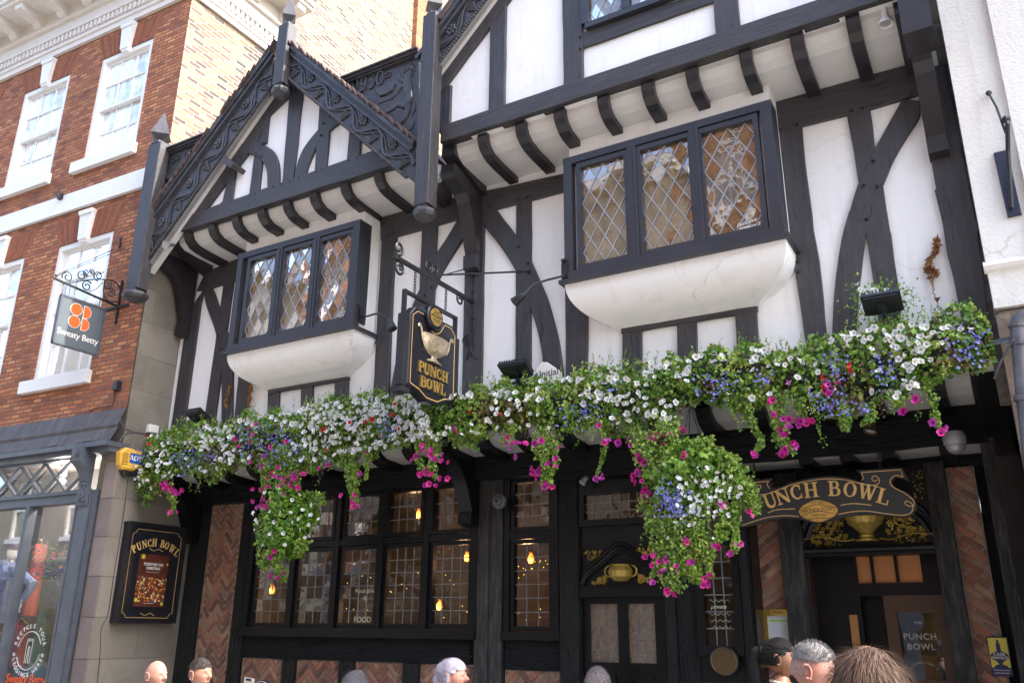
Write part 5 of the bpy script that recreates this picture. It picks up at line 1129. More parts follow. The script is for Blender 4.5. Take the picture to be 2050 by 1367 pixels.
# ================================================================== street and the houses opposite
MT['paving'] = brick_mat('york_paving', [(0, (.12, .11, .10)), (.5, (.18, .165, .15)), (1, (.24, .22, .2))], (.07, .065, .06), 'x', bw=.7, rh=.5, bump=.4)
tag(MB().box(-40, 30, -30, 14, -.3, 0).build('street_paving', M('street_stone', (.19, .185, .18), .8, var=.3, vs=2, bump=.5, bs=12)), kind='structure')
MT['tan'] = M('tan_render', (.36, .31, .24), .8, var=.2, vs=.7, bump=.2)
def house(name, x0, x1, y, h, mat, lab, floors, nw, roof=True, tilt=0):
    t = empty(name, ((x0+x1)/2, y, 0), lab, 'house'); P = Plane((0, y, 0), (-1, 0, 0), (0, 1, 0)); holes = []
    for f_ in range(floors):
        for k_ in range(nw):
            cx = -(x0+(x1-x0)*(k_+.5)/nw); z0 = 4.1+f_*3.0; holes.append((cx-.5, cx+.5, z0, z0+1.7))
    g = MB(); wallgrid(P, -x1, -x0, 3.4, h, holes, -.15, 0, g); g.box(x0, x1, y-6, y-.2, 3.4, h); g.build('front_wall', mat, t)
    for a, b, c, d in holes:
        f = MB()
        for qq in ((a, a+.07, c, d), (b-.07, b, c, d), (a+.07, b-.07, d-.07, d), (a+.07, b-.07, c, c+.07), (a+.07, b-.07, (c+d)/2-.03, (c+d)/2+.03), ((a+b)/2-.015, (a+b)/2+.015, c+.07, d-.07)): f.pbox(P, *qq, -.12, -.03)
        f.pbox(P, a-.1, b+.1, c-.12, c, -.1, .06); fo = f.build('window_frame', MT['whitep'], t); MB().pbox(P, a+.07, b-.07, c+.07, d-.07, -.1, -.09).build('window_pane', MT['pane'], fo)
    MB().pbox(P, -x1, -x0, 3.0, 3.4, -.1, .25).build('shop_fascia', MT['shop'], t)
    g = MB(); g.pbox(P, -x1, -x0, 0, .6, -.3, .0); g.pbox(P, -x1, -x1+.3, .6, 3.0, -.3, .05); g.pbox(P, -x0-.3, -x0, .6, 3.0, -.3, .05); g.pbox(P, -(x0+x1)/2-.1, -(x0+x1)/2+.1, .6, 3.0, -.3, .04); g.build('shopfront_frame', MT['shop'], t)
    MB().pbox(P, -x1+.3, -x0-.3, .6, 3.0, -.25, -.2).build('shop_glass', MT['pane'], t)
    MB().pbox(P, -x1, -x0, h, h+.25, -.3, .3).build('cornice', MT['cream'], t)
    if roof: MB().xprof([(y+.1, h+.25), (y-3, h+2.4), (y-6, h+.25)], x0, x1).build('roof', MT['tile'], t)
    return t
YO = -10.2
house('opposite_house', -26, -16.5, YO, 11.2, MT['tan'], 'tan rendered house across the street, farthest along', 2, 4)
house('opposite_house', -16.5, -10.3, YO, 13.2, MT['brick_o'], 'orange brick house across the street, opposite the brick building', 3, 3)
house('opposite_house', -10.3, -5.2, YO, 11.6, MT['tan'], 'pale house across the street, reflected in the left bay', 2, 2)
house('opposite_house', -5.2, 1.0, YO, 13.4, MT['brick_o'], 'orange brick house across the street, reflected in the right bay', 3, 3)
house('opposite_house', 1.0, 8, YO, 11, MT['tan'], 'pale house across the street, behind the camera to the right', 2, 3)
# ================================================================== hanging sign of the pub and its bracket
XS = P0.loc(945, 600, .05)[0]; PS = XP(XS); ss = lambda x, y, d=0: PS.loc(*Q('s', (x, y))[0], d); s7 = lambda x, y, d=0: PS.loc(*Q(7, (x, y))[0], d)
brk = empty('sign_bracket', (XS, -.05, 4.6), 'scrolled wrought iron bracket carrying the pub sign on the middle post', 'bracket')
g = MB(); w = lambda p, d=0: PS.W(p[0], p[1], d); tip, wal = s7(140, 380), (-.04, s7(590, 640)[1])
g.prism(PS, strip([tip, wal], .018), -.018, .018); g.build('bar', MT['iron'], brk)
def scroll(g, c, r, turns=1.4, a0=0, sg=1, rr=.009, P=PS, d=0):
    n = 22; g.tube([P.W(c[0]+r*(1-.75*i/n)*math.cos(a0+sg*turns*2*math.pi*i/n), c[1]+r*(1-.75*i/n)*math.sin(a0+sg*turns*2*math.pi*i/n), d) for i in range(n+1)], rr, 6)
g = MB(); scroll(g, s7(165, 335), .075, a0=-2.2, rr=.013); scroll(g, s7(168, 450), .075, a0=2.2, sg=-1, rr=.013)
scroll(g, s7(335, 440), .07, a0=-1.2, rr=.012); scroll(g, s7(372, 458), .06, a0=-2.0, sg=-1, rr=.012); scroll(g, s7(515, 628), .07, a0=.3, sg=1, rr=.011)
g.tube([w(p) for p in cat(None, [s7(500, 600), s7(530, 600), s7(560, 700), s7(585, 830)], 6)], .010, 6); g.build('scrolls', MT['iron'], brk)
g = MB(); P3 = FP(-.03); v = lambda x, y, d=.03: P0.W(*P0.loc(*Q(7, (x, y))[0], d), d)
g.tube([v(585, 360), v(575, 950)], .018, 6)
for a in ((588, 400), (560, 860)):
    c = P0.loc(*Q(7, a)[0], .05); scroll(g, c, .06, P=P0, d=.06, rr=.011, a0=1.5)
g.tube([v(577, 905), v(560, 940), v(552, 970)], [.018, .02, .012], 6); g.tube([v(577, 905), v(592, 940), v(608, 965)], [.018, .02, .012], 6); g.build('back_plate', MT['iron'], brk)
g = MB(); g.tube([w(s7(352, 488)), v(910, 465, .05)], .010, 6); g.tube([w(s7(370, 500)), v(590, 440, .05)], .007, 6); g.ball(v(908, 465, .045), .022, 8, 6); g.build('stay_rods', MT['iron'], brk)
sg_ = empty('hanging_sign', PS.W(*ss(500, 1270)), 'black hanging pub sign with a silver punch bowl, on chains from the bracket', 'sign')
L0, R0_ = ss(235, 100), ss(785, 370); yl = (ss(235, 100)[0]+ss(200, 1150)[0])/2; yr = (ss(780, 370)[0]+ss(745, 1250)[0])/2; ztp = (ss(235, 105)[1]+ss(785, 370)[1])/2; zbm = ss(230, 1130)[1]
g = MB(); t = .02
g.pbox(PS, yl, yl+.03, zbm, ztp, -t, t); g.pbox(PS, yr-.03, yr, zbm, ztp, -t, t); g.pbox(PS, yl+.03, yr-.03, ztp-.028, ztp, -t, t)
g.pbox(PS, yl-.015, yl+.06, zbm+.05, ztp-.24, -.04, .04); g.pbox(PS, yl-.04, yl+.085, zbm-.02, zbm+.03, -.06, .06); g.pbox(PS, yr-.05, yr+.01, zbm, ztp-.24, -.04, .04)
g.build('sign_frame', MT['iron'], sg_)
g = MB()
for x in (360, 672):
    c = ss(x, 0 if x == 360 else 170); zb_ = ztp; bar_z = tip[1]+(wal[1]-tip[1])*(c[0]-tip[0])/(wal[0]-tip[0]); zz = zb_; k = 0
    while zz < bar_z:
        r = np.array([0, .012*math.cos(k*1.57), 0])+np.array([.012*math.sin(k*1.57), 0, 0]); g.tube([np.array(PS.W(c[0], zz+.02, 0))+r*math.cos(q)+np.array([0, 0, .02*math.sin(q)]) for q in np.linspace(0, 2*math.pi, 9)], .0042, 5); zz += .031; k += 1
g.build('chain', MT['iron'], sg_)
ym = (yl+yr)/2+.01; hw_s = (yr-yl)/2-.055; zt_ = (ss(735, 480)[1]+ss(330, 285)[1])/2; zb2 = (ss(285, 1090)[1]+ss(700, 1250)[1])/2; print('board', ztp-zt_, zb2-zbm, ss(735, 480)[1], ss(330, 285)[1], ss(285, 1090)[1], ss(700, 1250)[1], 'bowl', ss(395,560), ss(690,670), ss(620,895), ss(450,840), 'txt', ss(335,940), ss(695,1075), ss(335,850),'bowltxt', ss(370,1100), ss(670,1195)); HH = zt_-zb2
def outline(i):
    h = hw_s-i; r = .16-i*-.6
    return [(ym-h, zb2+.02+i*.4), (ym-h, zt_-.09-i*.2), (ym-h+.07, zt_-.005-i), (ym-.17, zt_-.005-i)]+[(ym+.15*math.cos(a)*(1), zt_+.045-i*1.6+.15*math.sin(a)*1.1) for a in np.linspace(math.pi*1.15, math.pi*1.85, 9)]+[(ym+.17, zt_-.005-i), (ym+h-.07, zt_-.005-i), (ym+h, zt_-.09-i*.2), (ym+h, zb2+.02+i*.4), (ym+h-.05, zb2-.015+i), (ym+h*.6, zb2-.03+i), (ym+h*.25, zb2-.085+i), (ym-h*.25, zb2-.085+i), (ym-h*.6, zb2-.03+i), (ym-h+.05, zb2-.015+i)]
bd = MB().prism(PS, outline(0), -.045, .045, bev=.012).build('board', MT['signblack'], sg_)
wire(PS, outline(.035), .0045, .047, MT['goldp'], bd, closed=True, sm=0); 
g = MB(); c = ss(578, 380, .108); print('disc', c, ym, zt_); g.lathe([(.125, -.09), (.125, .09), (.115, .10), (.10, .10)], PS.W(*c, 0), (1, 0, 0), k=32); rd = g.build('roundel', MT['signblack'], bd, smooth='auto')
MB().lathe([(.088, .1), (.088, .108), (0, .108)], PS.W(*c, 0), (1, 0, 0), k=32).build('roundel_disc', MT['gold'], rd); kt = MT['signblack']
text(PS, "NICHOLSON'S", c[0], c[1]+.005, .026, .1095, kt, rd, ext=.001); text(PS, 'EST. 1873', c[0], c[1]+.045, .018, .1095, kt, rd, ext=.001); text(PS, 'FREEHOUSE', c[0], c[1]-.035, .018, .1095, kt, rd, ext=.001)
g = MB()
for zz, am in ((.028, .012), (-.018, .012), (.062, .004), (-.058, .004)): g.tube([PS.W(c[0]+x, c[1]+zz+am*math.sin(x*45+1.5), .109) for x in np.linspace(-.07, .07, 15)], .0022, 4)
g.build('roundel_scrollwork', kt, rd)
# the silver bowl in relief
bz = zt_-.23; g = MB(); prof = [(0, -.33), (.10, -.33), (.105, -.315), (.07, -.295), (.035, -.27), (.035, -.25), (.09, -.225), (.15, -.17), (.185, -.09), (.20, 0), (.205, .01), (.19, .012), (0, .0)]
o = len(g.v); g.lathe(prof, (XS+.045, ym+.01, bz), k=32); g.v = [(XS+.045+(x-XS-.045)*.32, ym+.01+(y-ym-.01)*1.12, bz+(z-bz)*.74) for x, y, z in g.v]
bowl = g.build('punch_bowl', MT['silver'], bd, smooth='auto'); g = MB()
for s_ in (-1, 1): g.tube([PS.W(ym+.01+s_*a, bz+b, .06) for a, b in cat(None, [(.17, -.12), (.21, -.06), (.225, .0), (.25, .06), (.275, .065), (.28, .04)], 5)], .012, 7, flat=(PS.n, .8))
for i in range(7): g.tube([PS.W(ym+.01+.026*(i-3)*(1+.2*b_), bz-.14+.12*b_, .10-.003*abs(i-3)**2) for b_ in np.linspace(0, 1, 6)], .004, 5)
g.build('bowl_handles', MT['silver'], bd)
slab(PS, 'PUNCH', lambda s: (ym+s, bz-.385, 0), .105, .046, MT['gold'], bd, th=.014, wide=1.08); slab(PS, 'BOWL', lambda s: (ym+s, bz-.52, 0), .105, .046, MT['gold'], bd, th=.014, wide=1.08)
# ================================================================== shop sign on the brick building
pw = np.array(LP.W(*LP.loc(*Q('q', (845, 620))[0], .03), .03)); PQ = XP(pw[0]); qq = lambda x, y, d=0: PQ.loc(*Q('q', (x, y))[0], d)
sb2 = empty('shop_bracket', tuple(pw), 'black iron bracket with curled scrolls holding the grey shop sign', 'bracket'); w = lambda p, d=0: PQ.W(p[0], p[1], d)
a_, b_ = qq(388, 420), qq(848, 625); g = MB(); g.prism(PQ, strip([a_, b_], .012), -.012, .012); g.build('bar', MT['iron'], sb2)
g = MB()
for c, r, a0, s_ in (((487, 412), .075, -2.6, -1), ((590, 405), .07, .4, 1), ((622, 380), .045, -1, -1), ((625, 478), .075, .8, 1), ((665, 372), .04, 2, 1), ((708, 405), .07, -1.4, -1), ((772, 470), .065, 1, -1), ((798, 528), .07, 2.5, -1)): scroll(g, qq(*c), r, P=PQ, a0=a0, sg=s_, rr=.008)
g.tube([w(p) for p in cat(None, [qq(500, 455), qq(620, 435), qq(740, 430), qq(830, 450), qq(875, 530), qq(860, 600)], 6)], .009, 6); g.tube([w(p) for p in cat(None, [qq(640, 515), qq(690, 500), qq(740, 450)], 5)], .007, 6)
g.tube([w(p) for p in cat(None, [qq(755, 430), qq(745, 520), qq(770, 580), qq(850, 590)], 5)], .008, 6); g.build('scrolls', MT['iron'], sb2)
g = MB(); wl_ = lambda x, y: LP.W(*LP.loc(*Q('q', (x, y))[0], .02), .02)
g.tube([wl_(880, 440), wl_(830, 750)], .018, 6); g.tube([wl_(765, 650), wl_(925, 610)], .016, 6); g.build('back_plate', MT['iron'], sb2)
g = MB(); g.tube([w(qq(400, 400)), wl_(860, 195)], .006, 5); g.tube([w(qq(420, 402)), wl_(930, 190)], .005, 5); g.ball(w(qq(405, 402)), .02, 8, 6); g.tube([wl_(868, 130), wl_(860, 205)], .012, 5); g.build('stay_rods', MT['iron'], sb2)
ya = (qq(455, 530)[0]+qq(360, 870)[0])/2; yb = (qq(755, 655)[0]+qq(690, 985)[0])/2; za = (qq(455, 530)[1]+qq(755, 655)[1])/2; zb_ = (qq(360, 870)[1]+qq(690, 985)[1])/2
s2 = empty('shop_sign', PQ.W((ya+yb)/2, zb_), 'square slate grey hanging sign with four orange petals and white lettering', 'sign')
bo = MB().pbox(PQ, ya, yb, zb_, za, -.02, .02).build('board', MT['slatesign'], s2)
g = MB()
for q in ((ya, yb, za-.02, za+.004), (ya, yb, zb_-.004, zb_+.02), (ya-.004, ya+.02, zb_+.02, za-.02), (yb-.02, yb+.004, zb_+.02, za-.02)): g.pbox(PQ, *q, -.028, .028)
for y in (ya+.05, ya+.10, yb-.08): g.tube([PQ.W(y, za, 0), PQ.W(y, a_[1]+(b_[1]-a_[1])*(y-a_[0])/(b_[0]-a_[0]), 0)], .008, 5)
g.build('sign_frame', MT['shop'], s2)
W2 = yb-ya; H2 = za-zb_; cy_ = (ya+yb)/2; cz_ = za-H2*.34; r = W2*.125
for mt, rr, dd in ((MT['offwhite'], r*1.08, .0215), (MT['orange'], r, .0235)):
    g = MB()
    for sx_, sz_ in ((-1, 1), (-1, -1)): g.prism(PQ, [(cy_-r*1.1+rr*math.cos(t), cz_+sz_*r*1.08+rr*math.sin(t)) for t in np.linspace(0, 2*math.pi, 25)[:-1]], .019, dd)
    for sz_ in (1, -1): g.prism(PQ, [(cy_+r*.25-(rr-r), cz_+sz_*r*1.08-rr)]+[(cy_+r*.6+rr*.95*math.cos(t), cz_+sz_*r*1.08+rr*math.sin(t)) for t in np.linspace(-math.pi/2, math.pi/2, 14)]+[(cy_+r*.25-(rr-r), cz_+sz_*r*1.08+rr)], .019, dd)
    g.build('logo_petals', mt, bo)
text(PQ, 'Sweaty Betty', cy_, zb_+H2*.26, W2*.185, .021, MT['offwhite'], bo, sp=.95)
# ================================================================== carved board over the entrance
PN = FP(.5); eb = empty('entrance_board', PN.W(*PN.loc(1660, 1035)), 'charcoal scroll-shaped board with gold lettering hanging over the entrance', 'sign')
dq = lambda *p, d=.02: [PN.loc(*q, d) for q in Q('d', *p)]
ol = dq((70, 392), (205, 378), (192, 402), (208, 428), (240, 420), (320, 392), (400, 374), (480, 366), (560, 372), (622, 392), (648, 398), (640, 372), (612, 338), (835, 326), (868, 392), (835, 378), (802, 374), (785, 395), (800, 420), (860, 447), (897, 480), (908, 520), (888, 552), (850, 566), (780, 562), (700, 552), (620, 550), (560, 562), (500, 583), (430, 594), (380, 588), (330, 573), (260, 571), (180, 582), (100, 608), (50, 616), (20, 605), (-12, 570), (0, 520), (40, 480), (60, 450), (52, 420))
bd2 = MB().prism(PN, ol, -.02, .02, bev=.006).build('board', MT['charcoal'], eb)
g = MB()
for pts, sm in (([(82, 402), (190, 392)], 0), ([(190, 392), (183, 404), (186, 416), (195, 428)], 4), ([(130, 415), (150, 412), (152, 425), (135, 432), (125, 445), (150, 457), (200, 448), (300, 410), (400, 388), (480, 381), (560, 386), (640, 405), (690, 412), (722, 402), (720, 378), (700, 366), (688, 380), (700, 392), (715, 385)], 5), ([(640, 390), (646, 375), (638, 352)], 4), ([(638, 350), (826, 337), (838, 372)], 0), ([(838, 372), (800, 365), (776, 390), (790, 420), (850, 452), (888, 485), (890, 510), (868, 512), (848, 500), (855, 488), (880, 500), (886, 525), (870, 548), (830, 556), (750, 548), (660, 536), (590, 540), (525, 552)], 5), ([(335, 563), (270, 558), (180, 568), (100, 592), (62, 605)], 5), ([(187, 545), (230, 530), (318, 525)], 4), ([(538, 508), (600, 500), (685, 508)], 4), ([(62, 430), (78, 440), (86, 460)], 4)):
    wire(PN, dq(*pts, d=.02), .0035, .021, None, None, sm=sm, g=g)
g.build('gold_lining', MT['goldp'], bd2)
base = np.array([PN.loc(*q, .02) for q in Q('n', (335, 905), (575, 812), (785, 745), (1005, 678), (1245, 643), (1630, 617), (1885, 637))+Q('m', (935, 452), (1140, 508))]); bl_ = cat(None, [tuple(p) for p in base], 8); ba = np.array(bl_); dl = np.r_[0, np.cumsum(np.linalg.norm(np.diff(ba, axis=0), axis=1))]
cen = [];  
lh = .125
g0 = []
for i, ch in enumerate('PUNCHBOWL'):
    j = i*8; j0, j1 = max(0, j-3), min(len(ba)-1, j+3); rot = math.atan2(ba[j1][1]-ba[j0][1], ba[j1][0]-ba[j0][0]); slab(PN, ch, (lambda s, p=ba[j], r=rot: (p[0], p[1], r)), lh, .021, MT['goldp'], bd2, 'letter', .006, wide=1.06)
c = PN.loc(*Q('n', (1350, 875))[0], .02); rx, rz = .15, .088; ovl = [(c[0]+rx*math.cos(t)*(1+.05*math.cos(4*t)), c[1]+rz*math.sin(t)*(1-.04*math.cos(6*t))) for t in np.linspace(0, 2*math.pi, 41)[:-1]]
ov = MB().prism(PN, ovl, .018, .03, bev=.003).build('gilt_oval', MT['gold'], bd2)
text(PN, "NICHOLSON'S", c[0], c[1]+.008, .043, .031, MT['charcoal'], ov, rot=.02); text(PN, 'EST. 1873', c[0], c[1]+.065, .022, .031, MT['charcoal'], ov); text(PN, 'FREEHOUSE', c[0], c[1]-.035, .022, .031, MT['charcoal'], ov)
g = MB()
for zz, am in ((.038, .012), (-.016, .012), (-.065, .006)): g.tube([PN.W(c[0]+x, c[1]+zz+am*math.cos(x*22), .031) for x in np.linspace(-.13, .13, 19)], .002, 4)
g.build('oval_scrollwork', MT['charcoal'], ov)
g = MB()
for px, pz in ((1763, 940), (1512, 965)):
    a, z = PN.loc(px, pz); zz = z
    while zz < 3.1: g.tube([np.array(PN.W(a, zz+.012, 0))+np.array([.008*math.cos(q), 0, .014*math.sin(q)]) for q in np.linspace(0, 2*math.pi, 8)], .003, 5); zz += .022
g.build('chain', MT['iron'], eb)
# ================================================================== poster case on the rendered side wall
PX = XP(-9.226); D = .13; pp = lambda x, y, d=D: PX.loc(*Q('p', (x, y))[0], d)
ya, yb = (pp(235, 80)[0]+pp(85, 1210)[0])/2, (pp(880, 175)[0]+pp(745, 1255)[0])/2; za, zb_ = (pp(235, 80)[1]+pp(880, 175)[1])/2, (pp(85, 1210)[1]+pp(745, 1255)[1])/2
pc = empty('poster_case', PX.W((ya+yb)/2, zb_), 'black framed poster case with gold lettering and a Christmas poster on the blockwork side wall', 'poster case')
g = MB(); g.pbox(PX, ya, yb, zb_, za, 0, D-.015); e = .03
for q in ((ya, yb, za-e, za), (ya, yb, zb_, zb_+e), (ya, ya+e, zb_+e, za-e), (yb-e, yb, zb_+e, za-e)): g.pbox(PX, *q, D-.015, D+.01)
g.pbox(PX, ya-.01, yb+.01, za, za+.02, 0, D+.015); cs_ = g.build('case', MT['signblack'], pc)
W3, H3 = yb-ya, za-zb_; cy_ = (ya+yb)/2
def nb_(i, r): 
    a, b, c, d = ya+i, yb-i, zb_+i, za-i; return [(a, c+r), (a, d-r)]+[(a+r*math.sin(t), d-r*math.cos(t)) for t in (.5, 1.0)]+[(a+r, d), (b-r, d)]+[(b-r*math.cos(t-math.pi/2+1.57) if 0 else b-r*math.sin(math.pi/2-t), d-r*math.cos(math.pi/2-t)) for t in (.5, 1.0)]+[(b, d-r), (b, c+r)]+[(b-r*math.sin(t), c+r*math.cos(t)) for t in (.5, 1.0)]+[(b-r, c), (a+r, c)]+[(a+r*math.cos(t), c+r*math.sin(t)) for t in (.5, 1.0)]
wire(PX, nb_(.06, .055), .0028, D-.013, MT['goldp'], cs_, closed=True, sm=0)
slab(PX, 'PUNCH BOWL', lambda s: (cy_+s, za-.245-1.1*s*s, -2.2*s), .092, D-.015, MT['goldp'], cs_, th=.003, wide=.80)
for zz in (za-.285, zb_+.10): wire(PX, [(cy_+x, zz+.012*math.sin(x*45)) for x in np.linspace(-.1, .1, 15)], .003, D-.013, MT['goldp'], cs_, sm=0)
py0, py1, pz0, pz1 = pp(265, 1040)[0], pp(690, 470)[0], (pp(270, 1035)[1]+pp(605, 1055)[1])/2, (pp(345, 430)[1]+pp(690, 470)[1])/2; py0 = (py0+pp(345, 430)[0])/2; py1 = (py1+pp(610, 1055)[0])/2
g = MB(); 
for q in ((py0-.025, py1+.025, pz1, pz1+.025), (py0-.025, py1+.025, pz0-.025, pz0), (py0-.025, py0, pz0, pz1), (py1, py1+.025, pz0, pz1)): g.pbox(PX, *q, D-.014, D+.0)
g.build('poster_frame', MT['signblack'], pc)
po = MB().pbox(PX, py0, py1, pz0, pz1, D-.014, D-.010).build('poster', M('poster_brown', (.10, .025, .015), .35, var=.4, vs=9, bump=0), pc)
g = MB(); hh = pz1-pz0; ww = py1-py0
for i in range(260):
    x, z = random.uniform(py0+.006, py1-.006), pz0+random.uniform(.10, .56)*hh; r = random.uniform(.004, .017); r = min(r, x-py0, py1-x); g.cur = random.choice([(.65, .22, .04), (.5, .08, .02), (.75, .5, .2), (.35, .05, .02), (.7, .35, .08), (.12, .18, .03), (.8, .72, .6), (.25, .08, .03)]); n_ = 9; sq = random.uniform(.5, 1)
    g.add([PX.W(x+r*math.cos(2*math.pi*k/n_), z+r*sq*math.sin(2*math.pi*k/n_), D-.0098+i*.00001) for k in range(n_)], [tuple(range(n_))])
for x, z, r in ((.13, .94, .028), (.08, .12, .024), (.93, .06, .02), (.95, .82, .014)):
    g.cur = (.6, .5, .05); x_ = py0+max(r/ww, min(1-r/ww, x))*ww; g.add([PX.W(x_+r*math.cos(t), pz0+z*hh+r*math.sin(t), D-.0070) for t in np.linspace(0, 2*math.pi, 15)[:-1]], [tuple(range(14))])
g.build('poster_food', MT['vc'], po, col=True)
pcx = (py0+py1)/2
text(PX, 'TOGETHER THIS', pcx, pz0+.80*hh, .044, D-.0095, MT['offwhite'], po, ext=.0005, bold=.001, xs=.86); text(PX, 'CHRISTMAS', pcx, pz0+.725*hh, .044, D-.0095, MT['offwhite'], po, ext=.0005, bold=.001, xs=.86)
wire(PX, [(pcx-.09, pz0+.655*hh), (pcx+.09, pz0+.655*hh)], .0018, D-.0095, MT['offwhite'], po, sm=0); wire(PX, [(pcx-.07, pz0+.06*hh), (pcx+.07, pz0+.06*hh)], .002, D-.0066, MT['offwhite'], po, sm=0)
# ================================================================== alarm box, plaques, menu
a, z = PX.loc(262, 925, .08); al = empty('alarm_box', PX.W(a, z), 'yellow burglar alarm box with a blue badge beside the left end of the flowers', 'alarm box')
g = MB(); g.prism(PX, [(a-.14, z-.05), (a-.16, z+.10), (a-.09, z+.17), (a+.14, z+.15), (a+.15, z-.04), (a+.05, z-.10), (a-.09, z-.10)], 0, .09, bev=.02); ab = g.build('case', MT['yellow'], al)
MB().prism(PX, [(a-.09, z-.105), (a+.05, z-.105), (a+.12, z-.07), (a+.1, z-.15), (a-.05, z-.17)], 0, .08, bev=.01).build('siren_base', MT['plastic_k'], al)
MB().pbox(PX, a-.03, a+.13, z-.01, z+.11, .085, .0935).build('badge', M('badge_blue', (.02, .09, .35), .4, bump=0), ab); text(PX, 'ADT', a+.05, z+.05, .085, .095, MT['offwhite'], ab, bold=.002)
for i in range(6): MB().pbox(PX, a-.13, a-.05, z-.04+.025*i, z-.032+.025*i, .088, .0915).build('vent_slot', MT['plastic_k'], ab)
a, z = PW.loc(1451, 1323, .06); t = empty('round_plaque', PW.W(a, z, .03), 'round dull bronze plaque on the black panel below the narrow window', 'plaque')
MB().lathe([(.11, 0), (.115, .03), (.105, .035), (.10, .03), (0, .03)], PW.W(a, z, .06), (0, -1, 0), k=36).build('disc', MT['bronze'], t); MB().lathe([(.112, 0), (.125, .01), (.125, .03), (.114, .036), (.112, .03)], PW.W(a, z, .055), (0, -1, 0), k=36).build('rim', gs, t)
PM = PE; a0, z1 = PM.loc(1525, 1219, .03); a1 = PM.loc(1590, 1222, .03)[0]; z0 = z1-.48; mf = empty('menu_frame', PM.W((a0+a1)/2, z0), 'polished brass menu frame on the raking brickwork left of the entrance', 'menu frame')
g = MB(); e = .04; 
for q in ((a0, a1, z1-e*1.3, z1), (a0, a1, z0, z0+e), (a0, a0+e, z0+e, z1-e*1.3), (a1-e, a1, z0+e, z1-e*1.3)): g.pbox(PM, *q, .005, .035)
fr_ = g.build('frame', MT['brass'], mf); MB().pbox(PM, a0+e, a1-e, z0+e, z1-e*1.3, .008, .014).build('menu_sheet', M('menu_paper', (.42, .44, .50), .5, bump=0), mf); text(PM, 'MENU', (a0+a1)/2, z1-e*.65, .03, .0355, MT['bronze'], fr_)
MB().pbox(PM, a0+e+.015, a1-e-.015, z1-.105, z1-.085, .0135, .0155).build('green_heading', M('menu_green', (.25, .42, .12), .5, bump=0), mf)
g = MB(); [g.pbox(PM, a0+e+.03, a1-e-.03, z0+.09+.018*i, z0+.094+.018*i, .0135, .015) for i in range(3)]; g.build('menu_print', MT['plastic_k'], mf)
v_ = lambda x, y: PE.loc(*Q('v', (x, y))[0], .03); p0, p1, p2 = v_(362, 1092), v_(485, 1095), v_(405, 1322); a0, a1, z0, z1 = p0[0], p1[0], p2[1], (p0[1]+p1[1])/2
ck = empty('ale_plaque', PE.W((a0+a1)/2, z0), 'small yellow and blue enamel ale plaque on the right hand brick pier', 'plaque'); nv = M('enamel_navy', (.012, .018, .08), .3, bump=0)
b = MB().pbox(PE, a0, a1, z0, z1, .012, .022).build('plate', nv, ck); MB().pbox(PE, a0+.007, a1-.007, z0+.06, z1-.008, .0215, .0235).build('yellow_field', M('enamel_yellow', (.62, .55, .07), .3, bump=0), b)
cx_, w_, h_ = (a0+a1)/2, a1-a0, z1-z0; g = MB(); g.prism(PE, [(cx_-.016, z0+h_*.5), (cx_+.016, z0+h_*.5), (cx_+.015, z0+h_*.8), (cx_+.006, z0+h_*.87), (cx_+.009, z0+h_*.92), (cx_-.009, z0+h_*.92), (cx_-.006, z0+h_*.87), (cx_-.015, z0+h_*.8)], .022, .025)
g.prism(PE, [(cx_+w_*.43*math.cos(t), z0+h_*.5+h_*.13*math.sin(t)) for t in np.linspace(0, 2*math.pi, 29)[:-1]], .022, .0262); g.prism(PE, [(cx_-w_*.38, z0+.055), (cx_+w_*.38, z0+.055), (cx_+w_*.28, z0+h_*.26), (cx_+.01, z0+h_*.3), (cx_+.03, z0+h_*.4), (cx_-.03, z0+h_*.4), (cx_-.01, z0+h_*.3), (cx_-w_*.28, z0+h_*.26)], .022, .0252); g.build('hand_pump_emblem', nv, b)
text(PE, 'CASK', cx_, z0+h_*.545, w_*.24, .0265, MT['offwhite'], b); text(PE, 'MARQUE', cx_, z0+h_*.46, w_*.19, .0265, MT['offwhite'], b); text(PE, 'This house serves', cx_, z0+.042, w_*.105, .0225, MT['offwhite'], b); text(PE, 'quality cask beer', cx_, z0+.022, w_*.105, .0225, MT['offwhite'], b)
a, z = P0.loc(1097, 748, .2); ini = empty('name_board', P0.W(a, z-.15, .2), 'small cream house shaped board with dark lettering poking out of the flowers', 'board')
b = MB().prism(P0, [(a-.15, z-.22), (a+.13, z-.22), (a+.14, z+.0), (a+.0, z+.11), (a-.06, z+.12), (a-.15, z+.03)], .18, .22, bev=.005).build('board', MT['plastic_w'], ini); nvy = M('name_navy', (.01, .015, .06), .5, bump=0); text(P0, 'Initial', a+.02, z+.0, .095, .221, nvy, b, rot=.03); MB().prism(P0, [(a-.13, z-.03), (a-.09, z-.03), (a-.10, z+.02), (a-.13, z+.01)], .219, .222).build('blue_mark', M('mark_blue', (.03, .06, .4), .5, bump=0), b)
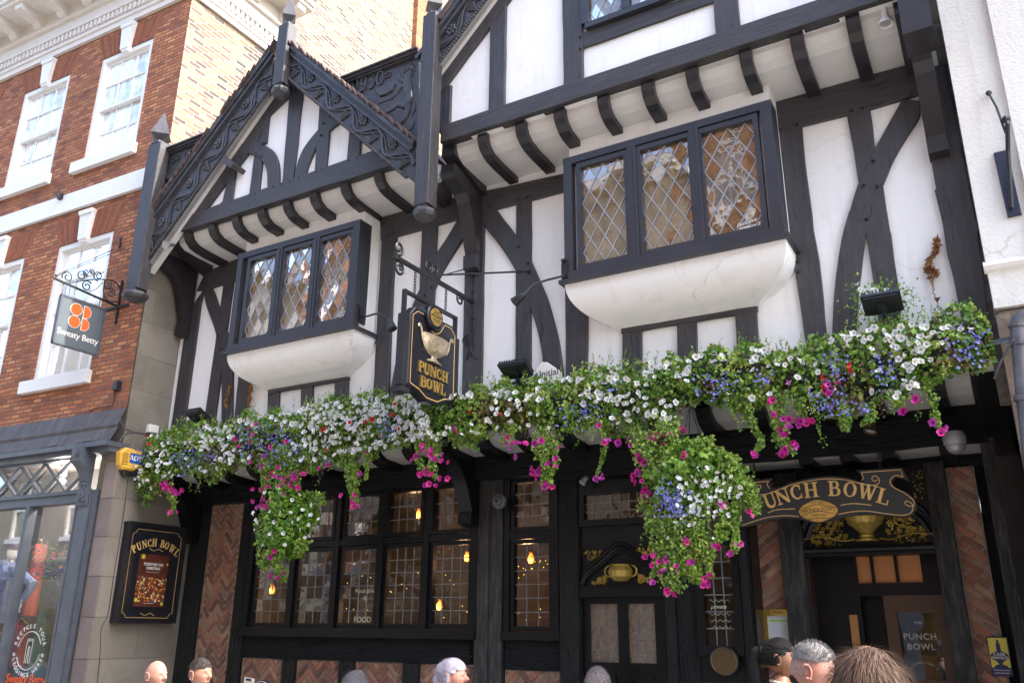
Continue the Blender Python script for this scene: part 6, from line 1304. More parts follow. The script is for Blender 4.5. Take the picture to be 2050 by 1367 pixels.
# ================================================================== lamps, cameras, small boxes
def spot(pos, aim, label, mat, r=.055, L=.1, mount=None, cat='spotlight', group=None):
    t = empty('spotlight', pos, label, cat, group); p = np.array(pos, float); a = np.array(aim, float); a /= np.linalg.norm(a); q = p+a*L
    MB().lathe([(.0, -L), (.022, -L), (.026, -L*.2), (.028, 0)], tuple(p), tuple(a), k=14).build('barrel', mat, t, smooth='auto')
    MB().lathe([(.026, 0), (r*.75, .02), (r, .05), (r*1.02, .058), (r*.93, .056), (.02, .02)], tuple(p), tuple(a), k=18).build('reflector', MT['lead'] if mat is MT['plastic_w'] or mat is MT['zinc'] else mat, t, smooth='auto')
    MB().lathe([(0, .035), (r*.8, .045), (0, .047)], tuple(p), tuple(a), k=14).build('lens', M('lamp_lens', (.4, .4, .38), .15, bump=0), t)
    if mount is not None: MB().tube([tuple(p-a*L*.6), tuple(mount)], .008, 6).build('mount', MT['iron'], t)
def at(P, u, v, d=0): return P.W(*P.loc(u, v, d), d)
spot(at(FP(-.55), 878, 352), (.0, -.15, -1), 'white spotlight hanging under the jetty beside the middle finial post', MT['plastic_w'], .045, .13, mount=at(FP(-.5), 872, 322), group=None)
spot(at(FP(-.8), 338, 490), (.1, -.9, -.35), 'silver spotlight pointing at the street under the lower left bargeboard', MT['zinc'], .055, .09, mount=at(FP(-.6), 352, 485))
spot(at(FP(-.6), 1772, 38), (-.05, .0, -1), 'white reflector spotlight under the jetty at the top right', MT['whitep'], .06, .14, mount=at(FP(-.55), 1774, 12))
spot(at(FP(.3), 402, 972), (-.35, -.3, -1), 'black spotlight under the left end of the flowers', MT['plastic_k'], .055, .11, mount=at(FP(.45), 410, 955))
spot(at(FP(.25), 1745, 852), (-.3, -.2, -1), 'stone coloured conical spotlight on the beam above the entrance board', MT['bronze'], .055, .05, mount=at(FP(.4), 1752, 845))
spot(at(FP(.45), 1172, 958), (-.4, -.4, -.7), 'tiny lamp under the beam above the first door', MT['zinc'], .035, .05, mount=at(FP(.5), 1178, 950))
def armlamp(k, base, arm, head, label, P, dd):
    b0 = at(P, *Q(k, base)[0], dd[0]); t = empty('swan_neck_lamp', b0, label, 'lamp'); g = MB(); g.box(b0[0]-.03, b0[0]+.03, b0[1]-.03, b0[1]+.03, b0[2]-.08, b0[2]+.08); g.box(b0[0]-.022, b0[0]+.022, b0[1]-.05, b0[1]+.02, b0[2]+.085, b0[2]+.11); g.build('control_box', MT['iron'], t)
    pts = [at(P, *Q(k, p)[0], dd[0]+(dd[1]-dd[0])*(i+1)/len(arm)) for i, p in enumerate(arm)]; MB().tube(cat3([b0]+pts), .011, 8).build('arm', MT['iron'], t, smooth='auto')
    e_ = np.array(pts[-1]); h_ = np.array(at(P, *Q(k, head)[0], dd[1])); a = (h_-e_)/np.linalg.norm(h_-e_); MB().lathe([(.012, -.02), (.03, .0), (.038, .05), (.05, .11), (.046, .115), (.0, .10)], tuple(e_), tuple(a), k=14).build('lamp_head', MT['iron'], t, smooth='auto')
def cat3(P3, k=5):
    pts = [np.array(p, float) for p in P3]; pts = [2*pts[0]-pts[1]]+pts+[2*pts[-1]-pts[-2]]; out = []
    for i in range(1, len(pts)-2):
        for j in range(k):
            t = j/k; a, b, c, d = pts[i-1:i+3]; out.append(.5*((2*b)+(-a+c)*t+(2*a-5*b+4*c-d)*t*t+(-a+3*b-3*c+d)*t**3))
    out.append(pts[-2]); return out
armlamp(6, (1310, 715), [(1345, 722), (1400, 708), (1450, 712), (1480, 745)], (1496, 790), 'bent arm lamp reaching from the left bay towards the hanging sign', FP(-.2), (.1, .45))
armlamp(7, (1117, 465), [(1095, 492), (1010, 515), (930, 545), (875, 600)], (845, 625), 'bent arm lamp reaching left from the corner of the right bay', FP(-.35), (.05, .35))
def flood(u, v, label, d=.35, w=.16):
    c = at(P0, u, v, d); t = empty('floodlight', c, label, 'floodlight', 'floodlights standing in the flower boxes'); g = MB(); X = Vector(c)
    m = Matrix.Translation(X) @ Matrix.Rotation(R_(-28), 4, 'X')
    def bx(g, *q):
        s_ = len(g.v); g.box(*q); g.v[s_:] = [tuple(m @ Vector(p)) for p in g.v[s_:]]
    bx(g, -w, w, -.10, .10, -.012, .012); bx(g, -w*.9, w*.9, -.09, .09, -.03, -.012); g.build('lamp_body', MT['plastic_k'], t)
    g = MB(); n = 11
    for i in range(n): xx = -w+.01+(2*w-.02)*i/(n-1); bx(g, xx-.004, xx+.004, -.10, .10, .012, .045)
    g.build('cooling_fins', MT['plastic_k'], t); g = MB(); bx(g, -.03, .03, -.03, .03, -.07, -.03); g.tube([X+Vector((0, 0, -.04)), X+Vector((0, .12, -.16)), X+Vector((0, .3, -.18))], .015, 6); g.build('stand', MT['plastic_k'], t)
flood(395, 833, 'black finned floodlight at the left end of the flower boxes', .3, .12); flood(1032, 740, 'black finned floodlight left of the small cream board', .3, .15); flood(1766, 606, 'black finned floodlight standing highest, among white petunias at the right', .35, .14)
c = at(FP(.42), 998, 1003); t = empty('round_camera', c, 'grey ball camera on the black post between the ground floor windows', 'camera'); MB().lathe([(.075, -.04), (.075, 0), (.062, .012), (.0, .012)], c, (0, -1, 0), k=20).build('base', MT['zinc'], t, smooth='auto'); MB().ball((c[0], c[1]-.02, c[2]), .055, 16, 12).build('housing', MT['zinc'], t, smooth=True); MB().lathe([(.022, 0), (.022, .008), (0, .008)], (c[0]+.018, c[1]-.068, c[2]-.004), (.35, -1, -.05), k=12).build('lens', MT['plastic_k'], t)
c = at(FP(.3), 1912, 888); t = empty('dome_camera', c, 'silver dome camera under the right end of the beam', 'camera'); MB().lathe([(.0, .09), (.07, .09), (.085, .05), (.08, 0), (.075, -.01)], c, k=24).build('housing', MT['lead'], t, smooth='auto'); MB().ball((c[0], c[1], c[2]-.01), .072, 18, 12).build('dome', M('dome_grey', (.28, .28, .3), .2, .3, bump=0), t, smooth=True); MB().tube([(c[0], c[1], c[2]+.08), (c[0]+.03, c[1]+.2, c[2]+.12)], .02, 8).build('mount', MT['zinc'], t)
def sbox(P, u, v, w, h, d, mat, name, label, cat_):
    a, z = P.loc(u, v, d); t = MB().prism(P, [(a-w, z-h), (a+w, z-h), (a+w, z+h), (a-w*.9, z+h)], 0, d, bev=.008).build(name, mat); tag(t, label, cat_); return t
sbox(PX, 309, 858, .07, .05, .07, MT['plastic_w'], 'junction_box', 'small pale grey junction box on the blockwork above the flowers', 'box'); sbox(LP, 229, 771, .04, .06, .07, MT['plastic_k'], 'junction_box', 'small black box on the orange brickwork below the shop sign', 'box')
sbox(LP, 117, 393, .04, .035, .1, MT['plastic_k'], 'sensor', 'tiny black sensor standing on the white string course', 'sensor')
g = MB(); g.tube([LP.W(*LP.loc(*Q('q', p)[0], .01), .01) for p in ((820, 1215), (825, 1290), (810, 1340), (700, 1350), (640, 1375))], .005, 5); tag(g.build('cable', MT['plastic_k']), 'thin black cable trailing from the small black box across the brickwork', 'cable')
g = MB(); g.tube(cat3([PX.W(*PX.loc(u, v, .01), .01) for u, v in ((240, 800), (243, 845), (262, 862), (300, 868))]), .007, 5); g.tube(cat3([PX.W(*PX.loc(u, v, .01), .01) for u, v in ((236, 890), (250, 868), (275, 865), (300, 872))]), .006, 5); tag(g.build('cable', MT['zinc']), 'grey cables running to the pale junction box on the blockwork', 'cable')
def vine(k, pts, label, n=26, leafs=(0, 1), P=P0):
    g = MB(); c = cat(None, [P.loc(*q, .04) for q in Q(k, *pts)], 6); g.tube([P.W(a+.006*math.sin(i*1.7), z, .035) for i, (a, z) in enumerate(c)], .0035, 4)
    for i in range(n):
        j = int(len(c)*(leafs[0]+(leafs[1]-leafs[0])*random.random()))%len(c); p = np.array(P.W(*c[j], .05)); q = RNG.normal(size=(4, 3))*.02; g.add([p+q[0], p+q[1], p+q[2], p+q[3]], [(0, 1, 2), (0, 2, 3)])
    tag(g.build('dried_creeper', MT['rust']), label, 'creeper', 'dried creepers clinging to the white wall')
vine(8, [(1330, 290), (1325, 340), (1290, 400), (1285, 450), (1330, 480)], 'curl of dry orange leaves high on the right white panel', 90); vine(8, [(1270, 480), (1300, 540), (1310, 600), (1335, 670)], 'thin bare stem below the curl of dry leaves on the right panel', 6)
vine(6, [(570, 1110), (565, 1160), (550, 1230)], 'short dry creeper on the leftmost curved brace', 22); vine(6, [(700, 1075), (690, 1150), (680, 1290)], 'dry creeper hanging below the corner of the left bay', 40)
# ================================================================== flowers: seven boxes along the jetty, two hanging baskets
BC_ = 2.0
band = np.array([(262, 915, 965), (300, 872, 985), (350, 848, 955), (400, 846, 955), (450, 852, 935), (500, 832, 925), (560, 826, 930), (620, 808, 930), (680, 800, 912), (740, 790, 905), (800, 788, 890), (860, 800, 882), (930, 785, 880), (1000, 768, 858), (1060, 765, 868), (1130, 758, 862), (1200, 727, 848), (1270, 727, 858), (1340, 722, 842), (1400, 708, 800), (1450, 690, 792), (1500, 697, 805), (1560, 698, 795), (1620, 688, 810), (1680, 672, 825), (1740, 655, 812), (1800, 655, 800), (1850, 642, 768), (1900, 622, 738), (1960, 612, 725), (1985, 650, 700)], float)
YF = -.30; PF = FP(YF)
xb = np.array([PF.loc(u, (a+b)/2)[0] for u, a, b in band]); zt_b = np.array([PF.loc(u, a)[1] for u, a, b in band]); zb_b = np.array([PF.loc(u, b)[1] for u, a, b in band])
def px2(u, v, y=YF): return FP(y).loc(u, v)
# trailing strands: (px polyline, radius m, white?, leafiness)
trails = [([(330, 950), (345, 990), (352, 1010), (343, 1030)], .09), ([(450, 930), (440, 950)], .12), ([(575, 900), (570, 940), (560, 980)], .16), ([(535, 930), (530, 1000)], .06), ([(700, 900), (710, 940), (712, 970), (715, 1010)], .11), ([(690, 905), (700, 960), (712, 1000)], .07), ([(740, 900), (735, 960)], .06),
          ([(865, 870), (870, 910), (860, 950)], .13), ([(840, 880), (845, 930), (880, 960)], .08), ([(1030, 850), (1010, 890)], .10), ([(1085, 860), (1090, 900), (1095, 940), (1100, 975)], .13), ([(1110, 880), (1115, 930), (1100, 960)], .07), ([(1215, 840), (1212, 880), (1208, 920), (1195, 955)], .05), ([(1270, 850), (1285, 900), (1300, 950), (1295, 1000)], .13), ([(1330, 840), (1350, 870), (1340, 900)], .13),
          ([(1500, 800), (1500, 840), (1525, 880), (1518, 905)], .07), ([(1555, 790), (1560, 830), (1565, 870), (1578, 910)], .11), ([(1600, 800), (1610, 835)], .08), ([(1690, 815), (1695, 845), (1690, 862)], .07), ([(1740, 810), (1745, 835), (1730, 850)], .10), ([(1800, 795), (1800, 815)], .07), ([(1850, 760), (1868, 800), (1872, 830), (1880, 858)], .05)]
white = [(600, 860, .9), (310, 400, .75), (400, 500, .8), (500, 600, .5), (860, 1000, .4), (1000, 1160, .45), (1160, 1400, .6), (1400, 1560, .3), (1560, 1700, .35), (1700, 1850, .5), (1850, 1960, .25), (262, 310, .4)]
blue = [(340, 400, 890, 950), (470, 520, 850, 925), (520, 600, 855, 930), (400, 440, 900, 930), (750, 790, 830, 880), (640, 680, 920, 935), (1120, 1220, 800, 860), (1395, 1480, 735, 800), (1210, 1240, 765, 790), (1620, 1700, 755, 860), (1690, 1760, 800, 860), (1900, 1975, 650, 735), (1750, 1800, 700, 780), (1500, 1560, 740, 775), (262, 300, 890, 930), (1640, 1700, 700, 760)]
dry = [(410, 480, 890, 950), (960, 1060, 800, 850), (1400, 1440, 760, 790), (1880, 1940, 690, 735), (1660, 1740, 740, 830), (500, 540, 900, 930)]
leafP = []; # (pos, size, col, normal bias)
GR_ = [(.19, .37, .035), (.13, .29, .03), (.27, .46, .05), (.07, .16, .02), (.34, .48, .08), (.17, .31, .07)]
DRY = [(.22, .13, .06), (.28, .20, .08), (.16, .10, .05), (.20, .20, .07)]
LIME = [(.46, .56, .12), (.42, .52, .10)]
def leafmesh(name, P, Sz, C, parent, outward=(0, -1, .35)):
    n = len(P); P = np.array(P); Sz = np.array(Sz)[:, None]; ow = np.array(outward)
    nr = RNG.normal(size=(n, 3))*.75+ow; nr /= np.linalg.norm(nr, axis=1)[:, None]; t = RNG.normal(size=(n, 3))*.8+np.array([0, -.2, -.5]); t -= nr*(t*nr).sum(1)[:, None]; t /= np.linalg.norm(t, axis=1)[:, None]; b = np.cross(nr, t)
    asp = RNG.uniform(.28, .42, (n, 1)); fold = nr*Sz*.12
    V = np.stack([P-t*Sz*.5, P-t*Sz*.05+b*Sz*asp+fold, P+t*Sz*.5-fold*.8, P-t*Sz*.05-b*Sz*asp+fold, P+t*Sz*.05], 1).reshape(-1, 3)
    idx = np.arange(n)[:, None]*5; T = np.concatenate([idx+np.array([[0, 4, 1]]), idx+np.array([[1, 4, 2]]), idx+np.array([[2, 4, 3]]), idx+np.array([[3, 4, 0]])], 1).reshape(-1, 3)
    return rawmesh(name, V, T, np.repeat(np.array(C), 4, axis=0), MT['leaf'], parent)
def rawmesh(name, V, T, C, mat, parent, kind=None):
    me = bpy.data.meshes.new(name); me.vertices.add(len(V)); me.vertices.foreach_set('co', V.astype(np.float32).ravel()); me.loops.add(T.size); me.loops.foreach_set('vertex_index', T.astype(np.int32).ravel()); me.polygons.add(len(T)); me.polygons.foreach_set('loop_start', np.arange(0, T.size, 3, dtype=np.int32))
    me.update(calc_edges=True); ca = me.color_attributes.new('Col', 'FLOAT_COLOR', 'CORNER'); cc = np.ones((len(T), 4), np.float32); cc[:, :3] = C; ca.data.foreach_set('color', np.repeat(cc, 3, axis=0).ravel()); me.materials.append(mat)
    o = link(me, name, parent)
    if kind: o['kind'] = kind
    return o
def petals(name, P, Sz, C, parent, lobes=5, thr=(.35, .38, .12), outward=(0, -1, .15), deep=.35, jit=.55):
    """open trumpet flowers, five lobed"""
    n = len(P)
    if n == 0: return
    P = np.array(P); Sz = np.array(Sz)[:, None]; nr = RNG.normal(size=(n, 3))*jit+np.array(outward); nr /= np.linalg.norm(nr, axis=1)[:, None]; up = np.array([0, 0, 1.0])+RNG.normal(size=(n, 3))*.3; a = np.cross(nr, up); a /= np.linalg.norm(a, axis=1)[:, None]; b = np.cross(nr, a); k = lobes*2; ph = RNG.uniform(0, 6.28, (n, 1)); V = [P-nr*Sz*deep]
    for ring, (r0, r1, h) in enumerate(((.17, .19, -.12), (.5, .40, .0))):
        for j in range(k):
            an = ph+2*math.pi*j/k; r = (r0 if j % 2 == 0 else r1)*RNG.uniform(.88, 1.1, (n, 1)); V.append(P+(a*np.cos(an)+b*np.sin(an))*r*Sz+nr*Sz*(h+RNG.normal(size=(n, 1))*.03))
    V = np.stack(V, 1); m = V.shape[1]; T = []; cm = []
    for j in range(k): T.append((0, 1+j, 1+(j+1) % k)); cm.append(0)
    for j in range(k): a_, b_ = 1+j, 1+(j+1) % k; T += [(a_, k+a_, k+b_), (a_, k+b_, b_)]; cm += [1, 1]
    T = np.array(T); TT = (np.arange(n)[:, None, None]*m+T[None]).reshape(-1, 3); C = np.array(C); Cf = np.repeat(C[:, None, :], len(T), 1); th_ = np.array(thr); Cf[:, np.array(cm) == 0, :] = Cf[:, np.array(cm) == 0, :]*.3+th_*.7 if thr is not None else Cf[:, np.array(cm) == 0, :]
    return rawmesh(name, V.reshape(-1, 3), TT, Cf.reshape(-1, 3), MT['petal'], parent, kind='stuff')
def inz(z, u, v): return z[0] <= u <= z[1] and z[2] <= v <= z[3]
def topx(p): q = AX.T @ (np.array(p)-CAM); return CX+F*q[0]/q[2], CY+F*q[1]/q[2]
class Plant:
    def __init__(s): s.L = []; s.LS = []; s.LC = []; s.fl = {k: [] for k in ('white', 'magenta', 'lobelia', 'red')}
    def leaf(s, p, sz, c): s.L.append(p); s.LS.append(sz); f = random.uniform(.75, 1.25); s.LC.append(tuple(min(1, x*f) for x in c))
xs0, xs1 = xb[0], xb[-1]; NB = 7; edges = np.linspace(xs0, xs1, NB+1); plants = [Plant() for _ in range(NB)]; baskets = [Plant(), Plant()]
def who(x): return plants[int(min(NB-1, max(0, (x-xs0)/(xs1-xs0)*NB)))]
rnd = random.Random(11)
def lump(x, z, y): return noise.noise(Vector((x*3.2, z*3.2, y*3)))
for i in range(32000):
    x = rnd.uniform(xs0, xs1); zt1 = np.interp(x, xb, zt_b); zb1 = np.interp(x, xb, zb_b)+.16*noise.noise(Vector((x*2.6, 3.3, 0)))+.07*noise.noise(Vector((x*8, 9.3, 0))); zt1 += .07*noise.noise(Vector((x*4.5, 0, 5))); t = rnd.random(); z = zb1-.05+(zt1-zb1+.05)*t
    edge = .09*lump(x*2, z*2, 5); z += edge+rnd.gauss(0, .012)
    depth = .17*(.6+.5*math.sin(math.pi*min(1, max(0, t)))+.5*lump(x, z, 1)); y = YF+.02-depth*rnd.random()**.5+.05
    if lump(x*1.7, z*1.7, 9) > .34 and rnd.random() < .75: continue
    u, v = topx((x, y, z)); c = rnd.choice(GR_); h = lump(x*1.3, z*1.3, 3)
    if any(inz(q, u, v) for q in dry) and rnd.random() < .6: c = rnd.choice(DRY)
    elif h > .22 and rnd.random() < .6: c = rnd.choice(LIME)
    elif rnd.random() < .06: c = rnd.choice(DRY)
    who(x).leaf((x, y, z), rnd.uniform(.022, .060), c)
# wispy sprigs standing above the mass
for i in range(260):
    x = rnd.uniform(xs0, xs1); z = np.interp(x, xb, zt_b)-.02; L = rnd.uniform(.05, .16); dx = rnd.gauss(0, .35); y = YF-rnd.uniform(-.08, .08)
    for k in range(int(L/.010)): s_ = k*.010; who(x).leaf((x+dx*s_+rnd.gauss(0, .006), y+rnd.gauss(0, .008), z+s_), rnd.uniform(.012, .024), rnd.choice(GR_+LIME))
def trail(pl, pts, rad, y0, n, cols=GR_+LIME, sz=(.018, .04)):
    c = cat(None, [px2(u, v, y0) for u, v in pts], 8)
    for i in range(n):
        k = rnd.random(); j = k*(len(c)-1.001); a = np.array(c[int(j)]); b = np.array(c[int(j)+1]); p = a+(b-a)*(j-int(j)); r = rad*(1-.45*k)*rnd.random()**.7*(.75+.6*lump(p[0]*4, p[1]*4, rad)); an = rnd.uniform(0, 6.28)
        pl.leaf((p[0]+r*math.cos(an), y0+r*.6*math.sin(an)-.02, p[1]+r*.5*math.sin(an*1.7)), rnd.uniform(*sz), rnd.choice(cols))
for pts, rad in trails:
    c0 = px2(*pts[0]); pl = who(c0[0]); L = abs(px2(*pts[0])[1]-px2(*pts[-1])[1])+.15; trail(pl, pts, rad, YF-.06, int(9000*L*rad))
for i in range(95):
    x = rnd.uniform(xs0+.1, xs1-.1); zb1 = np.interp(x, xb, zb_b)+.05; L = abs(rnd.gauss(0, .16))+.06; y = YF-rnd.uniform(.02, .16); dx = rnd.gauss(0, .25); c0 = rnd.choice([GR_, GR_, LIME, DRY])
    for k in range(int(L/.006)): s_ = k*.006; who(x).leaf((x+dx*s_+rnd.gauss(0, .014), y+rnd.gauss(0, .012)-.1*s_, zb1-s_), rnd.uniform(.014, .034)*(1-.4*s_/L), rnd.choice(c0))
# tall clump behind the highest floodlight
pl = who(px2(1770, 600)[0])
for i in range(900):
    a = rnd.gauss(1770, 32); b = rnd.gauss(612, 22)
    if abs(a-1766) < 28 and 596 < b < 640 and rnd.random() < .8: continue
    p = px2(a, b, -.12); pl.leaf((p[0], rnd.uniform(-.25, -.08), p[1]), rnd.uniform(.015, .035), rnd.choice(GR_))
# baskets
bk = [((578, 1040), .33, .37, -.30), ((1386, 958), .33, .27, -.42)]
for bi, (cpx, rx, rz, y0) in enumerate(bk):
    c = px2(*cpx, y0); B = baskets[bi]
    for i in range(5200 if bi == 0 else 7000):
        d = np.array([rnd.gauss(0, 1), rnd.gauss(0, 1), rnd.gauss(0, 1)]); d /= np.linalg.norm(d); r = rnd.random()**.2*(1+.62*lump(d[0]*.9+bi, d[2]*.9, d[1]*.9+7)); 
        if lump(d[0]*1.6, d[2]*1.6, 4+bi) > .24 and rnd.random() < .8: continue
        w_ = (1 if d[2] > -.2 or bi else 1)*(1-.25*max(0, -d[2]) if bi == 0 else 1-.2*max(0, -d[2])); B.leaf((c[0]+d[0]*rx*r*w_, y0+d[1]*rx*.72*r, c[1]+d[2]*rz*r), rnd.uniform(.026, .062), rnd.choice(GR_[:3]+([GR_[2], (.12, .28, .05)] if bi == 0 else GR_)))
for pts, rad, bi in [([(545, 1110), (560, 1140), (572, 1162)], .12, 0), ([(610, 1090), (600, 1110)], .12, 0), ([(520, 1040), (528, 1120), (535, 1140)], .10, 0), ([(565, 960), (575, 1000)], .2, 0), ([(570, 900), (585, 950), (575, 1000)], .24, 0), ([(540, 930), (530, 985)], .14, 0), ([(1330, 850), (1345, 900), (1350, 950)], .22, 1), ([(1290, 870), (1305, 930), (1330, 980)], .16, 1), ([(1470, 950), (1490, 990), (1480, 1020)], .15, 1), ([(1440, 900), (1470, 940)], .14, 1), ([(640, 990), (650, 1010)], .1, 0), ([(1380, 1050), (1385, 1100), (1365, 1150)], .24, 1),
                     ([(1320, 1040), (1330, 1100), (1345, 1150), (1350, 1185)], .17, 1), ([(1350, 1050), (1360, 1110), (1340, 1140)], .2, 1), ([(1400, 1060), (1395, 1120), (1390, 1150), (1412, 1168)], .14, 1), ([(1450, 1000), (1450, 1060), (1425, 1100)], .12, 1), ([(1345, 1010), (1350, 1070), (1362, 1110)], .15, 1), ([(1395, 1010), (1400, 1070), (1400, 1110)], .15, 1), ([(1310, 1090), (1318, 1130), (1300, 1165)], .06, 1), ([(1425, 1100), (1420, 1140), (1428, 1155)], .05, 1), ([(1470, 1020), (1475, 1070), (1470, 1108)], .06, 1), ([(1300, 1000), (1310, 1060)], .12, 1), ([(1490, 960), (1510, 1000), (1515, 1030)], .1, 1), ([(1410, 880), (1430, 920)], .1, 1)]:
    trail(baskets[bi], pts, rad, bk[bi][3]-.08, int(5200*rad*.6)+250, cols=GR_+LIME)
# blossoms
def bloom(pl, kind, p, sz): pl.fl[kind].append((p, sz))
FS = YF-.20
for a, b, dn in white:
    n = int((b-a)*dn*1.75*(1 if b <= 960 else .55))
    for i in range(n):
        u = rnd.uniform(a, b); x0 = np.interp(u, band[:, 0], xb); tb = np.interp(u, band[:, 0], band[:, 1]); bb_ = np.interp(u, band[:, 0], band[:, 2]); v = tb+(bb_-tb)*rnd.random()**(1.0 if dn > .55 else 1.1)*.97
        if noise.noise(Vector((u*.012, v*.02, 2))) < -.12 and dn < .85: continue
        if any(inz(q, u, v) for q in blue) and rnd.random() < .8: continue
        y = FS+rnd.uniform(-.03, .09); p = px2(u, v, y); bloom(who(p[0]), 'white', (p[0], y, p[1]), rnd.uniform(.040, .070))
for q in blue:
    ar = (q[1]-q[0])*(q[3]-q[2])
    for i in range(int(ar*(.030 if q[0] < 900 else .012))):
        u = min(q[1]+6, max(q[0]-6, rnd.gauss((q[0]+q[1])/2, (q[1]-q[0])*.3))); v = max(q[2]-6, min(q[3]+2, rnd.gauss((q[2]+q[3])/2, (q[3]-q[2])*.28)))
        if v > np.interp(u, band[:, 0], band[:, 2])+rnd.uniform(0, 22): continue
        y = FS+rnd.uniform(-.04, .06); p = px2(u, v, y); bloom(who(p[0]), 'lobelia', (p[0], y, p[1]), rnd.uniform(.015, .028))
mag = [(330, 975, 14, 8), (350, 985, 10, 6), (343, 1025, 3, 5), (630, 855, 0, 0), (500, 855, 3, 12), (560, 870, 2, 12), (520, 935, 4, 8), (535, 900, 2, 8), (560, 960, 16, 22), (520, 1000, 6, 8), (530, 1010, 4, 6), (585, 955, 5, 10), (555, 1150, 5, 8), (545, 1110, 3, 6), (712, 1010, 4, 6), (700, 998, 3, 8), (725, 955, 2, 8), (735, 905, 1, 4), (905, 860, 2, 4), (845, 950, 7, 9), (875, 965, 5, 8), (880, 925, 6, 10), (855, 905, 6, 12), (830, 915, 4, 8), (1015, 890, 4, 8), (1040, 895, 4, 10), (1070, 945, 9, 9), (1095, 970, 4, 7), (1090, 885, 4, 12), (1105, 930, 4, 6), (1195, 960, 5, 7), (1205, 880, 3, 12), (1245, 890, 4, 8), (1310, 875, 7, 10), (1330, 870, 6, 10), (1365, 862, 2, 4), (1285, 915, 7, 10), (1275, 955, 7, 9), (1293, 985, 8, 8), (1295, 1005, 4, 5), (1310, 930, 3, 12), (1515, 910, 3, 4), (1565, 905, 7, 8), (1590, 895, 3, 5), (1570, 860, 4, 10), (1600, 847, 5, 10), (1545, 800, 4, 6), (1560, 830, 4, 8), (1620, 845, 2, 5), (1660, 770, 6, 8), (1575, 762, 1, 3), (1805, 822, 2, 3), (1832, 800, 2, 4), (1884, 862, 3, 4), (1865, 850, 1, 3), (480, 880, 2, 20), (610, 940, 3, 20)]
for u0, v0, n, s_ in mag:
    for i in range(n): u, v = rnd.gauss(u0, s_), rnd.gauss(v0, s_*.8); y = FS-.03+rnd.uniform(-.04, .03); p = px2(u, v, y); pl = baskets[0] if (500 < u < 650 and v > 945) else who(p[0]); bloom(pl, 'magenta', (p[0], y, p[1]), rnd.uniform(.05, .075))
for u0, v0 in [(1305, 1165), (1350, 1187), (1358, 1135), (1378, 1085), (1425, 1150), (1410, 1168), (1465, 1110), (1475, 1087), (1438, 1088), (1505, 1027), (1448, 1012), (1310, 1110), (1325, 1143), (1368, 915), (1295, 1110), (1385, 1125), (1415, 1165), (1340, 1185), (1312, 1125), (1333, 1120)]:
    for k in range(2): u, v = u0+rnd.gauss(0, 4), v0+rnd.gauss(0, 4); p = px2(u, v, -.66); bloom(baskets[1], 'magenta', (p[0], -.66+rnd.uniform(-.05, .05), p[1]), rnd.uniform(.045, .065))
for i in range(90):
    u, v = rnd.gauss(1408, 32), rnd.gauss(990, 32); p = px2(u, v, -.75); bloom(baskets[1], 'white', (p[0], -.75+rnd.uniform(-.03, .05), p[1]), rnd.uniform(.026, .045))
for i in range(190):
    u, v = rnd.gauss(1345, 16), rnd.gauss(1005, 18); p = px2(u, v, -.75); bloom(baskets[1], 'lobelia', (p[0], -.75+rnd.uniform(-.02, .05), p[1]), rnd.uniform(.014, .026))
for u, v in [(540, 1023), (560, 1024), (540, 1068), (567, 1067), (597, 1038), (582, 1025), (623, 1010), (638, 1038), (606, 1020), (622, 1030), (507, 1025), (515, 1045), (555, 977), (509, 1060), (600, 1060), (585, 1045), (505, 1030), (512, 1040), (530, 985), (600, 990), (570, 1090), (610, 1075), (548, 1045), (585, 1000), (525, 1090), (560, 985), (618, 1050)]:
    p = px2(u, v, -.55); bloom(baskets[0], 'white', (p[0], -.55, p[1]), rnd.uniform(.04, .055))
for u, v in [(1700, 730), (1702, 742), (1650, 758), (1648, 775), (1000, 828), (940, 825), (785, 830), (798, 858), (745, 840), (653, 900), (480, 890), (500, 885), (645, 860), (650, 858), (700, 845), (790, 808), (292, 872), (298, 888), (730, 845), (760, 870), (1240, 880), (1645, 752)]:
    p = px2(u, v, FS-.03); bloom(who(p[0]), 'red', (p[0], FS-.03, p[1]), rnd.uniform(.045, .06))
for i in range(22):
    u, v = rnd.gauss(1775, 34), rnd.gauss(592, 12); p = px2(u, v, -.25); bloom(who(p[0]), 'white', (p[0], -.25, p[1]), rnd.uniform(.04, .06))
FC = {'white': lambda: (.80+rnd.uniform(-.06, .03),)*2+(.80+rnd.uniform(-.04, .04),), 'magenta': lambda: rnd.choice([(.55, .012, .20), (.62, .02, .26), (.48, .01, .24), (.42, .03, .30)]), 'lobelia': lambda: rnd.choice([(.17, .18, .60), (.24, .27, .72), (.13, .12, .48)]), 'red': lambda: rnd.choice([(.60, .015, .012), (.52, .01, .015)])}
TH = {'white': (.45, .5, .2), 'magenta': (.10, .0, .06), 'lobelia': None, 'red': (.10, .01, .01)}
def grow(pl, root):
    leafmesh('foliage', pl.L, pl.LS, pl.LC, root)['kind'] = 'stuff'
    for k, lst in pl.fl.items():
        if lst: petals(k+'_flowers', [p for p, s_ in lst], [s_ for p, s_ in lst], [FC[k]() for _ in lst], root, thr=TH[k] or (.5, .5, .8), deep=.42 if k != 'lobelia' else .1, lobes=5 if k != 'lobelia' else 5)
labs = ['flower box at the far left end, thick with white petunias over blue lobelia', 'flower box of white, blue and magenta blooms below the left bay', 'dense white petunia box just left of the hanging sign', 'green flower box below the hanging sign and bracket, with sparse white blooms', 'flower box under the left half of the right bay, white petunias above magenta trails', 'flower box of mixed lobelia and yellowing leaves right of the right bay centre', 'flower box at the far right end, below the highest floodlight']
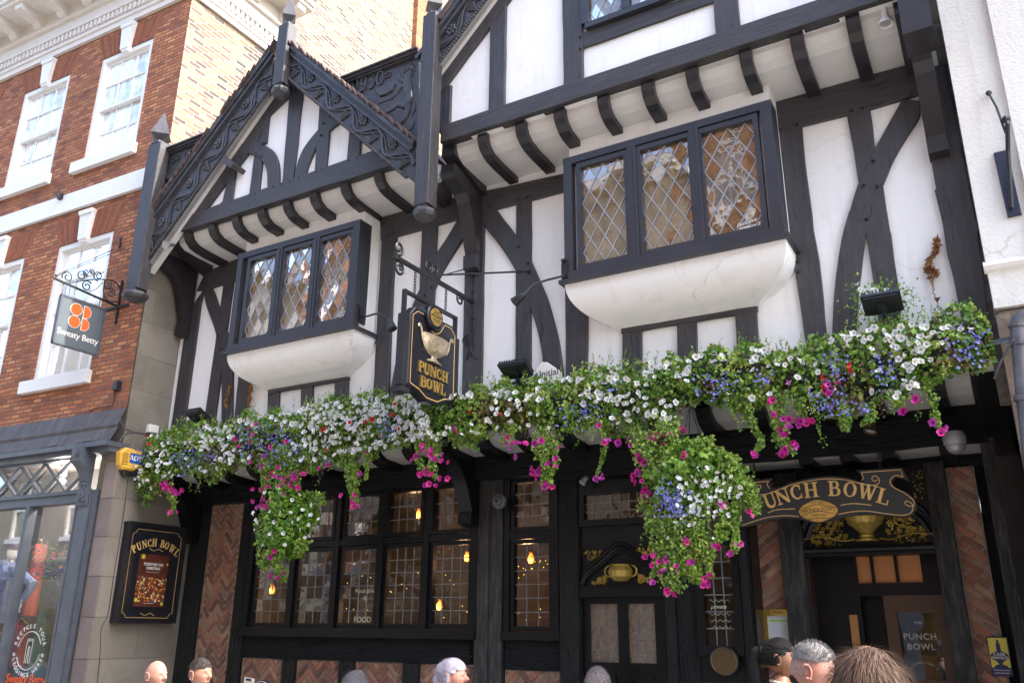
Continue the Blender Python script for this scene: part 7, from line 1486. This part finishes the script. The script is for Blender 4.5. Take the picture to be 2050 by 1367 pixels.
for i, pl in enumerate(plants):
    a, b = edges[i], edges[i+1]; zc = (np.interp((a+b)/2, xb, zt_b)*.5+np.interp((a+b)/2, xb, zb_b)*.5); root = empty('flower_box', ((a+b)/2, -.2, zc-.15), labs[i], 'flower box', 'flower boxes along the first floor jetty')
    g = MB(); n_ = 6
    for k in range(n_):
        xa, xc_ = a+.02+(b-a-.04)*k/n_, a+.02+(b-a-.04)*(k+1)/n_; zc_ = np.interp((xa+xc_)/2, xb, zt_b)*.45+np.interp((xa+xc_)/2, xb, zb_b)*.55; g.add([(xa, -.32, zc_-.09), (xc_, -.32, zc_-.09), (xc_, -.02, zc_-.09), (xa, -.02, zc_-.09), (xa, -.36, zc_+.09), (xc_, -.36, zc_+.09), (xc_, -.02, zc_+.09), (xa, -.02, zc_+.09)], [(0, 3, 2, 1), (4, 5, 6, 7), (0, 1, 5, 4), (1, 2, 6, 5), (2, 3, 7, 6), (3, 0, 4, 7)])
    g.build('trough', MT['soil'], root); grow(pl, root)
for i, pl in enumerate(baskets):
    cpx, rx, rz, y0 = bk[i]; c = px2(*cpx, y0); root = empty('hanging_basket', (c[0], y0, c[1]-.2), ['bright green leafy hanging basket with a few white blooms before the main window', 'large hanging basket with a blue patch, white blooms and long magenta trails'][i], 'hanging basket', 'hanging baskets')
    MB().ball((c[0], y0, c[1]-.02), .17, 16, 10, (1, 1, .8)).build('basket', MT['soil'], root, smooth=True); g = MB()
    for k in range(3): an = 2.1*k; g.tube([(c[0]+.17*math.cos(an), y0+.17*math.sin(an), c[1]+.02), (c[0], y0+.05, c[1]+.62), (c[0]-.05, .2, 3.45) if k == 0 else (c[0], y0+.05, c[1]+.60)], .004, 5)
    g.build('hanger', MT['iron'], root); grow(pl, root)
# ================================================================== people passing and sitting below
def headmesh(H, yaw, pitch, s, ears=True):
    """a modelled head: skull, brow, sockets, nose, lips, chin and ears; x forward, z up"""
    m, k = 40, 56; vs = []; fs = []
    def G(a, b, w): return math.exp(-((a-b)/w)**2)
    for i in range(m+1):
        t = math.pi*i/m; z = math.cos(t); r = math.sin(t)
        for j in range(k):
            p = 2*math.pi*j/k; x, y = r*math.cos(p), r*math.sin(p); X, Y, Z = x*.098, y*.077, z*.120
            if z < -.05: f = 1-.34*((-.05-z)/.95)**1.3; Y *= f
            if x > 0 and z < 0: X *= 1-.06*(-z)
            if x < 0: X *= 1.06 if z > -.2 else 1-.28*(-z-.2)
            if z < -.45 and x < .1: Z *= .82
            fr = max(0, x); f = fr**3
            X += f*(.030*G(y, 0, .13)*G(z, -.10, .13)+.018*G(y, 0, .09)*G(z, .06, .12)+.005*G(z, .20, .08)*G(abs(y), .30, .25)+.007*G(z, -.40, .07)*G(y, 0, .25)-.006*G(z, -.33, .03)*G(y, 0, .3)-.004*G(z, -.52, .05)*G(y, 0, .3)+.010*G(z, -.78, .15)*G(y, 0, .35)-.013*G(z, .07, .07)*G(abs(y), .36, .12)+.006*G(z, -.12, .14)*G(abs(y), .52, .14))
            vs.append((X, Y, Z))
    for i in range(m):
        for j in range(k): fs.append((i*k+j, (i+1)*k+j, (i+1)*k+(j+1) % k, i*k+(j+1) % k))
    g = MB(); g.add(vs, fs)
    if ears:
        for sg in (-1, 1):
            rim = [(-.012+.019*math.cos(a)-.004*math.sin(a), sg*(.079+.010*(1 if math.cos(a) < .3 else .2)), -.004+.030*math.sin(a)) for a in np.linspace(-1.9, 2.6, 14)]; g.tube(rim, .0055, 6); g.ball((-.010, sg*.076, -.004), .022, 10, 8, (.75, .28, 1.15)); g.ball((.0, sg*.078, -.032), .009, 8, 6)
    M_ = Matrix.Translation(Vector(H)) @ Matrix.Rotation(yaw, 4, 'Z') @ Matrix.Rotation(pitch, 4, 'Y') @ Matrix.Scale(s, 4)
    g.v = [tuple(M_ @ Vector(p)) for p in g.v]; return g, M_
def skinned(verts, edges, root=0, sub=2):
    me = bpy.data.meshes.new('sk'); me.from_pydata([v[:3] for v in verts], edges, []); o = bpy.data.objects.new('sk', me); COL.objects.link(o); o.modifiers.new('s', 'SKIN'); o.modifiers.new('u', 'SUBSURF').levels = sub
    if not me.skin_vertices: me.attributes.new('skin_vertices', 'FLOAT', 'POINT') if False else None
    sv = me.skin_vertices[0].data if me.skin_vertices else None
    if sv is None:
        bpy.context.view_layer.objects.active = o; bpy.ops.mesh.customdata_skin_add(); sv = me.skin_vertices[0].data
    for i, v in enumerate(verts): sv[i].radius = (v[3], v[3] if len(v) < 5 else v[4]); sv[i].use_root = (i == root)
    bpy.context.view_layer.update(); e = o.evaluated_get(bpy.context.evaluated_depsgraph_get()); r = bpy.data.meshes.new_from_object(e); bpy.data.objects.remove(o); return r
def person(px, hpx, yaw, label, skin, hairc, style, cloth, trouser=(.03, .035, .05), pitch=0.05, s=1.0, dist=None):
    d = dist or F*.235*s/hpx; r = ray(*px); H = CAM+r*d; fx, fy = math.cos(yaw), math.sin(yaw); seated = H[2] < 1.37
    sc = s
    def L(f, l, z, *rr): return (H[0]+fx*f-fy*l, H[1]+fy*f+fx*l, z)+rr
    base = (H[0], H[1], 0); t = empty('person', base, label, 'person')
    nz_ = H[2]-.13*sc; hipz = (H[2]-.80*sc) if seated else (.55*H[2]+.02)
    sk = M('skin', skin, .55, var=.16, vs=18, bump=.4, bs=90, dist=.003, dirt=((skin[0]*1.1, skin[1]*.7, skin[2]*.7), 14, .5, .8)); sk.node_tree.nodes['Principled BSDF'].inputs['Subsurface Weight'].default_value = .12; sk.node_tree.nodes['Principled BSDF'].inputs['Subsurface Radius'].default_value = (.02, .008, .004)
    def skeleton(k=1.0, hands=True):
        V = [L(-.02, 0, hipz, .13*k, .10*k), L(-.03, 0, (hipz+nz_)/2, .125*k, .09*k), L(-.02, 0, nz_-.12*sc, .14*k, .10*k), L(-.015, 0, nz_-.03*sc, .062*k), L(-.0, 0, nz_+.05*sc, .055)]; E = [(0, 1), (1, 2), (2, 3), (3, 4)]
        for sg in (-1, 1):
            b = len(V); el = nz_-.40*sc; wr = nz_-.58*sc
            if seated: V += [L(-.01, sg*.17*sc, nz_-.09*sc, .062*k), L(.02, sg*.24*sc, el+.05, .045*k), L(.24, sg*.20*sc, el-.02, .033*k), L(.30, sg*.18*sc, el-.015, .028*k)]
            else: V += [L(-.01, sg*.17*sc, nz_-.09*sc, .062*k), L(-.02, sg*.24*sc, el+.03, .045*k), L(.06, sg*.23*sc, wr, .033*k), L(.08, sg*.225*sc, wr-.05, .028*k)]
            E += [(2, b), (b, b+1), (b+1, b+2), (b+2, b+3)]
            if hands:
                w = V[b+3]; hx, hy, hz = w[:3]; dx = (fx*.9, fy*.9, -.3) if seated else (fx*.15, fy*.15, -.98)
                for q in range(5):
                    off = (q-1.5)*.018*(-sg); ln = (.075, .085, .09, .082, .06)[q]; n0 = len(V)
                    if q == 4: off = .045*sg*-1; 
                    lx, ly = -fy*off, fx*off; V += [(hx+dx[0]*.03+lx, hy+dx[1]*.03+ly, hz+dx[2]*.03, .010), (hx+dx[0]*(.03+ln*.5)+lx, hy+dx[1]*(.03+ln*.5)+ly, hz+dx[2]*(.03+ln*.5), .0085), (hx+dx[0]*(.03+ln*.85)+lx+fx*.008, hy+dx[1]*(.03+ln*.85)+ly, hz+dx[2]*(.03+ln*.9)-(.018 if seated else 0), .0065)]; E += [(b+3, n0), (n0, n0+1), (n0+1, n0+2)]
            b = len(V)
            if seated: V += [L(.02, sg*.10, hipz-.02, .09*k), L(.42*sc, sg*.12, hipz+.02, .062*k), L(.40*sc, sg*.12, .10, .042*k), L(.54*sc, sg*.12, .04, .035*k)]
            else: V += [L(-.02, sg*.10, hipz-.08, .09*k), L(.01, sg*.11, hipz*.52, .062*k), L(-.03, sg*.11, .10, .042*k), L(.12, sg*.12, .04, .035*k)]
            E += [(0, b), (b, b+1), (b+1, b+2), (b+2, b+3)]
        return V, E
    g, M_ = headmesh(H, yaw, pitch, sc)
    V, E = skeleton(.92); body = skinned(V, E)
    import bmesh
    bm = bmesh.new(); bm.from_mesh(body); hm = bpy.data.meshes.new('h'); hm.from_pydata(g.v, [], g.f); bm.from_mesh(hm); bmesh.ops.recalc_face_normals(bm, faces=bm.faces[:])
    for f in bm.faces: f.smooth = True
    me = bpy.data.meshes.new('body'); bm.to_mesh(me); me.materials.clear(); me.materials.append(sk); bm.free(); link(me, 'body', t)
    # clothes follow the body: shirt or coat, trousers, shoes
    nb = 5
    Vs, Es = skeleton(1.12, hands=False); keep = [0, 1, 2, 5, 6, 7, 13, 14, 15]
    def sub(idx, extra=None):
        mp = {a: i for i, a in enumerate(idx)}; return [Vs[a] for a in idx], [(mp[a], mp[b]) for a, b in Es if a in mp and b in mp]
    # indices without hands: 0-4 spine, per side 4 arm + 4 leg
    arms = [5, 6, 7, 13, 14, 15]; legs = [9, 10, 11, 17, 18, 19]; feet = [11, 12], [19, 20]
    v1, e1 = sub([0, 1, 2]+arms); v1.append(L(-.02, 0, nz_-.045*sc, .085)); e1.append((2, len(v1)-1)); sm_ = skinned(v1, e1, 1); cm = M('cloth', cloth, .85, var=.15, vs=8, bump=.5, bs=18, dist=.012)
    sm_.materials.clear(); sm_.materials.append(cm); [setattr(p, 'use_smooth', True) for p in sm_.polygons]; link(sm_, 'shirt', t)
    v2, e2 = sub([0]+legs); tm = skinned(v2, e2, 0); tm.materials.clear(); tm.materials.append(M('trouser_cloth', trouser, .85, bump=.4)); [setattr(p, 'use_smooth', True) for p in tm.polygons]; link(tm, 'trousers', t)
    for a, b in feet:
        p0, p1 = Vs[a], Vs[b]; g = MB(); g.tube([np.array(p0[:3])-np.array([fx*.04, fy*.04, .05]), (np.array(p0[:3])+np.array(p1[:3]))/2-np.array([0, 0, .02]), np.array(p1[:3])], [.05, .052, .034], 10); g.build('shoe', MT['plastic_k'], t, smooth='auto')
    g = MB(); g.tube([M_ @ Vector((0, 0, -.14))-Vector((0, 0, .0))+Vector((.066*math.cos(a), .066*math.sin(a), -.005+.012*math.cos(a-yaw+math.pi))) for a in np.linspace(0, 2*math.pi, 17)], .011, 6); g.build('collar', cm, t)
    # eyes, brows
    g = MB(); gi = MB(); gb = MB()
    for sg in (-1, 1):
        e = M_ @ Vector((.0725, sg*.0285, .008)); g.ball(tuple(e), .0112*sc, 10, 8); gi.ball(tuple(M_ @ Vector((.0802, sg*.0285, .008))), .0055*sc, 8, 6); gb.tube([M_ @ Vector(p) for p in ((.092, sg*.012, .026), (.091, sg*.028, .031), (.082, sg*.044, .027))], .0035, 5)
    g.build('eye', M('eye_white', (.6, .58, .55), .2, bump=0), t); gi.build('iris', MT['plastic_k'], t); hm_ = M('hair_strands', hairc, .75, var=.35, vs=60, bump=.5, bs=90, dist=.003, spec=.2)
    gb.build('eyebrow', hm_, t)
    gl = MB(); gl.tube([M_ @ Vector(p) for p in ((.088, -.024, -.049), (.0985, 0, -.048), (.088, .024, -.049))], .0035, 5); gl.build('lips', M('lips', (skin[0]*.8, skin[1]*.5, skin[2]*.5), .4, bump=0), t)
    if style == 'bald': return t
    # hair: a cap over the scalp plus thousands of strands
    th = {'short': .010, 'crew': .008, 'long': .022, 'curly': .030, 'pony': .010, 'bun': .014}[style]; low = {'short': -.25, 'crew': -.30, 'long': -1.2, 'curly': -.5, 'pony': -.35, 'bun': -.35}[style]
    def on(d_):
        x, y, z = d_
        if x > .45: return z > .52-.12*(abs(y) > .35)
        if x > .0: return z > .22 if abs(y) > .3 else z > .5
        return z > low+(.15 if style in ('short', 'crew') and x > -.3 else 0)
    def surf(d_, o): x, y, z = d_; return (x*.098*(1.06 if x < 0 else 1)+x*o, y*.077+y*o, z*.120*(.82 if z < -.45 else 1)+z*o)
    m, k = 34, 48; vs = []; ok = {}; g = MB()
    for i in range(m+1):
        for j in range(k):
            tt = math.pi*i/m; p = 2*math.pi*j/k; d_ = (math.sin(tt)*math.cos(p), math.sin(tt)*math.sin(p), math.cos(tt)); o = th*(1+(.6 if style == 'curly' else .18)*noise.noise(Vector(d_)*(7 if style == 'curly' else 3))) if on(d_) else -.004
            if style in ('short', 'crew') and d_[2] < .35: o = min(o, .004)
            vs.append(surf(d_, o)); ok[i*k+j] = on(d_)
    if style in ('short', 'crew'):
        # close-clipped back and sides, scalp showing through
        st = MB(); st.add([surf((math.sin(math.pi*i/m)*math.cos(2*math.pi*j/k), math.sin(math.pi*i/m)*math.sin(2*math.pi*j/k), math.cos(math.pi*i/m)), .0016) for i in range(m+1) for j in range(k)], [f for f in [(i*k+j, (i+1)*k+j, (i+1)*k+(j+1) % k, i*k+(j+1) % k) for i in range(m) for j in range(k)] if sum(ok[a] for a in f) >= 3 and math.cos(math.pi*(f[0]//k)/m) < .5]); st.v = [tuple(M_ @ Vector(p)) for p in st.v]; mxc = tuple(a*.55+b*.45 for a, b in zip(skin, hairc)); st.build('clipped_hair', M('clipped_hair', mxc, .8, var=.3, vs=70, bump=.5, bs=140, dist=.002), t, smooth=True)
        for a_ in list(ok):
            zz_ = math.cos(math.pi*(a_//k)/m)
            if zz_ < .42: ok[a_] = False
    g.add(vs, [f for f in [(i*k+j, (i+1)*k+j, (i+1)*k+(j+1) % k, i*k+(j+1) % k) for i in range(m) for j in range(k)] if sum(ok[a] for a in f) >= 2]); g.v = [tuple(M_ @ Vector(p)) for p in g.v]; hp = g.build('hair', hm_, t, smooth=True)
    g = MB(); n = 4200
    for i in range(n):
        d_ = np.array([rnd.gauss(0, 1) for _ in range(3)]); d_ /= np.linalg.norm(d_)
        if not on(d_) or (style in ('short', 'crew') and d_[2] < .36): continue
        o = th*.8; b0 = np.array(surf(d_, o if not (style in ('short', 'crew') and d_[2] < .35) else .002)); 
        if style in ('short', 'crew'): ln = (.014 if style == 'short' else .022)*(1 if d_[2] > .3 else .3); dr = d_*.8+np.array([.5, 0, .3 if style == 'crew' else -.1])+RNG.normal(size=3)*.2
        elif style == 'curly': ln = .03; dr = d_+RNG.normal(size=3)*.9
        elif style == 'long': ln = .10; dr = np.array([-.25, d_[1]*.4, -1.0])+RNG.normal(size=3)*.15
        else: ln = .05; dr = np.array([-1.0, -d_[1]*.3, .15-d_[2]*.3])+RNG.normal(size=3)*.1
        dr = dr-d_*min(0, dr @ d_)*1.0 if style not in ('short', 'crew', 'curly') else dr; dr /= np.linalg.norm(dr); q = np.cross(dr, d_); q = q/(np.linalg.norm(q)+1e-6)*.0011; e_ = b0+dr*ln; md = b0+dr*ln*.5+d_*.004
        g.add([b0-q, b0+q, md+q*.8, md-q*.8, e_], [(0, 1, 2, 3), (3, 2, 4)])
    if style == 'long':
        pass
    g.v = [tuple(M_ @ Vector(p)) for p in g.v]; g.build('hair_strands', hm_, hp)
    if style == 'pony':
        g = MB(); c = cat3([M_ @ Vector(p) for p in ((-.10, 0, .045), (-.15, .0, .03), (-.165, .0, -.06), (-.15, .0, -.17), (-.135, .0, -.27))]); g.tube(c, list(np.interp(np.linspace(0, 4, len(c)), range(5), [.022, .034, .04, .032, .012])), 12); g.build('ponytail', hm_, t, smooth='auto'); g = MB(); an = np.linspace(0, 2*math.pi, 13); g.tube([M_ @ Vector((-.112, .024*math.cos(a), .045+.024*math.sin(a))) for a in an], .010, 8); g.build('hair_tie', M('pink_tie', (.5, .22, .18), .8), t)
    if style == 'bun':
        g = MB(); 
        for q, (a, b, c_, r_) in enumerate(((-.10, 0, .05, .045), (-.13, .02, .02, .04), (-.12, -.02, -.03, .042), (-.11, 0, -.08, .035), (-.09, .02, -.12, .028))): g.ball(tuple(M_ @ Vector((a, b, c_))), r_, 12, 8, (1, .9, 1))
        g.build('loose_bun', hm_, t, smooth=True)
    if style == 'long':
        g = MB()
        for q in range(60):
            a = rnd.uniform(1.2, 5.08); x, y = .092*math.cos(a), .082*math.sin(a); c = [M_ @ Vector((x*k_, y*k_, z_)) for k_, z_ in ((.8, .07), (1.12, .0), (1.15, -.09), (1.05, -.2), (1.15, -.28+rnd.uniform(-.03, .03)))]; g.tube(cat3(c, 3), [.008+.006*math.sin(i/12*math.pi) for i in range(13)], 6)
        g.build('long_hair', hm_, hp, smooth='auto')
    return t
people = [
 person((312, 1352), 55, .10, 'bald man in a dark jacket below the poster case', (.40, .20, .15), (.2, .2, .2), 'bald', (.02, .03, .05)),
 person((401, 1349), 58, .05, 'dark haired man in a pale blue collared top below the left brick panel', (.33, .165, .11), (.05, .042, .04), 'short', (.38, .47, .62)),
 person((713, 1374), 52, 1.2, 'grey haired woman whose crown just shows below the main window', (.45, .24, .17), (.22, .21, .22), 'long', (.06, .05, .06)),
 person((908, 1354), 62, .15, 'woman with lilac grey hair gathered in a loose bun', (.36, .18, .13), (.36, .33, .40), 'bun', (.10, .09, .12)),
 person((1197, 1372), 54, 1.9, 'person with curly grey hair in front of the first door', (.45, .25, .18), (.36, .31, .30), 'curly', (.12, .10, .10)),
 person((1562, 1318), 72, .15, 'woman with a dark ponytail and beige shirt in front of the menu frame', (.17, .075, .04), (.010, .009, .009), 'pony', (.42, .33, .26)),
 person((1628, 1341), 98, .0, 'man with cropped grey hair close to the camera, facing right', (.38, .185, .14), (.20, .19, .19), 'crew', (.05, .06, .08), pitch=.12),
 person((1745, 1398), 165, 1.35, 'person with smooth brown hair nearest the camera, seen from behind', (.45, .25, .18), (.095, .06, .045), 'long', (.10, .07, .06))]
for i, p in enumerate(people):
    if p.location and i < 5:
        H = p.location; bx_ = H[0]; 
        t = empty('stool', (bx_, H[1], 0), ['wooden stool under the bald man', 'wooden stool under the dark haired man', 'wooden stool under the grey haired woman', 'x', 'wooden stool under the curly haired person'][i], 'stool')
        if i == 3: bpy.data.objects.remove(t); continue
        MB().lathe([(0, .40), (.17, .40), (.18, .42), (.17, .44), (0, .44)], (bx_-.02, H[1], 0), k=20).build('seat', MT['wood'], t)
        for sx_ in (-1, 1):
            for sy_ in (-1, 1): MB().tube([(bx_+sx_*.16, H[1]+sy_*.16, 0), (bx_+sx_*.11, H[1]+sy_*.11, .40)], .016, 8).build('leg', MT['wood'], t)
# clipboard and small black board near the left brick panels
r = ray(497, 1362); c = CAM+r*7.6; t = empty('clipboard', tuple(c), 'white clipboard with a dark clip propped below the main window', 'clipboard'); PC = FP(c[1]); MB().prism(PC, [(c[0]-.06, c[2]-.22), (c[0]+.08, c[2]-.24), (c[0]+.07, c[2]+.02), (c[0]-.05, c[2]+.03)], -.004, .0).build('sheet', MT['plastic_w'], t); MB().prism(PC, [(c[0]-.03, c[2]+.005), (c[0]+.04, c[2]), (c[0]+.035, c[2]+.018), (c[0]-.02, c[2]+.022)], -.006, .008).build('clip', MT['iron'], t); MB().box(c[0]-.1, c[0]+.1, c[1]+.004, c[1]+.03, 0, c[2]-.1).build('stand', MT['wood'], t)
r = ray(524, 1366); c = CAM+r*7.5; t = empty('table_sign', tuple(c), 'round topped black board with a pale rim beside the clipboard', 'sign'); PC = FP(c[1]); rim = [(c[0]-.085, c[2]-.3), (c[0]+.085, c[2]-.3), (c[0]+.085, c[2]-.02)]+[(c[0]+.085*math.cos(a), c[2]-.02+.045*math.sin(a)) for a in np.linspace(.2, 2.94, 9)]+[(c[0]-.085, c[2]-.02)]
MB().prism(PC, rim, -.02, 0).build('board', MT['plastic_k'], t); wire(PC, [(x*.9+c[0]*.1, z*.9+(c[2]-.1)*.1) for x, z in rim[2:]], .002, .003, MT['offwhite'], t, sm=0); MB().box(c[0]-.1, c[0]+.1, c[1]+.0, c[1]+.04, 0, c[2]-.3).build('stand', MT['wood'], t)
# ------------------------------------------------------------------ camera, sky and sun
cd = bpy.data.cameras.new('camera'); cam = bpy.data.objects.new('camera', cd); COL.objects.link(cam); S.camera = cam
cd.sensor_width = 36; cd.sensor_fit = 'HORIZONTAL'; cd.lens = F/2050*36; cd.clip_end = 500; cd.clip_start = .05
mm = Matrix.Identity(4)
for i in range(3): mm[i][0] = AX[i][0]; mm[i][1] = -AX[i][1]; mm[i][2] = -AX[i][2]; mm[i][3] = CAM[i]
cam.matrix_world = mm
w = bpy.data.worlds.new('World'); S.world = w; w.use_nodes = True; nt = w.node_tree; bg = nt.nodes['Background']
sk = nt.nodes.new('ShaderNodeTexSky'); sk.sky_type = 'NISHITA'; sk.sun_disc = False
SD = Vector((.80, .10, .88)).normalized()
sk.sun_elevation = math.asin(SD.z); sk.sun_rotation = math.atan2(SD.x, SD.y); sk.dust_density = 3.0; sk.air_density = 1.0; sk.ozone_density = 1.0
nt.links.new(sk.outputs[0], bg.inputs[0]); bg.inputs[1].default_value = .15
sl = bpy.data.lights.new('sun', 'SUN'); sl.energy = 2.0; sl.angle = R_(.5); sl.color = (1, .95, .86); so = bpy.data.objects.new('sun', sl); COL.objects.link(so)
so.rotation_euler = SD.to_track_quat('Z', 'Y').to_euler(); so.location = (10, 2, 20)
S.view_settings.view_transform = 'Standard'; S.view_settings.look = 'None'; S.view_settings.gamma = 1; S.view_settings.use_curve_mapping = False; S.view_settings.exposure = 2.588
S.cycles.max_bounces = 8; S.cycles.transparent_max_bounces = 12
